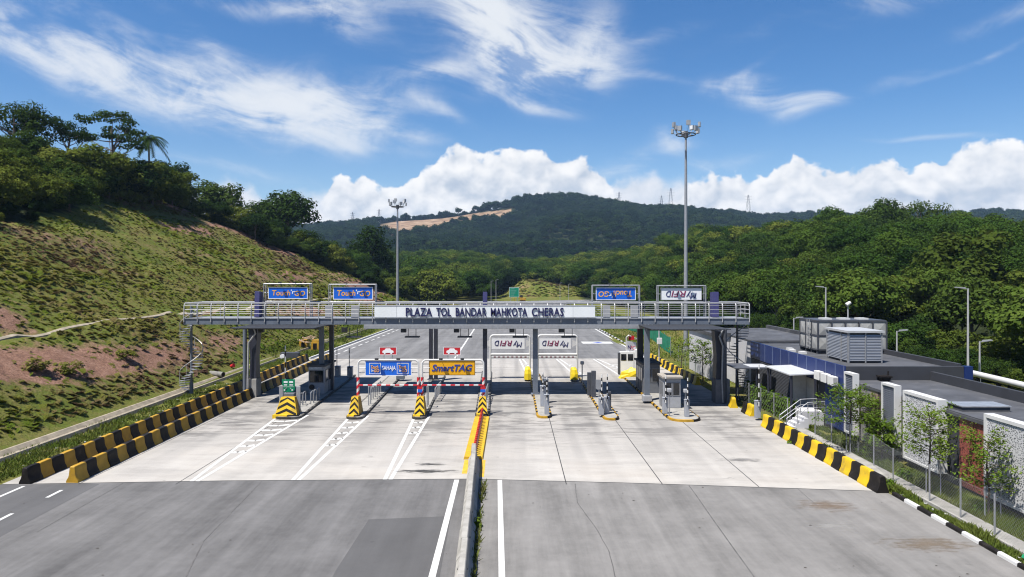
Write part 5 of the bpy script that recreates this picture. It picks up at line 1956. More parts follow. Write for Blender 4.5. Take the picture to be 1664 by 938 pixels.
        mb.tube([(xp + .35, d - .12, zb - .15), (xp + .55 * (1 if side < 0 else 0) , d - .14, zb - .75), (xp - .02 + (.3 if side > 0 else 0), d - .14, zb - 1.5), (xp + (.22 if side > 0 else -.1), d - .14, zp), (xp + (.3 if side > 0 else -.12), d - .14, .12), (xp + (.3 if side > 0 else .35), d - .14, .10)], .075, 8)
        mb.build('downpipe', STEEL_W if side < 0 else STEEL, root, smooth=True)
    # slim columns on the islands
    cols = [(521.5, 639, 7, 0), (538, 634, 6.5, 1), (700, 617, 6, 2), (708, 617, 6, 2), (788, 642, 7, 2), (870, 641, 8, 0), (1041, 630, 9, 2), (1052, 652, 8, 0)]
    for (px, pyb, wpx, c) in cols:
        d = F * (H - .17) / (pyb - HZ)
        x = X(px, d); w = wpx / F * d
        mb = MB()
        mb.box((x - w / 2, d, .17), (x + w / 2, d + w, zb - .06))
        mb.box((x - w * .9, d - w * .35, .17), (x + w * .9, d + w * 1.35, .22))
        mb.build('column', [STEEL_B, STEEL_D, NAVY][c], root)
        if px == 1052:
            mb = MB()
            mb.box((x - .34, d - .2, .172), (x + .34, d + .62, .62))
            mb.build('column_footing', PANELGREY, root, bevel=.03)
    # name board with raised letters
    y = GY0 - .16
    bx0, bx1 = X(608.5, y), X(967, y)
    mb = MB()
    mb.box((bx0, y, Z(515.5, y)), (bx1, y + .06, Z(497.5, y)), 0)
    n = 10
    for k in range(1, n):
        x = bx0 + (bx1 - bx0) * k / n
        mb.box((x - .008, y - .006, Z(515.5, y)), (x + .008, y - .001, Z(497.5, y)), 1)
    mb.box((bx0 - .03, y - .02, Z(497.5, y)), (bx1 + .03, y + .08, Z(496.6, y)), 1)
    mb.box((bx0 - .03, y - .02, Z(516.4, y)), (bx1 + .03, y + .08, Z(515.5, y)), 1)
    nb = mb.build('name_board', [BOARD, STEEL], root)
    for wd, a, b in (('PLAZA', 659.5, 702.5), ('TOL', 709, 733), ('BANDAR', 740.5, 791), ('MAHKOTA', 797.5, 857), ('CHERAS', 864, 916)):
        lettering(wd, X((a + b) / 2, y), Z(507.2, y), X(b, y) - X(a, y), .71, y - .03, mat('navy raised letter', (.014, .014, .085), .5), nb, .014, depth=.05)
    # violet fins standing on the deck
    for (px0, px1, pyt, lean) in ((413, 421, 473.5, 0), (784.5, 791.5, 474.5, 0), (1158.5, 1168.5, 474.5, 0)):
        d = GY0 + 1.6
        mb = MB()
        x0, x1 = X(px0, d), X(px1, d)
        mb.prism([(d, zd), (d + .9, zd), (d + .9, Z(pyt, d) - .08), (d + .12, Z(pyt, d))], 'x', x0, x1)
        mb.build('blue_fin', FIN, root, bevel=.015)
    return root


GANTRY = gantry()


def top_sign(fx0, fx1, fy0, fy1, bx, by, kind, label):
    y = 59.2
    root = empty('overhead_sign', (X((fx0 + fx1) / 2, y), y, Z(517.5, GY0)), label, 'lane sign')
    x0, x1, z0, z1 = X(fx0, y), X(fx1, y), Z(fy1, y), Z(fy0, y)
    mb = MB()
    for yy in (y, y + .55):
        mb.cyl((x0, yy, Z(517.5, GY0)), (x0, yy, z1), .05, n=6); mb.cyl((x1, yy, Z(517.5, GY0)), (x1, yy, z1), .05, n=6)
        mb.cyl((x0, yy, z1), (x1, yy, z1), .05, n=6); mb.cyl((x0, yy, z0), (x1, yy, z0), .04, n=6)
    for zz in (z0, (z0 + z1) / 2, z1):
        mb.cyl((x0, y, zz), (x0, y + .55, zz), .03, n=6); mb.cyl((x1, y, zz), (x1, y + .55, zz), .03, n=6)
    zm = (z0 + z1) / 2
    mb.cyl((x0, y + .2, zm), (X(bx[0], y), y + .2, zm), .04, n=6); mb.cyl((x1, y + .2, zm), (X(bx[1], y), y + .2, zm), .04, n=6)
    mb.build('sign_frame', STEEL, root, smooth=True)
    a, b, c, d = X(bx[0], y), X(bx[1], y), Z(by[1], y), Z(by[0], y)
    yb = y + .10
    if kind == 'white':
        board('sign_panel', a, b, c, d, yb, .1, SIGNWHITE, mat('thin grey rim', (.25, .25, .27), .5), root, .04)
    else:
        board('sign_panel', a, b, c, d, yb, .1, SIGNBLUE, SIGNWHITE, root, .06)
    cx_, cz, w, h = (a + b) / 2, (c + d) / 2, b - a, d - c
    fl = kind in ('blue_flip', 'white')
    s_ = -1 if fl else 1
    if kind != 'white':
        lettering('Touch', cx_ - s_ * w * .17, cz + .02, w * .46, h * .46, yb, SIGNORANGE, root, .012, .12, flip=fl, depth=.012)
        lettering("'n", cx_ + s_ * w * .135, cz + s_ * .12, w * .12, h * .36, yb, SIGNWHITE, root, .012, .12, flip=fl, depth=.012)
        lettering('GO', cx_ + s_ * w * .30, cz - .02, w * .27, h * .44, yb, SIGNORANGE, root, .012, .12, flip=fl, depth=.012)
    else:
        lettering('My', cx_ + w * .24, cz - .06, w * .25, h * .62, yb, SIGNDARK, root, .0, .2, flip=True)
        lettering('RFI', cx_ - w * .07, cz + .01, w * .36, h * .48, yb, SIGNMAROON, root, .0, .2, flip=True)
        lettering('D', cx_ - w * .315, cz + .01, w * .12, h * .48, yb, SIGNDARK, root, .0, .2, flip=True)
    for f in (.33, .7):
        sign_lamp(a + w * f, yb, z1 + .02, root)


top_sign(428.5, 504, 461.5, 490, (435, 499.5), (467, 486), 'blue', 'leftmost blue sign with orange lettering above the gantry, by the left violet fin')
top_sign(534.5, 610, 462.5, 490.5, (541, 605.5), (466.5, 487), 'blue', 'second blue sign with orange lettering above the gantry, left of the name board')
top_sign(963, 1039.5, 464, 491, (968.5, 1033.5), (467.5, 488), 'blue_flip', 'blue sign above the gantry with its orange lettering upside down')
top_sign(1069.5, 1147, 464.5, 491.5, (1074.5, 1141), (468, 488), 'white', 'white sign above the gantry with dark lettering upside down')


def spiral_stair(px, pyb, dz_dir, label, turns, a0, hand):
    d = F * H / (pyb - HZ)
    x = X(px, d)
    zt = Z(517.5, GY0)
    root = empty('spiral_stair', (x, d, 0), label, 'stair')
    mb = MB()
    mb.cyl((x, d, 0), (x, d, zt + .9), .10, n=12)
    mb.cyl((x, d, 0), (x, d, 1.0), .16, n=12)
    mb.build('centre_pole', STEEL_D if px > 800 else STEEL_B, root, smooth=True)
    n = 27
    proto = None
    rail, inner = [], []
    for k in range(n):
        t = k / n
        a = a0 + hand * turns * 2 * math.pi * t
        z = .25 + (zt - .3) * t
        if proto is None:
            mb = MB()
            q = [(0.08, -.07), (0.92, -.20), (0.92, .20), (0.08, .07)]
            mb.prism([(x + u, d + w) for u, w in q], 'z', 0, .045)
            proto = mb.build('tread', STEEL if px < 800 else mat('dark tread', (.035, .036, .04), .5), root)
            tr = proto
        else:
            tr = proto.copy(); COL.objects.link(tr); tr.parent = root
        tr.location = (0, 0, z); tr.rotation_euler = (0, 0, a)
        rail.append((x + .92 * math.cos(a), d + .92 * math.sin(a), z + 1.0))
        inner.append((x + .92 * math.cos(a), d + .92 * math.sin(a), z))
    mb = MB()
    mb.tube(rail, .035, 6)
    for k in range(0, n, 3):
        mb.cyl(inner[k], rail[k], .02, n=5)
    mb.build('handrail', STEEL_W if px < 800 else STEEL, root, smooth=True)


spiral_stair(311, 640, 1, 'grey spiral stair at the left end of the gantry', 1.55, 2.6, 1)
spiral_stair(1198, 640, 1, 'dark spiral stair at the right end of the gantry by the office', 1.5, 1.0, -1)


# ------------------------------------------------------------------ booths
def booth(x0, x1, y0, y1, zt, body, label, windows_front=2, side=1, board_=False, roofm=None, door=True):
    z0 = .17
    root = empty('toll_booth', ((x0 + x1) / 2, y0, z0), label, 'toll booth')
    mb = MB()
    mb.box((x0, y0, z0), (x1, y1, zt - .16))
    mb.build('booth_body', body, root, bevel=.03)
    mb = MB()
    mb.box((x0 - .12, y0 - .16, zt - .158), (x1 + .12, y1 + .12, zt))
    mb.build('booth_roof', roofm or ROOFDARK, root, bevel=.02)
    w = x1 - x0
    zs, ze = z0 + .92, zt - .46
    n = windows_front
    fr = mat('window frame grey', (.22, .225, .24), .5)
    for k in range(n):
        a = x0 + .05 + (w - .1) * k / n + .02
        b = x0 + .05 + (w - .1) * (k + 1) / n - .02
        mb = MB()
        for (p, q, r_, s_) in ((a, b, zs, zs + .05), (a, b, ze - .05, ze), (a, a + .05, zs + .05, ze - .05), (b - .05, b, zs + .05, ze - .05)):
            mb.box((p, y0 - .03, r_), (q, y0 - .002, s_))
        f = mb.build('window', fr, root)
        mb = MB()
        mb.box((a + .05, y0 - .014, zs + .05), (b - .05, y0 - .003, ze - .05))
        mb.build('pane', GLASS, f)
    xs = x1 if side > 0 else x0
    m_ = 3
    for k in range(m_):
        a = y0 + .2 + (y1 - y0 - .4) * k / m_ + .04
        b = y0 + .2 + (y1 - y0 - .4) * (k + 1) / m_ - .04
        zlo = zs if not (door and k == 1) else z0 + .05
        mb = MB()
        o1, o2 = (xs + .002, xs + .03) if side > 0 else (xs - .03, xs - .002)
        for (p, q, r_, s_) in ((a, b, zlo, zlo + .06), (a, b, ze - .06, ze), (a, a + .06, zlo + .06, ze - .06), (b - .06, b, zlo + .06, ze - .06)):
            mb.box((o1, p, r_), (o2, q, s_))
        f = mb.build('window' if zlo == zs else 'door', fr, root)
        mb = MB()
        i1, i2 = (xs + .003, xs + .014) if side > 0 else (xs - .014, xs - .003)
        mb.box((i1, a + .06, (zs if zlo != zs else zlo) + .06), (i2, b - .06, ze - .06))
        mb.build('pane', mat('pale window glass', (.05, .055, .06), .1, spec=.6), f)
    if board_:
        mb = MB()
        mb.box((x0 + .03, y0 - .05, ze + .06), (x1 - .25, y0 - .003, zt - .2))
        mb.build('notice_strip', mat('pale strip', (.60, .62, .64), .5, var=.25, scale=9), root)
    return root


b1 = booth(-17.1, -15.75, 57.9, 61.2, 2.62, PANELGREY, 'grey toll booth with black front window on the left island', 1, 1, True)
mb = MB()
mb.cyl((-16.8, 57.78, .75), (-16.8, 57.89, .75), .22, n=16)
mb.build('air_fan', BLACKPL, b1)
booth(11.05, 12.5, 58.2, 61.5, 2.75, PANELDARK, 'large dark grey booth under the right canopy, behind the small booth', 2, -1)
booth(11.35, 12.65, 51.6, 53.2, 2.55, PANELGREY, 'small pale grey booth with brownish roof at the front of the right island', 2, -1, roofm=mat('dusty roof', (.36, .33, .29), .8, var=.15))


# ------------------------------------------------------------------ boom gates, cabinets, bollards and rails on the islands
def striped_pole(mb, p0, p1, r, n, a=0, b=1, sides=8):
    p0, p1 = Vector(p0), Vector(p1)
    for k in range(n):
        mb.cyl(p0.lerp(p1, k / n), p0.lerp(p1, (k + 1) / n), r, n=sides, mi=a if k % 2 == 0 else b, cap=k in (0, n - 1))


def boom_gate(px, pyb, label, hb=1.05, ha=3.0, w=.30, lean=0.0, group=None, bodym=None, off=.0):
    d = F * (H - .17) / (pyb - HZ)
    x = X(px, d)
    root = empty('boom_gate', (x, d, .17), label, 'boom gate', group)
    mb = MB()
    mb.box((x - w / 2, d - w / 2, .17), (x + w / 2, d + w / 2, .17 + hb))
    mb.box((x - w * .56, d - w * .56, .17 + hb + .002), (x + w * .56, d + w * .56, .17 + hb + .06))
    mb.build('gate_housing', bodym or mat('gate housing grey', (.38, .40, .44), .45, var=.08, metal=.15), root, bevel=.03)
    mb = MB()
    mb.cyl((x, d - w / 2 - .07, .17 + hb - .15), (x, d - w / 2 - .001, .17 + hb - .15), .09, n=10)
    mb.build('pivot', STEEL_D, root)
    mb = MB()
    striped_pole(mb, (x + off, d - w / 2 - .1, .17 + hb - .3), (x + off + lean, d - w / 2 - .1, .17 + ha), .042, 9)
    mb.build('boom_arm', [WHT, BLK], root, smooth=True)
    return root


boom_gate(465.5, 655, 'boom gate with raised striped arm behind the green sign', .95, 4.5, .34)
boom_gate(549, 612, 'boom gate at the far end of the left island, left of a similar one', 1.0, 2.95, .5, off=.0, group='boom gates at the far end of the left lanes')
boom_gate(569, 613, 'boom gate at the far end of the left island, next to the blue sign portal', 1.0, 2.9, .5, group='boom gates at the far end of the left lanes')
boom_gate(882, 660, 'taller boom gate on the narrow island right of the median', 1.5, 2.6, .38)
boom_gate(888.5, 673, 'front boom gate at the nose of the narrow island right of the median', 1.35, 2.7, .34)
boom_gate(977, 674, 'left of two boom gates at the nose of the second narrow right island', 1.15, 2.9, .36)
boom_gate(986, 672, 'right of two boom gates at the nose of the second narrow right island', 1.15, 2.9, .36)
boom_gate(1080.5, 672, 'boom gate with striped arm at the left corner of the small booth', 1.1, 2.75, .34)
boom_gate(1116, 677, 'boom gate with striped arm on the nose right of the small booth', 1.15, 2.75, .32)
boom_gate(1231, 679, 'tall boom gate beside the loose yellow block by the office fence', 1.15, 3.75, .36)


def kiosk(px, pyb, w, h, label, name='card_reader', m_=None, cat='card reader', dep=.3, head=True, group=None):
    d = F * (H - .17) / (pyb - HZ)
    x = X(px, d)
    root = empty(name, (x, d, .17), label, cat, group)
    mb = MB()
    mb.box((x - w / 2, d, .17), (x + w / 2, d + dep, .17 + h))
    mb.build('cabinet', m_ or STEEL_B, root, bevel=.02)
    if head:
        mb = MB()
        mb.box((x - w * .38, d - .02, .17 + h * .62), (x + w * .38, d - .002, .17 + h * .9))
        mb.build('screen', GLASS, root)
    return root


kiosk(456.5, 668, .28, 1.85, 'flat grey steel post left of the green sign', 'steel_guard_post', STEEL, 'guard post', .12, False)
kiosk(484.5, 672, .30, 1.95, 'flat grey steel post right of the green sign', 'steel_guard_post', STEEL, 'guard post', .12, False)
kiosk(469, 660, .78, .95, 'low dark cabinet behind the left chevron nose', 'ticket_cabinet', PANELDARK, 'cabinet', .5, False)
kiosk(887, 652, .42, 1.75, 'grey card machine with slanted screen behind the first right boom gates', 'card_reader', STEEL_B)
kiosk(958, 643, .34, 1.9, 'dark slab-shaped reader on the second narrow right island', 'card_reader', STEEL_D, head=False)
kiosk(965, 646, .36, 2.15, 'taller dark slab-shaped reader with a pointed top on the second narrow right island', 'card_reader', STEEL_D, head=False)
kiosk(990, 668, .30, 1.4, 'dark reader box between the striped arms of the second right island', 'card_reader', STEEL_D)
kiosk(1013.5, 609, .70, 2.3, 'white toll machine with two dark screens behind the yellow tarpaulin', 'toll_machine', SIGNWHITE, 'toll machine', .5)
kiosk(1024.5, 609, .70, 2.3, 'white toll machine right of its twin behind the yellow tarpaulin', 'toll_machine', SIGNWHITE, 'toll machine', .5)
kiosk(1036, 609, .62, 2.5, 'slim white cabinet beside the large dark booth', 'toll_machine', SIGNWHITE, 'toll machine', .5, False)
kiosk(1006.5, 609, .26, 2.2, 'dark upright post at the far end of the right island', 'steel_guard_post', STEEL_D, 'guard post', .26, False)
kiosk(650, 617, .75, 1.6, 'grey ticket machine far back on the island under the blue sign', 'ticket_cabinet', STEEL_B, 'cabinet', .6)


def lollipop(px, pyb, pyt, pyp, w, label, colr, cat='sign'):
    d = F * (H - .17) / (pyb - HZ)
    x = X(px, d)
    root = empty('post_sign', (x, d, .17), label, cat)
    mb = MB()
    mb.cyl((x, d, .17), (x, d, Z(pyp, d)), .04, n=8)
    mb.build('pole', STEEL, root, smooth=True)
    mb = MB()
    z0, z1 = Z(pyp, d), Z(pyt, d)
    c = w * .18
    mb.prism([(x - w / 2, z0 + c), (x - w / 2 + c, z0), (x + w / 2 - c, z0), (x + w / 2, z0 + c), (x + w / 2, z1), (x - w / 2, z1)], 'y', d - .05, d - .01)
    mb.build('sign_plate', colr, root)
    return root, x, d, z0, z1


lollipop(973.5, 660, 617, 633, .52, 'back of a grey shield-shaped sign on a thin pole on the second right island', STEEL)
r_, x_, d_, z0_, z1_ = lollipop(469, 656, 616.5, 637, 1.0, 'small green sign with white symbols above the left chevron nose', SIGNGREEN)
mb = MB()
for (a, b, c, e) in ((-.36, -.06, .72, .86), (.06, .36, .72, .86), (-.34, -.10, .52, .60), (.08, .36, .52, .60), (-.42, .42, .40, .42)):
    h_ = z1_ - z0_
    mb.box((x_ + a, d_ - .062, z0_ + h_ * c), (x_ + b, d_ - .052, z0_ + h_ * e))
for s_ in (-1, 1):
    mb.bar((x_ + s_ * .12, d_ - .057, z0_ + .34), (x_ + s_ * .30, d_ - .057, z0_ + .14), .07, .01)
    mb.face([(x_ + s_ * .36, d_ - .058, z0_ + .08), (x_ + s_ * .34, d_ - .058, z0_ + .24), (x_ + s_ * .20, d_ - .058, z0_ + .10)])
mb.build('symbols', SIGNWHITE, r_)


def rail_guard(px, pyb, n, label, dx=.15, dy=.75, h=.95, group=None):
    d = F * (H - .17) / (pyb - HZ)
    x = X(px, d)
    root = empty('guard_rail', (x, d, .17), label, 'guard rail', group)
    mb = MB()
    for k in range(n):
        a = (x + dx * k * .1, d + dy * k)
        mb.tube([(a[0], a[1], .17), (a[0], a[1], .17 + h - .1), (a[0] + .03, a[1] + .1, .17 + h), (a[0] + .03, a[1] + dy * .8 - .1, .17 + h), (a[0] + .03, a[1] + dy * .8, .17 + h - .1), (a[0] + .03, a[1] + dy * .8, .17)], .045, 6)
    mb.build('rail_tube', STEEL, root, smooth=True)


rail_guard(505, 657, 3, 'grey hooped guard rails beside the left booth')
rail_guard(487, 661, 2, 'low grey hoop rail between the green sign and the left booth')
rail_guard(603, 650, 5, 'grey hooped guard rails on the island under the blue sign')
rail_guard(707, 650, 5, 'grey hooped guard rails on the island between the two lane signs')
rail_guard(788.5, 655, 5, 'grey hooped guard rails on the middle island')
rail_guard(599, 659, 1, 'single grey upright rail behind the chevron nose of the blue sign', h=1.5)
rail_guard(694, 661, 1, 'single grey upright rail behind the chevron nose between the signs', h=1.6)


def round_reader(px, pyb, pyt, label):
    d = F * (H - .17) / (pyb - HZ); x = X(px, d)
    root = empty('camera_post', (x, d, .17), label, 'camera post')
    mb = MB(); mb.cyl((x, d, .17), (x, d, Z(pyt, d)), .05, n=8); mb.build('pole', STEEL, root, smooth=True)
    mb = MB(); mb.box((x - .16, d - .2, Z(pyt, d) - .02), (x + .16, d + .12, Z(pyt, d) + .26)); mb.build('camera_head', PANELGREY, root, bevel=.06)


round_reader(1087.5, 676, 637, 'camera on a thin post in front of the small booth')
round_reader(1114, 673, 638, 'camera on a post by the right corner of the small booth')
round_reader(946, 633, 592, 'slim camera post on the second narrow right island')
round_reader(1001, 700 - 60, 640 - 40, 'slim camera post near the yellow tarpaulin') if False else None


def tarpaulin():
    y = 68.2
    root = empty('covered_machine', (X(1020, y), y, .17), 'machine wrapped in a crumpled bright yellow tarpaulin on the right island', 'covered machine')
    g = random.Random(3)
    x0, x1, z0, z1 = X(1008, y), X(1034, y), Z(617, y), Z(600, y)
    nx, nz = 9, 7
    mb = MB()
    v = []
    ring = [(-.5, -.5), (0, -.58), (.5, -.5), (.58, 0), (.5, .5), (0, .58), (-.5, .5), (-.58, 0)]
    lv = [(0, 1.12), (.25, 1.0), (.55, .95), (.8, .85), (1.0, .45)]
    for t, s_ in lv:
        for (a, b) in ring:
            w = (x1 - x0)
            v.append(((x0 + x1) / 2 + a * w * s_ + g.uniform(-.09, .09), y + b * 1.1 * s_ + g.uniform(-.09, .09), z0 + (z1 - z0) * t + g.uniform(-.09, .09) + (.2 * a if t > .5 else 0)))
    n = len(ring)
    mb.grid(v, [(i * n + k, i * n + (k + 1) % n, (i + 1) * n + (k + 1) % n, (i + 1) * n + k) for i in range(len(lv) - 1) for k in range(n)] + [tuple(range((len(lv) - 1) * n, len(lv) * n))])
    mb.build('tarpaulin', TAPE, root)
    mb = MB()
    for q in (.2, .5, .8):
        xx = x0 + (x1 - x0) * q
        mb.box((xx - .1, y - .2, .17), (xx + .1, y + .3, z0 + .1))
    mb.build('machine_legs', STEEL_D, root)
    for (px, d, lab) in ((857.5, 66.5, 'yellow wrapped nose at the far end of the first narrow right island'), (932.5, 66.2, 'yellow wrapped nose at the far end of the second narrow right island')):
        x = X(px, d)
        mb = MB()
        v = []
        for t, s_ in ((0, 1), (.5, .95), (.85, .8), (1, .5)):
            for (a, b) in ring:
                v.append((x + a * .62 * s_ + g.uniform(-.04, .04), d + b * 1.3 * s_, .17 + 1.15 * t + g.uniform(-.04, .04)))
        mb.grid(v, [(i * n + k, i * n + (k + 1) % n, (i + 1) * n + (k + 1) % n, (i + 1) * n + k) for i in range(3) for k in range(n)] + [tuple(range(3 * n, 4 * n))])
        o = mb.build('wrapped_nose', TAPE, origin=(x, d, .17))
        tag(o, lab, 'crash cushion')


tarpaulin()


def lane_light(px, d, label, panel=True, pz=535):
    """black lamp head and panel hung under the gantry beam"""
    x = X(px, d)
    zt = Z(527.5, GY0) - .36
    root = empty('lane_light', (x, d, zt), label, 'lane light', 'lane lights hung under the gantry')
    mb = MB()
    mb.box((x - .22, d - .2, zt - .30), (x + .22, d + .12, zt + .10))
    mb.build('lamp_box', BLACKPL, root, bevel=.02)
    if panel:
        mb = MB()
        mb.bar((x + .3, d + .5, zt + .05), (x + .3, d + .5, zt - .65), .05); mb.bar((x + .95, d + .5, zt + .05), (x + .95, d + .5, zt - .65), .05)
        mb.build('hanger', STEEL_D, root)
        mb = MB()
        mb.box((x + .05, d + .2, zt - .76), (x + 1.25, d + .9, zt - .66))
        mb.build('light_panel', STEEL_D, root)


for px, lab in ((560, 'black lamp with hanging panel under the gantry, right of the left side canopy'), (656, 'black lamp with hanging panel under the gantry above the blue sign lane'), (742, 'black lamp with hanging panel under the gantry above the yellow sign lane'),
                (832, 'black lamp with hanging panel under the gantry, first right of the centre column'), (912, 'black lamp with hanging panel under the gantry, second right of the centre column'), (425, 'black lamp under the gantry near the left pillar')):
    lane_light(px, GY0 + .1, lab, px != 425)


# CCTV box on a white pole by the right canopy
def cctv():
    d = 74.0; x = X(1071, d)
    root = empty('cctv_pole', (x, d, 0), 'white pole with a junction box behind the right booths', 'cctv pole')
    mb = MB(); mb.cyl((x, d, 0), (x, d, Z(537, d)), .07, n=8); mb.build('pole', STEEL_W, root, smooth=True)
    mb = MB(); mb.box((x - .26, d - .35, Z(559, d)), (x + .26, d - .08, Z(549, d))); mb.build('junction_box', WHT, root, bevel=.03)


cctv()


# ------------------------------------------------------------------ toll office on the right
XF = 20.8                        # line of the projecting panels
def lou_mat():
    return mat('louvre dark', (.035, .04, .055), .4)


MOSAIC = mat('brown stone mosaic', (.34, .25, .18), .8, var=.5, scale=9, bump=.3)
MOSAIC_D = mat('dark brown strip', (.10, .065, .055), .8, var=.3)


def screen_mat(name, col, hole_shade, scale, thr):
    """flat sheet: irregular holes and the shade inside them are put into the colour"""
    m, nt, g, b = new_mat(name)
    pos = g.node('ShaderNodeNewGeometry').outputs['Position']
    v = g.node('ShaderNodeTexVoronoi', feature='DISTANCE_TO_EDGE')
    wob = g.node('ShaderNodeVectorMath', operation='ADD')
    nt.links.new(pos, wob.inputs[0])
    nz = g.node('ShaderNodeTexNoise'); nt.links.new(pos, nz.inputs['Vector']); nz.inputs['Scale'].default_value = 3.0
    sc_ = g.node('ShaderNodeVectorMath', operation='SCALE'); nt.links.new(nz.outputs['Color'], sc_.inputs[0]); sc_.inputs['Scale'].default_value = 0.12
    nt.links.new(sc_.outputs[0], wob.inputs[1])
    nt.links.new(wob.outputs[0], v.inputs['Vector'])
    v.inputs['Scale'].default_value = scale
    f = g.step(v.outputs['Distance'], thr, thr + .05)
    c = g.mix(f, tone(col), tone(hole_shade))
    nt.links.new(c, b.inputs['Base Color'])
    b.inputs['Roughness'].default_value = 0.5
    return m


SCREEN_W = screen_mat('pierced white screen', (.64, .64, .65), (.13, .135, .15), 10.5, .15)
SCREEN_R = screen_mat('pierced red screen', (.36, .105, .08), (.15, .045, .04), 12.0, .10)


def office():
    root = empty('toll_office', (21, 40, 0), 'low charcoal toll office with white pierced screens and blue cladding', 'building')
    P = lambda: MB()
    XB1, ROOF, NEAR = 26.4, 3.5, 20.0
    # ---- near wing, lower roof
    mb = P()
    mb.box((XF + .55, NEAR, 0), (XB1, 43.3, ROOF - .16))
    mb.build('wall', WALLDARK, root)
    mb = P()
    mb.box((XF + .35, NEAR, ROOF - .158), (XB1 - .12, 43.298, ROOF))
    mb.build('roof', ROOFDARK, root)
    mb = P()
    mb.box((XB1 - .12, NEAR, ROOF - .157), (XB1 + .1, 43.297, ROOF + .55))
    mb.build('parapet', WALLDARK, root)
    # ---- upper block with blue cladding
    XU, ZU = XF + .2, 4.36
    mb = P()
    mb.box((XU, 43.3, 0), (28.4, 60.5, ZU - .25))
    mb.build('upper_wall', WALLDARK, root)
    mb = P()
    mb.box((XU, 43.3, ZU - .248), (28.4, 43.55, ZU)); mb.box((28.15, 43.552, ZU - .248), (28.4, 60.4, ZU + .15)); mb.box((XU, 43.552, ZU - .248), (XU + .2, 60.4, ZU - .05))
    mb.build('upper_parapet', WALLDARK, root)
    mb = P()
    mb.box((XU + .202, 43.552, ZU - .247), (28.148, 60.4, ZU - .2))
    mb.build('upper_roof', ROOFDARK, root)
    # ---- blue band with pale seams
    mb = P()
    y0, y1 = 43.35, 60.3
    xa = XU - .12
    mb.box((xa, y0, 2.95), (XU - .003, y1, ZU + .02), 0)
    y = y0
    n = 11
    for k in range(n + 1):
        yy = y0 + (y1 - y0) * (k / n) ** 1.12
        mb.box((xa - .015, yy - .03, 2.96), (xa - .001, yy + .03, ZU), 1)
    mb.build('blue_cladding', [CLADBLUE, mat('seam light', (.16, .20, .32), .5)], root)
    mb = P()
    mb.box((xa + .02, 43.37, .25), (XU - .004, 46.0, 2.94))
    mb.build('blue_lower_cladding', CLADBLUE, root)
    mb = P()
    mb.box((28.403, 43.2, 3.55), (28.9, 43.6, ZU + .02))
    mb.build('blue_end_panel', CLADBLUE, root)
    # dark louvred recess under the blue band
    mb = P()
    for k in range(22):
        z = .5 + k * .11
        mb.box((XU - .09, 52.0, z), (XU - .004, 60.2, z + .055))
    mb.build('louvre_bank', mat('louvre mid', (.10, .105, .12), .5), root)
    mb = P()
    for yy in (50.6, 51.6):
        mb.box((XU - .05, yy, 1.0), (XU - .004, yy + .55, 2.4))
    mb.build('window', mat('bluish glass', (.06, .10, .20), .1, spec=.6), root)
    # ---- white end wing
    mb = P()
    mb.box((19.3, 66.2, 0), (20.99, 75, 4.35))
    mb.box((20.992, 60.502, 0), (27.5, 75, 4.25))
    mb.build('white_end_wall', WALLWHITE, root)
    mb = P()
    mb.box((19.1, 66.0, 4.352), (20.985, 75.2, 4.62)); mb.box((20.988, 60.41, 4.252), (27.7, 75.2, 4.42)); mb.box((27.702, 60.41, 4.0), (28.0, 75.2, 4.75))
    mb.build('end_roof', ROOFDARK, root)
    mb = P()
    for x in (19.9, 20.5):
        mb.box((x, 66.15, .1), (x + .05, 66.197, 4.3))
    mb.build('wall_joint', mat('joint grey', (.3, .3, .32), .7), root)
    # ---- projecting screens on the near wing
    def screen(y0, y1, label_part, m_, dep=.46, z0=.38, z1=3.98, rim=.15):
        mb = P()
        mb.box((XF, y0, z1 - rim), (XF + dep, y1, z1)); mb.box((XF, y0, z0), (XF + dep, y1, z0 + rim * .7))
        mb.box((XF, y0, z0 + rim * .7), (XF + dep, y0 + rim, z1 - rim)); mb.box((XF, y1 - rim, z0 + rim * .7), (XF + dep, y1, z1 - rim))
        f = mb.build(label_part, WHT, root)
        mb = P()
        mb.box((XF + .05, y0 + rim, z0 + rim * .7), (XF + .09, y1 - rim, z1 - rim))
        mb.build('screen_sheet', m_, f)
        return f
    screen(33.65, 36.7, 'white_screen', SCREEN_W)
    screen(22.0, 30.4, 'white_screen', SCREEN_W)

    def louvre(y0, y1):
        mb = P()
        z0, z1, dep, rim = .3, 4.08, .36, .13
        mb.box((XF, y0, z1 - rim), (XF + dep, y1, z1)); mb.box((XF, y0, z0), (XF + dep, y1, z0 + rim))
        mb.box((XF, y0, z0 + rim), (XF + dep, y0 + rim * .8, z1 - rim)); mb.box((XF, y1 - rim * .8, z0 + rim), (XF + dep, y1, z1 - rim))
        f = mb.build('louvre_box', WHT, root)
        mb = P()
        z = z0 + rim + .02
        while z < z1 - rim - .08:
            mb.grid([(XF + .05, y0 + rim * .8, z), (XF + .05, y1 - rim * .8, z), (XF + .16, y1 - rim * .8, z + .09), (XF + .16, y0 + rim * .8, z + .09), (XF + .05, y0 + rim * .8, z - .015), (XF + .05, y1 - rim * .8, z - .015)], [(0, 1, 2, 3), (0, 4, 5, 1)])
            z += .105
        mb.build('louvre_blades', mat('louvre blade', (.17, .185, .22), .45), f)
        mb = P()
        mb.box((XF + .18, y0 + rim * .8, z0 + rim), (XF + .2, y1 - rim * .8, z1 - rim))
        mb.build('louvre_back', lou_mat(), f)
    louvre(37.45, 38.85)
    louvre(42.0, 43.2)
    # red pierced panels in the recess between the screens
    for k in range(2):
        mb = P()
        mb.box((XF + .46, 30.75 + k * 1.02, .12), (XF + .545, 31.72 + k * 1.02, 3.30))
        mb.build('red_panel', SCREEN_R, root)
    mb = P()
    mb.box((XF + .40, 30.45, 3.502), (XF + .70, 33.6, 3.56))
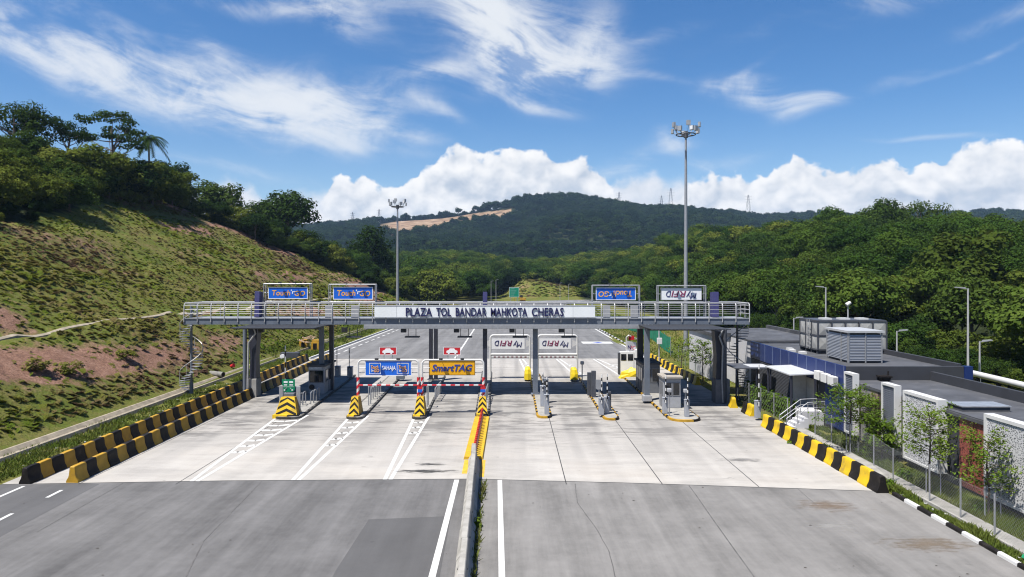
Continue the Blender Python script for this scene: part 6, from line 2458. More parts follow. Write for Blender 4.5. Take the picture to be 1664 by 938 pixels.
    mb.build('recess_trim', ROOFDARK, root)
    # stone mosaic between the louvres
    for (a, b, m_) in ((38.95, 39.55, MOSAIC), (39.56, 39.95, MOSAIC_D), (39.96, 40.75, MOSAIC), (40.76, 41.9, mat('grey stone', (.23, .22, .215), .8, var=.3, scale=5))):
        mb = P()
        mb.box((XF + .40, a, .1), (XF + .545, b, 3.32))
        mb.build('stone_panel', m_, root)
    # roof hatch with a silver lid, rain hopper on the dark wall
    mb = P()
    mb.box((21.7, 33.2, ROOF), (24.0, 34.4, ROOF + .22), 0)
    mb.box((21.65, 33.15, ROOF + .222), (24.05, 34.45, ROOF + .27), 1)
    mb.build('roof_hatch', [ROOFDARK, mat('foil', (.62, .63, .65), .3, metal=.6, var=.2)], root)
    x, y, z = X(1438, 42.9), 42.9, Z(613, 42.9)
    mb = P()
    mb.box((x - .36, y - .25, z), (x + .36, y + .35, z + .08))
    v = [(x - .3, y - .2, z - .001), (x + .3, y - .2, z - .001), (x + .3, y + .3, z - .001), (x - .3, y + .3, z - .001), (x - .1, y, z - .55), (x + .1, y, z - .55), (x + .1, y + .2, z - .55), (x - .1, y + .2, z - .55)]
    mb.grid(v, [(0, 1, 5, 4), (1, 2, 6, 5), (2, 3, 7, 6), (3, 0, 4, 7), (4, 5, 6, 7)])
    mb.cyl((x, y + .1, ROOF), (x, y + .1, z - .5), .08, n=8)
    mb.cyl((x + .32, y + .2, ROOF), (x + .32, y + .2, z + .35), .05, n=8)
    mb.build('rain_hopper', BLK, root)
    # entrance canopy, its posts and the porch beneath
    mb = P()
    mb.grid([(18.95, 47.0, 3.34), (20.88, 47.0, 3.42), (20.88, 51.6, 3.42), (18.95, 51.6, 3.34), (18.95, 47.0, 3.26), (20.88, 47.0, 3.34), (20.88, 51.6, 3.34), (18.95, 51.6, 3.26)],
            [(0, 1, 2, 3), (7, 6, 5, 4), (0, 4, 5, 1), (1, 5, 6, 2), (2, 6, 7, 3), (3, 7, 4, 0)])
    mb.build('entrance_canopy', mat('canopy white sheet', (.56, .575, .59), .4, var=.06), root)
    for (xx, yy) in ((19.1, 47.15), (19.1, 51.4), (20.75, 47.15)):
        mb = P(); mb.box((xx - .06, yy - .06, .1), (xx + .06, yy + .06, 3.26)); mb.build('canopy_post', NAVY, root)
    mb = P()
    mb.box((19.45, 46.2, 0), (20.9, 52, .95))
    mb.build('porch', WALLWHITE, root)
    mb = P()
    mb.box((20.9 - .02, 47.3, .95), (20.95, 49.6, 2.9))
    mb.build('porch_wall', mat('beige render', (.42, .41, .385), .7), root)
    mb = P()
    mb.box((20.0, 48.9, .95), (20.87, 49.1, 3.3))
    mb.build('porch_wall', mat('beige render', (.42, .41, .385), .7), root)
    mb = P()
    for k in range(5):
        mb.box((19.05 - .28 * k, 44.9, 0), (19.33 - .28 * k, 46.18, .95 - .18 * (k + 1)), 0)
    mb.build('stair', WALLWHITE, root)
    mb = P()
    for yy in (44.95, 46.1):
        mb.tube([(17.9, yy, .75), (19.3, yy, 1.8), (20.4, yy, 1.85)], .03, 6)
        mb.tube([(17.9, yy, .45), (19.3, yy, 1.45), (20.4, yy, 1.5)], .022, 6)
        for (a, z0, z1) in ((17.9, 0, .75), (18.6, .3, 1.28), (19.3, .7, 1.8), (20.4, .95, 1.85)):
            mb.cyl((a, yy, z0), (a, yy, z1), .025, n=6)
    mb.build('handrail', STEEL, root, smooth=True)
    # lower dark canopy left of the white one
    mb = P()
    mb.box((17.55, 54.2, 2.75), (20.6, 57.2, 2.83), 0)
    mb.box((18.9, 54.6, 2.832), (20.5, 56.4, 2.86), 1)
    mb.build('side_porch_roof', [mat('porch roof dark', (.09, .095, .11), .5), mat('canopy white sheet', (.56, .575, .59), .4)], root)
    for (xx, yy) in ((17.7, 54.4), (17.7, 57.0), (19.3, 54.4), (20.4, 54.4)):
        mb = P(); mb.box((xx - .05, yy - .05, 0), (xx + .05, yy + .05, 2.75)); mb.build('canopy_post', NAVY, root)
    return root


office()


# ---- things on and against the office
def aircon(y, z, label):
    x = XF + .03
    root = empty('air_conditioner', (x, y, z), label, 'air conditioner', 'outdoor units on the blue wall')
    mb = MB(); mb.box((x - .35, y, z), (x + .0, y + .78, z + .58)); mb.build('unit_case', mat('aircon white', (.74, .74, .72), .5, var=.05), root, bevel=.02)
    mb = MB()
    yc, zc = y - .012, z + .29
    mb.box((x - .32, y - .012, z + .06), (x - .06, y - .002, z + .52))
    mb.build('fan_grille', mat('grille grey', (.40, .40, .40), .5), root)


aircon(44.0, 3.02, 'white outdoor air conditioner on the blue wall, the one nearest the louvre box')
aircon(45.0, 3.05, 'white outdoor air conditioner on the blue wall, middle of three')
aircon(46.0, 3.08, 'white outdoor air conditioner on the blue wall, next to the white canopy')


def water_tank():
    zr = 4.18
    x0, x1, y0, y1 = X(1329, 52.2), X(1329, 52.2) + 5.2, 52.2, 55.4
    root = empty('water_tank', ((x0 + x1) / 2, y0, zr), 'pale sectional panel water tank on the office roof', 'water tank')
    h = 2.15; zb = zr + .28
    pm = mat('tank panel', (.40, .40, .385), .5, var=.16, scale=1.5, dirt=.5, dirt_col=(.32, .31, .28))
    mb = MB()
    for k in range(4):
        mb.box((x0, y0 + .1 + k * 1.0, zr), (x1, y0 + .25 + k * 1.0, zb - .002))
    mb.build('tank_base', STEEL_D, root)
    mb = MB(); mb.box((x0 + .05, y0 + .05, zb), (x1 - .05, y1 - .05, zb + h - .03)); mb.build('tank_shell', pm, root)
    nx, nz, ny = 5, 2, 3
    proto = {}
    for i in range(nx):
        for j in range(nz):
            a, b, c, d = x0 + (x1 - x0) * i / nx + .06, x0 + (x1 - x0) * (i + 1) / nx - .06, zb + h * j / nz + .06, zb + h * (j + 1) / nz - .06
            mb = MB()
            cx_, cz = (a + b) / 2, (c + d) / 2
            v = [(a, y0, c), (b, y0, c), (b, y0, d), (a, y0, d), (cx_, y0 - .06, cz), (a, y0 + .049, c), (b, y0 + .049, c), (b, y0 + .049, d), (a, y0 + .049, d)]
            mb.grid(v, [(0, 1, 4), (1, 2, 4), (2, 3, 4), (3, 0, 4), (0, 5, 6, 1), (1, 6, 7, 2), (2, 7, 8, 3), (3, 8, 5, 0)])
            mb.build('tank_panel', pm, root)
    for i in range(ny):
        for j in range(nz):
            a, b, c, d = y0 + (y1 - y0) * i / ny + .06, y0 + (y1 - y0) * (i + 1) / ny - .06, zb + h * j / nz + .06, zb + h * (j + 1) / nz - .06
            mb = MB()
            cy_, cz = (a + b) / 2, (c + d) / 2
            v = [(x0, a, c), (x0, b, c), (x0, b, d), (x0, a, d), (x0 - .06, cy_, cz), (x0 + .049, a, c), (x0 + .049, b, c), (x0 + .049, b, d), (x0 + .049, a, d)]
            mb.grid(v, [(0, 1, 4), (1, 2, 4), (2, 3, 4), (3, 0, 4), (0, 5, 6, 1), (1, 6, 7, 2), (2, 7, 8, 3), (3, 8, 5, 0)])
            mb.build('tank_panel', pm, root)
    mb = MB()
    for i in range(nx + 1):
        x = x0 + (x1 - x0) * i / nx; mb.box((x - .045, y0 - .05, zb), (x + .045, y0 + .04, zb + h))
    for i in range(1, ny + 1):
        y = y0 + (y1 - y0) * i / ny; mb.box((x0 - .05, y - .045, zb), (x0 + .04, y + .045, zb + h))
    for j in range(nz + 1):
        z = zb + h * j / nz
        mb.box((x0 + .05, y0 - .045, z - .04), (x1, y0 + .035, z + .04)); mb.box((x0 - .045, y0 + .05, z - .04), (x0 + .035, y1, z + .04))
    mb.build('tank_frame', STEEL_D, root)
    mb = MB()
    mb.box((x0 - .02, y0 - .02, zb + h + .042), (x1, y1, zb + h + .1), 0)
    for k in range(3):
        mb.box((x0 + .7 + 1.4 * k, y0 + .7, zb + h + .102), (x0 + 1.4 + 1.4 * k, y0 + 1.5, zb + h + .22), 1)
    mb.build('tank_lid', [STEEL_D, WHT], root)
    mb = MB()
    yl = y0 + 1.0
    for s_ in (0, .4):
        mb.cyl((x0 - .22, yl + s_, zb), (x0 - .22, yl + s_, zb + h + .1), .025, n=6)
    for k in range(7):
        mb.cyl((x0 - .22, yl, zb + .2 + k * .3), (x0 - .22, yl + .4, zb + .2 + k * .3), .018, n=5)
    mb.build('ladder', STEEL_W, root)


water_tank()


def plant_shed():
    zr = 4.18
    d = 46.6
    x0, x1 = X(1378.5, d), X(1434, d)
    y1 = d * (832 - 1378.5) / (832 - 1356.5)
    h = Z(541, d)
    root = empty('roof_shed', ((x0 + x1) / 2, d, zr), 'silver louvred plant enclosure on the office roof in front of the tank', 'plant enclosure')
    sm = mat('ribbed aluminium', (.38, .395, .42), .38, metal=.45, var=.14, scale=.9, stretch=(.4, .4, 6))
    for (a, b) in ((x0 + .08, (x0 + x1) / 2 - .03), ((x0 + x1) / 2 + .03, x1 - .08)):
        mb = MB()
        z = zr + .12
        while z < h - .15:
            mb.prism([(d + .03, z), (d + .0, z + .035), (d + .03, z + .1), (d + .07, z + .1), (d + .07, z)], 'x', a, b)
            z += .104
        mb.build('louvre_panel', sm, root)
    mb = MB()
    z = zr + .12
    while z < h - .15:
        mb.prism([(x0 + .03, z), (x0, z + .035), (x0 + .03, z + .1), (x0 + .07, z + .1), (x0 + .07, z)], 'y', d + .1, y1 + 1.2)
        z += .104
    mb.build('side_panel', sm, root)
    for x in (x0, (x0 + x1) / 2 - .02, x1 - .08):
        mb = MB(); mb.box((x, d - .03, zr), (x + .07, d + .05, h)); mb.build('shed_post', STEEL, root)
    for (xa_, yy) in ((x0 - .03, d + .06), (x0 - .03, d + 1.0), (x0 - .03, y1 + 1.2), (x1 - .08, y1 + 1.2)):
        mb = MB(); mb.box((xa_, yy, zr), (xa_ + .08, yy + .06, h)); mb.build('shed_post', STEEL, root)
    mb = MB(); mb.box((x0 - .1, d - .1, h + .002), (x1 + .1, y1 + 1.35, h + .14)); mb.build('shed_roof', mat('pale sheet roof', (.52, .53, .54), .45, var=.08, metal=.2), root)
    mb = MB(); mb.box((x0 + .1, d + .1, zr + .02), (x1 - .1, y1 + 1.1, h - .05)); mb.build('inner_plant', STEEL_D, root)


plant_shed()

# stray pipes and blocks beside the roof tanks
mb = MB()
for (x, y) in ((21.6, 53.5), (21.9, 54.6), (21.8, 52.0)):
    mb.box((x, y, 4.16), (x + .45, y + .5, 4.34))
tag(mb.build('roof_clutter', WHT), 'small white blocks scattered on the office roof by the tank', 'pipe supports', None, 'stuff')


# ------------------------------------------------------------------ fence and young trees in front of the office
def fence(pts, name_label, h=1.75, mesh=True, mat_post=None, wire=None, gap=.15, r=.0016, postr=.035):
    wire = wire or mat('dull wire', (.28, .29, .29), .6)
    root = empty('wire_fence', (*pts[0], 0), name_label, 'fence')
    mp = mat_post or STEEL
    for (x, y) in pts:
        mb = MB()
        z = float(ground_z(x, y))
        mb.cyl((x, y, z), (x, y, z + h), postr, n=7)
        mb.build('post', mp, root, smooth=True)
    for i in range(len(pts) - 1):
        (xa, ya), (xb, yb) = pts[i], pts[i + 1]
        L = math.dist(pts[i], pts[i + 1])
        mb = MB()
        k = int(L / gap)
        hh = h - .12
        def P(s_, z):
            s_ = min(max(s_, 0), L)
            t = s_ / L
            x, y = xa + (xb - xa) * t, ya + (yb - ya) * t
            return (x, y, float(ground_z(x, y)) + z)
        m_ = int(hh / gap) + 1
        for j in range(-m_, k + 1):
            for sg in (1, -1):
                s0, s1, z0, z1 = j * gap, j * gap + hh, .06, .06 + hh
                if sg < 0: z0, z1 = z1, z0
                a, b = s0, s1
                za, zb = z0, z1
                if a < 0: za += (zb - za) * (-a) / (b - a); a = 0
                if b > L: zb = za + (zb - za) * (L - a) / (b - a); b = L
                if b - a < .03: continue
                mb.bar(P(a, za), P(b, zb), r * 2, r * 2)
        mb.bar(P(0, hh + .06), P(L, hh + .06), r * 4, r * 4); mb.bar(P(0, .06), P(L, .06), r * 3, r * 3)
        mb.build('mesh_panel', wire or STEEL, root, fix=False)
    return root


pts = [(18.42, y) for y in (20.9, 23.7, 26.3, 28.3, 30.4, 33.3)] + [(18.95, 36.1), (19.05, 38.8), (19.1, 41.2), (19.0, 43.2)]
fence(pts, 'low chain-link fence with thin grey posts in front of the toll office')
GREENW = mat('green coated wire', (.10, .20, .13), .5)
fence([(18.75, 46.9), (18.7, 49.2), (18.6, 51.5), (18.5, 53.8), (18.4, 56.0)], 'green wire fence with hedge behind beside the right pillar', 1.75, True, STEEL, None, .34)
fence([(18.2, 68.5), (19.6, 73.5), (19.6, 78), (19.8, 82), (20.0, 87)], 'thin wire fence beyond the right pillar', 1.9, True, STEEL, GREENW, .2)


def green_net():
    pts = [(20.5, 89), (20.6, 93), (20.9, 97.5), (21.2, 102), (21.4, 108), (22.0, 124), (21.8, 136)]
    root = empty('site_fence', (*pts[0], 0), 'bright green netted site fence on the right verge beyond the plaza', 'fence')
    m_ = mat('green netting', (.015, .20, .115), .7, var=.3, scale=2)
    for i in range(len(pts) - 1):
        (xa, ya), (xb, yb) = pts[i], pts[i + 1]
        mb = MB()
        n = 8
        v = []
        for k in range(n + 1):
            t = k / n
            x, y = xa + (xb - xa) * t + .06 * math.sin(k * 2.1), ya + (yb - ya) * t
            z = float(ground_z(x, y))
            v += [(x, y, z + .05), (x, y, z + 2.2 - .12 * math.sin(math.pi * t)), (x + .03, y, z + 2.2 - .12 * math.sin(math.pi * t)), (x + .03, y, z + .05)]
        mb.grid(v, [(4 * k + j, 4 * k + 4 + j, 4 * k + 4 + (j + 1) % 4, 4 * k + (j + 1) % 4) for k in range(n) for j in range(4)])
        mb.build('net_panel', m_, root)
    for (x, y) in pts:
        mb = MB(); z = float(ground_z(x, y)); mb.cyl((x, y, z), (x, y, z + 2.4), .04, n=6); mb.build('post', STEEL, root)


green_net()


def young_tree(px, pyb, pyt, half_w, label, seed, stakes=True, cat='tree', leafsize=.085, nc=26, dens=44, low=.42, lean=0.0, dd=None, name='young_tree'):
    d = F * H / (pyb - HZ) if dd is None else dd
    x = X(px, d)
    h = Z(pyt, d)
    g = np.random.default_rng(seed)
    gr = random.Random(seed)
    root = empty(name, (x, d, 0), label, cat)
    w = half_w / F * d
    # limbs first, leaves hang from the limb ends
    mb = MB()
    trunk = [Vector((x, d, -.05)), Vector((x + lean * .3 + gr.uniform(-.04, .04), d, h * .3)), Vector((x + lean * .7 + gr.uniform(-.06, .06), d + gr.uniform(-.05, .05), h * .58)), Vector((x + lean, d, h * .86))]
    mb.tube(trunk, [.055, .045, .034, .012], 7)
    cs, ns = [], []
    for k in range(nc):
        t = low + (1 - low) * ((k + .5) / nc)
        a = k * 2.4 + gr.uniform(-.4, .4)
        zz = h * t
        base = trunk[1].lerp(trunk[2], min(1, max(0, (t * .92 - .3) / .28))) if t < .62 else trunk[2].lerp(trunk[3], min(1, (t - .6) / .35))
        rr = w * gr.uniform(.45, 1.05) * (1.0 - abs(t - .62) * 1.15)
        tip = Vector((x + lean * t + rr * math.cos(a), d + rr * math.sin(a), zz + gr.uniform(-.05, .22)))
        mid = base.lerp(tip, .5) + Vector((0, 0, .06))
        mb.tube([base, mid, tip], [.016, .011, .004], 5)
        for q in range(dens):
            s_ = gr.uniform(.35, 1.08)
            p = base.lerp(tip, s_) + Vector((gr.gauss(0, .13), gr.gauss(0, .13), gr.gauss(0, .10)))
            cs.append(tuple(p)); ns.append((gr.gauss(0, .6), gr.gauss(0, .6), 1.0))
    mb.build('trunk', BARK, root, smooth=True)
    v, f = leaf_quads(np.array(cs), np.array(ns), leafsize, g, .5)
    me = soft_normals(mesh_np('crown', v - np.array([x, d, 0]), f, LEAF_YOUNG), np.array(ns), g)
    o = bpy.data.objects.new('crown', me); COL.objects.link(o); o.parent = root
    if stakes:
        rt = empty('tree_stake', (x, d, 0), 'hooped grey stakes holding the ' + stakes, 'tree stake', 'stakes around the young trees')
        mb = MB()
        mb.tube([(x - .32, d - .25, 0), (x - .32, d - .25, 1.25), (x + .34, d - .25, 1.25), (x + .34, d - .25, 0)], .026, 6)
        mb.build('stake_tube', STEEL, rt)


young_tree(1511, 802, 664, 72, 'young open-crowned tree in front of the middle white screen', 51, 'tree before the middle white screen', nc=36, dens=74, leafsize=.068, low=.46)
young_tree(1606, 838, 702, 58, 'young leafy tree in front of the red panels and right white screen', 52, 'tree before the red panels', nc=32, dens=52, leafsize=.07, low=.32)
young_tree(1381, 737, 628, 64, 'young tree with pale green crown hiding the first louvre box', 53, 'tree before the first louvre box', nc=36, dens=84, leafsize=.07, low=.45)
young_tree(1410, 728, 640, 34, 'slim young tree just right of the pale green one', 54, '', nc=22, dens=50)
young_tree(1434, 748, 686, 40, 'short bushy young tree under the second louvre box', 55, '', nc=26, dens=66, low=.3)
young_tree(1108, 609, 548, 38, 'thin-leaved young tree beyond the right pillar', 57, '', nc=24, dens=40, dd=69.5, leafsize=.10)
young_tree(1142, 618, 552, 26, 'dark young tree against the white end wall', 58, '', nc=20, dens=44, dd=66, leafsize=.10)


def hedge():
    g = np.random.default_rng(9)
    n = 5200
    y = g.uniform(47.2, 56.2, n)
    x = 19.25 + g.normal(0, .20, n)
    z = g.uniform(.05, 1.35, n) * (0.85 + .3 * np.sin(y * 2.1) ** 2)
    c = np.column_stack([x, y, z]); nn = np.column_stack([x - 19.25, g.normal(0, .4, n), np.full(n, .5)]) + g.normal(size=(n, 3)) * .4
    v, f = leaf_quads(c, nn, .10, g)
    me = mesh_np('foliage', v - np.array([19.25, 47.2, 0]), f, LEAF_YOUNG)
    root = empty('hedge', (19.25, 47.2, 0), 'clipped green hedge behind the wire fence next to the porch', 'hedge')
    o = bpy.data.objects.new('foliage', me); COL.objects.link(o); o.parent = root
    mb = MB()
    for k in range(14):
        mb.tube([(19.25, 47.5 + k * .64, 0), (19.22, 47.5 + k * .64, .5), (19.3, 47.55 + k * .64, 1.0)], [.02, .015, .006], 5)
    mb.build('stems', BARK, root)


hedge()


# low bushes along the facade
def low_bush(x, y, r, h, label, seed, leafm=None):
    g = np.random.default_rng(seed)
    n = int(500 * r * h / .4)
    d = g.normal(size=(n, 3)); d /= np.linalg.norm(d, axis=1, keepdims=True); d[:, 2] = np.abs(d[:, 2])
    c = d * np.array([r, r, h]) * g.uniform(.4, 1.05, (n, 1))
    v, f = leaf_quads(c, d + np.array([0, 0, .5]), .075, g)
    me = mesh_np('foliage', v, f, leafm or LEAF_YOUNG)
    root = empty('bush', (x, y, 0), label, 'bush')
    o = bpy.data.objects.new('foliage', me); COL.objects.link(o); o.parent = root
    mb = MB(); mb.tube([(x, y, 0), (x, y, h * .6)], [.03, .01], 5); mb.build('stem', BARK, root)


low_bush(19.6, 34.4, .45, .45, 'low weedy bush on the grass beside the second louvre box', 71)
low_bush(18.0, 33.0, .40, .40, 'weedy tuft of green behind the last black barrier block', 72)
low_bush(19.9, 39.0, .6, .5, 'low green bush at the foot of the stone panels', 73)
low_bush(20.0, 29.2, .5, .45, 'low green bush under the right white screen', 74)
low_bush(-1.38, 27.6, .20, .38, 'leafy weed clump against the right side of the median', 75)
low_bush(16.7, 41.4, .22, .2, 'small weed growing out from under the right barrier blocks', 76)


# ------------------------------------------------------------------ light masts and lamp posts
def high_mast(px, pyb, pyt, d, label, r=.32):
    x = X(px, d)
    z0 = float(ground_z(x, d)); zt = Z(pyt, d)
    root = empty('light_mast', (x, d, z0), label, 'light mast')
    mb = MB()
    mb.cyl((x, d, z0), (x, d, zt - 1.2), r, r * .42, 14)
    mb.build('mast_pole', STEEL, root, smooth=True)
    mb = MB()
    mb.cyl((x, d, z0), (x, d, z0 + .5), r * 1.7, n=12)
    mb.build('mast_base', CONC, root)
    mb = MB()
    n = 20
    ring = [(x + 1.25 * math.cos(2 * math.pi * k / n), d + 1.25 * math.sin(2 * math.pi * k / n), zt - 1.3) for k in range(n + 1)]
    mb.tube(ring, .07, 6)
    for k in range(4):
        a = k * math.pi / 2 + .4
        mb.bar((x, d, zt - 1.3), (x + 1.25 * math.cos(a), d + 1.25 * math.sin(a), zt - 1.3), .09)
    mb.cyl((x, d, zt - 1.7), (x, d, zt - .9), .3, n=10)
    mb.build('lamp_ring', STEEL_D, root)
    lampm = mat('lamp casing', (.40, .41, .42), .4, metal=.3)
    for k in range(10):
        a = 2 * math.pi * k / 10 + .25
        cx_, cy_ = x + 1.75 * math.cos(a), d + 1.75 * math.sin(a)
        up = .75 if k % 2 else .1
        mb = MB()
        mb.bar((x + 1.25 * math.cos(a), d + 1.25 * math.sin(a), zt - 1.25), (cx_, cy_, zt - 1.1 + up), .06)
        z = zt - 1.15 + up
        mb.box((cx_ - .26, cy_ - .14, z), (cx_ + .26, cy_ + .14, z + .62), 0, rz=a + math.pi / 2)
        mb.box((cx_ - .20 - .15 * math.cos(a), cy_ - .02 - .15 * math.sin(a), z + .06), (cx_ + .20 - .15 * math.cos(a), cy_ + .02 - .15 * math.sin(a), z + .56), 1, rz=a + math.pi / 2)
        mb.build('floodlight', [lampm, mat('lamp glass', (.75, .76, .78), .15)], root)


high_mast(1114.5, 573, 203, 91.0, 'tall floodlight mast rising behind the right end of the gantry')
high_mast(646, 529, 326, 141.0, 'distant floodlight mast on the left verge beyond the plaza', .36)


def lamp_post(px, pyb, pyt, d, label, arm=-1, ball=False):
    x = X(px, d); z0 = max(0, float(ground_z(x, d))) ; zt = Z(pyt, d)
    root = empty('lamp_post', (x, d, z0), label, 'lamp post')
    mb = MB(); mb.cyl((x, d, z0), (x, d, zt), .10, .06, 9); mb.build('pole', STEEL_W, root, smooth=True)
    mb = MB()
    if ball:
        mb.cyl((x - .16, d, zt), (x + .22, d, zt + .25), .20, .16, 10)
        mb.build('camera_head', WHT, root, smooth=True)
    else:
        mb.bar((x, d, zt - .04), (x + arm * .55, d, zt + .02), .05)
        mb.prism([(x + arm * .25, zt - .02), (x + arm * .95, zt + .06), (x + arm * .95, zt + .13), (x + arm * .25, zt + .10)], 'y', d - .12, d + .12)
        mb.build('lamp_head', PANELGREY, root)


lamp_post(1342, 560, 467, 66, 'tall lamp post rising behind the roof tank')
lamp_post(1378, 560, 496, 64, 'thin pole with a white camera ball behind the roof tank', 1, True)
lamp_post(1290, 560, 517, 72, 'short lamp post left of the roof tank', 1)
lamp_post(1457.5, 580, 538, 62, 'short lamp post right of the silver roof enclosure', 1)
lamp_post(1573, 610, 469, 52, 'tall lamp post at the right behind the dark roof wall', -1)
lamp_post(1592, 610, 555, 54, 'short lamp post beside the white pipe bridge at right', 1)


def pipe_bridge():
    root = empty('pipe_bridge', (33, 46, 0), 'white horizontal pipe on dark posts behind the office at right', 'pipe bridge')
    a, b = Vector((X(1578, 52), 52, Z(606, 52))), Vector((X(1690, 42), 42, Z(633, 42)))
    mb = MB(); mb.cyl(a, b, .22, n=12); mb.build('pipe', WHT, root, smooth=True)
    mb = MB()
    for t in (.12, .45, .62, .85):
        p = a.lerp(b, t)
        mb.bar((p.x, p.y, 0), (p.x, p.y, p.z - .2), .2)
    p0, p1 = a.lerp(b, .1), a.lerp(b, .95)
    mb.bar((p0.x, p0.y, p0.z - .55), (p1.x, p1.y, p1.z - .55), .08)
    mb.build('support_frame', BLK, root)


pipe_bridge()


# ------------------------------------------------------------------ odds and ends
def odds():
    # concrete pipe and red bucket on the left verge, rubbish along the drain
    x, y = gp(355, 601, .4)
    mb = MB()
    x = -29.15; y = 68.0
    z = float(ground_z(x, y))
    n = 18
    rows = []
    mb.cyl((x - .8, y + .5, z + .34), (x + .7, y - .1, z + .30), .27, n=16)
    mb.cyl((x + .7, y - .1, z + .30), (x + .72, y - .108, z + .30), .20, n=16, mi=1)
    tag(mb.build('concrete_pipe', [mat('mossy pipe concrete', (.20, .195, .175), .9, var=.3, scale=3), BLK], origin=(x, y, z), smooth=True), 'short grey concrete pipe lying on the slope by the left stair', 'pipe')
    x, y = X(377, 73.0), 73.0
    z = float(ground_z(x, y))
    mb = MB()
    mb.cyl((x - .1, y, z + .18), (x + .25, y - .15, z + .28), .15, .21, 12)
    tag(mb.build('red_bucket', RED, origin=(x, y, z), smooth=True), 'red bucket tipped over beside the left drain', 'bucket')
    # yellow plastic drums and timber beyond the left barriers
    d = 93.0
    for (px0, px1, p0, p1, dd, lab, hh) in ((486, 499, 560, 572, 96, 'yellow plastic tank half in the grass, left of the dusty pile', 1.2), (505, 519, 558, 575, 93, 'yellow box-shaped tank with an open dark side under the dusty pile', 1.45)):
        x0, x1 = X(px0, dd), X(px1, dd)
        mb = MB()
        mb.box((x0, dd, 0), (x1, dd + 1.2, hh * .8), 0)
        mb.box((x0 + .1, dd + .1, hh * .8 + .002), (x1 - .1, dd + 1.1, hh), 0)
        mb.box((x0 + (x1 - x0) * .25, dd - .02, .15), (x0 + (x1 - x0) * .7, dd - .003, hh * .7), 1)
        tag(mb.build('yellow_tank', [YEL_O, BLK], origin=(x0, dd, 0), bevel=.05), lab, 'tank')
    g = random.Random(8)
    mb = MB()
    x, y = X(510, 95), 95.5
    for k in range(26):
        a = Vector((x + g.uniform(-2.2, 1.0), y + g.uniform(-.6, .8), .9 + g.uniform(0, .9)))
        b = a + Vector((g.uniform(-1.0, 1.0), g.uniform(-.5, .5), g.uniform(-.35, .25)))
        mb.bar(a, b, g.uniform(.12, .3), g.uniform(.05, .12))
    tag(mb.build('rubble_heap', mat('dusty sacking', (.55, .40, .28), .9, var=.3), origin=(x, y, 0)), 'pile of dusty sacking and boards behind the yellow tanks', 'pile')
    mb = MB()
    x, y = X(466, 84), 84.0
    mb.box((x - .8, y, .0), (x + 1.4, y + .8, .75), 0); mb.cyl((x - .5, y - .25, .3), (x - .5, y, .3), .28, n=12, mi=1)
    tag(mb.build('spare_sign', [STEEL_D, SIGNWHITE], origin=(x, y, 0)), 'dark folded sign with a white disc on the grass behind the outer barriers', 'road sign')
    # litter
    mb = MB()
    for k in range(46):
        x, y = g.uniform(-27.6, -25.2), g.uniform(34, 70)
        s_ = g.uniform(.04, .16)
        z = float(ground_z(x, y)) + .02
        mb.box((x, y, z), (x + s_ * 1.6, y + s_, z + .05), g.choice([0, 0, 1]), rz=g.uniform(0, 3))
    for k in range(14):
        x, y = g.uniform(17.7, 18.3), g.uniform(24, 33)
        mb.box((x, y, .0), (x + .12, y + .08, .05), 0, rz=g.uniform(0, 3))
    tag(mb.build('litter', [WHT, CONC_L]), 'scraps of pale litter and stones on the verges', None, None, 'stuff')
    mb = MB()
    for k in range(60):
        x, y = g.uniform(-24, 17), g.uniform(17, 33)
        s_ = g.uniform(.02, .07)
        mb.face([(x, y, .014), (x + s_ * 2, y + g.uniform(-.02, .02), .012), (x + s_, y + s_ * 1.1, .016)], 0)
    o = mb.build('road_debris', mat('dry leaf', (.06, .05, .04), .9, var=.4), fix=False)
    tag(o, 'dry leaves and grit scattered on the asphalt', None, None, 'stuff')
    # orange and green thing at the right edge
    y = 24.0
    root = empty('plastic_barrier', (18.25, y, 0), 'orange plastic barrier with green base at the right edge of the road', 'barrier')
    mb = MB(); mb.prism([(17.95, .12), (18.75, .12), (18.7, .22), (18.0, .22)], 'y', y - 1.1, y + .3); mb.build('barrier_base', mat('green plastic', (.02, .30, .14), .45), root)
    mb = MB(); mb.prism([(18.1, .222), (18.7, .222), (18.65, .42), (18.2, .42)], 'y', y - 1.1, y + .25); mb.build('barrier_top', mat('orange plastic', (.85, .25, .07), .45), root)
    # slabs by the path
    for (x, yy, lab) in ((19.85, 30.6, 'square concrete inspection cover in the grass before the red panels'), (19.9, 25.9, 'pale concrete cover in the grass near the right edge')):
        mb = MB(); mb.box((x - .5, yy - .5, -.05), (x + .5, yy + .5, .06)); tag(mb.build('inspection_cover', CONC, origin=(x, yy, 0), bevel=.02), lab, 'inspection cover')


odds()


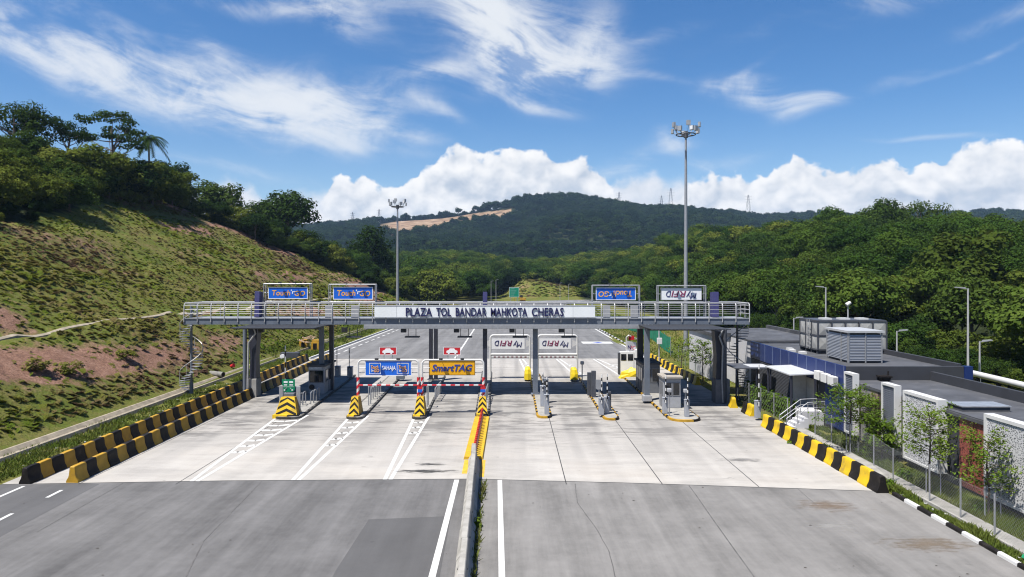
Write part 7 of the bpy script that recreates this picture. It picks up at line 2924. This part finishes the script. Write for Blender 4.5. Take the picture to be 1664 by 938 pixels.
def far_things():
    # green direction sign, yellow digger and lamp posts by the little hill
    d = 262.0
    x0, x1, z0, z1 = X(827.5, d), X(843.5, d), Z(483, d), Z(467, d)
    root = empty('direction_sign', ((x0 + x1) / 2, d, 0), 'green direction sign in front of the little grassy hill', 'road sign')
    board('sign_panel', x0, x1, z0, z1, d, .1, mat('road sign green', (.0, .23, .13), .5), SIGNWHITE, root, .09)
    mb = MB()
    for k, w in enumerate((.55, .8, .65, .5)):
        z = z1 - .7 - k * .8
        mb.box((x0 + .5, d - .03, z), (x0 + .5 + (x1 - x0 - 1) * w, d - .004, z + .22))
    mb.build('lettering', mat('faded sign text', (.20, .42, .34), .5), root)
    mb = MB()
    for x in (x0 + .6, x1 - .6):
        mb.cyl((x, d + .15, 0), (x, d + .15, z1), .1, n=6)
    mb.build('pole', STEEL, root)
    d = 268.0
    x = X(849, d); z = 0
    root = empty('excavator', (x, d, z), 'small yellow excavator working in front of the little hill', 'excavator')
    mb = MB(); mb.box((x - 1.2, d - 1, z), (x + 1.2, d - .4, z + .8)); mb.box((x - 1.2, d + .4, z), (x + 1.2, d + 1, z + .8)); mb.build('tracks', BLK, root, bevel=.2)
    mb = MB(); mb.box((x - 1.0, d - .9, z + .85), (x + 1.3, d + .9, z + 1.9)); mb.build('body', YEL_O, root, bevel=.1)
    mb = MB(); mb.box((x - .9, d - .8, z + 1.92), (x + .1, d + .1, z + 2.9)); mb.build('cab', GLASS, root, bevel=.1)
    mb = MB(); mb.tube([(x - .9, d, z + 1.6), (x - 2.4, d, z + 3.3), (x - 3.4, d, z + 2.2), (x - 3.1, d, z + .7)], [.25, .22, .18, .15], 6); mb.build('arm', YEL_O, root)
    for (px, pyt, dd, lab) in ((798, 457, 250, 'thin lamp post left of the green direction sign'), (806, 455, 258, 'second thin lamp post left of the green direction sign'), (910, 460, 290, 'thin lamp post on the right flank of the little hill'), (924, 462, 300, 'far thin lamp post at the right foot of the little hill')):
        lamp_post(px, 490, pyt, dd, lab, 1)
    # white guard rail along the bend
    mb = MB()
    for i in range(14, len(FR) - 1):
        a, b = FR[i], FR[i + 1]
        mb.bar((a[0] + 1, a[1], .75), (b[0] + 1, b[1], .75), .15, .4)
        mb.bar((a[0] + 1, a[1], 0), (a[0] + 1, a[1], .8), .15)
    tag(mb.build('crash_rail', WHT), 'white crash rail along the bend of the far road', 'guard rail')
    # pylons on the range
    for (px, pyb, pyt, lab) in ((1006, 332, 312, 'tiny lattice pylon at the top right of the distant range summit'), (1075, 338, 318, 'lattice pylon on the range left of the floodlight mast'), (1090, 338, 306, 'taller lattice pylon beside the floodlight mast on the range'), (1216, 346, 317, 'lattice pylon on the range midway to the right hill'), (573, 362, 345, 'tiny lattice pylon on the left end of the range'), (616, 356, 340, 'lattice pylon above the left end of the quarried bench')):
        d = YR
        x = X(px, d); z0 = Z(pyb, d) - 16; zt = Z(pyt, d)
        root = empty('power_pylon', (x, d, z0), lab, 'pylon', 'power pylons on the range')
        h = zt - z0
        w = h * .11
        mb = MB()
        for sx in (-1, 1):
            for sy in (-1, 1):
                mb.bar((x + sx * w, d + sy * w, z0), (x + sx * w * .12, d + sy * w * .12, zt), .34)
        n = 7
        for k in range(n):
            t0, t1 = k / n, (k + 1) / n
            for sx in (-1, 1):
                wa, wb = w * (1 - .88 * t0), w * (1 - .88 * t1)
                mb.bar((x - sx * wa, d - wa, z0 + h * t0), (x + sx * wb, d - wb, z0 + h * t1), .18)
        mb.build('lattice', STEEL_D, root)
        mb = MB()
        for t in (.72, .83, .93):
            mb.bar((x - w * 1.3, d, z0 + h * t), (x + w * 1.3, d, z0 + h * t), .3)
        mb.build('cross_arm', STEEL_D, root)


far_things()


# ------------------------------------------------------------------ the air between here and the far range
def haze():
    mb = MB()
    mb.box((-2300, -70, -3), (2800, 2580, 260))
    o = mb.build('haze', [], None)
    m = bpy.data.materials.new('haze air')
    m.use_nodes = True
    nt = m.node_tree
    nt.nodes.clear()
    out = nt.nodes.new('ShaderNodeOutputMaterial')
    v = nt.nodes.new('ShaderNodeVolumePrincipled')
    v.inputs['Color'].default_value = (0.46, 0.68, 1.0, 1)
    v.inputs['Density'].default_value = HAZE_DENSITY
    v.inputs['Anisotropy'].default_value = 0.0
    nt.links.new(v.outputs[0], out.inputs['Volume'])
    o.data.materials.append(m)
    o.visible_shadow = True
    tag(o, 'thin blue air that fades the far range', None, None, 'stuff')


HAZE_DENSITY = 0.00008
haze()
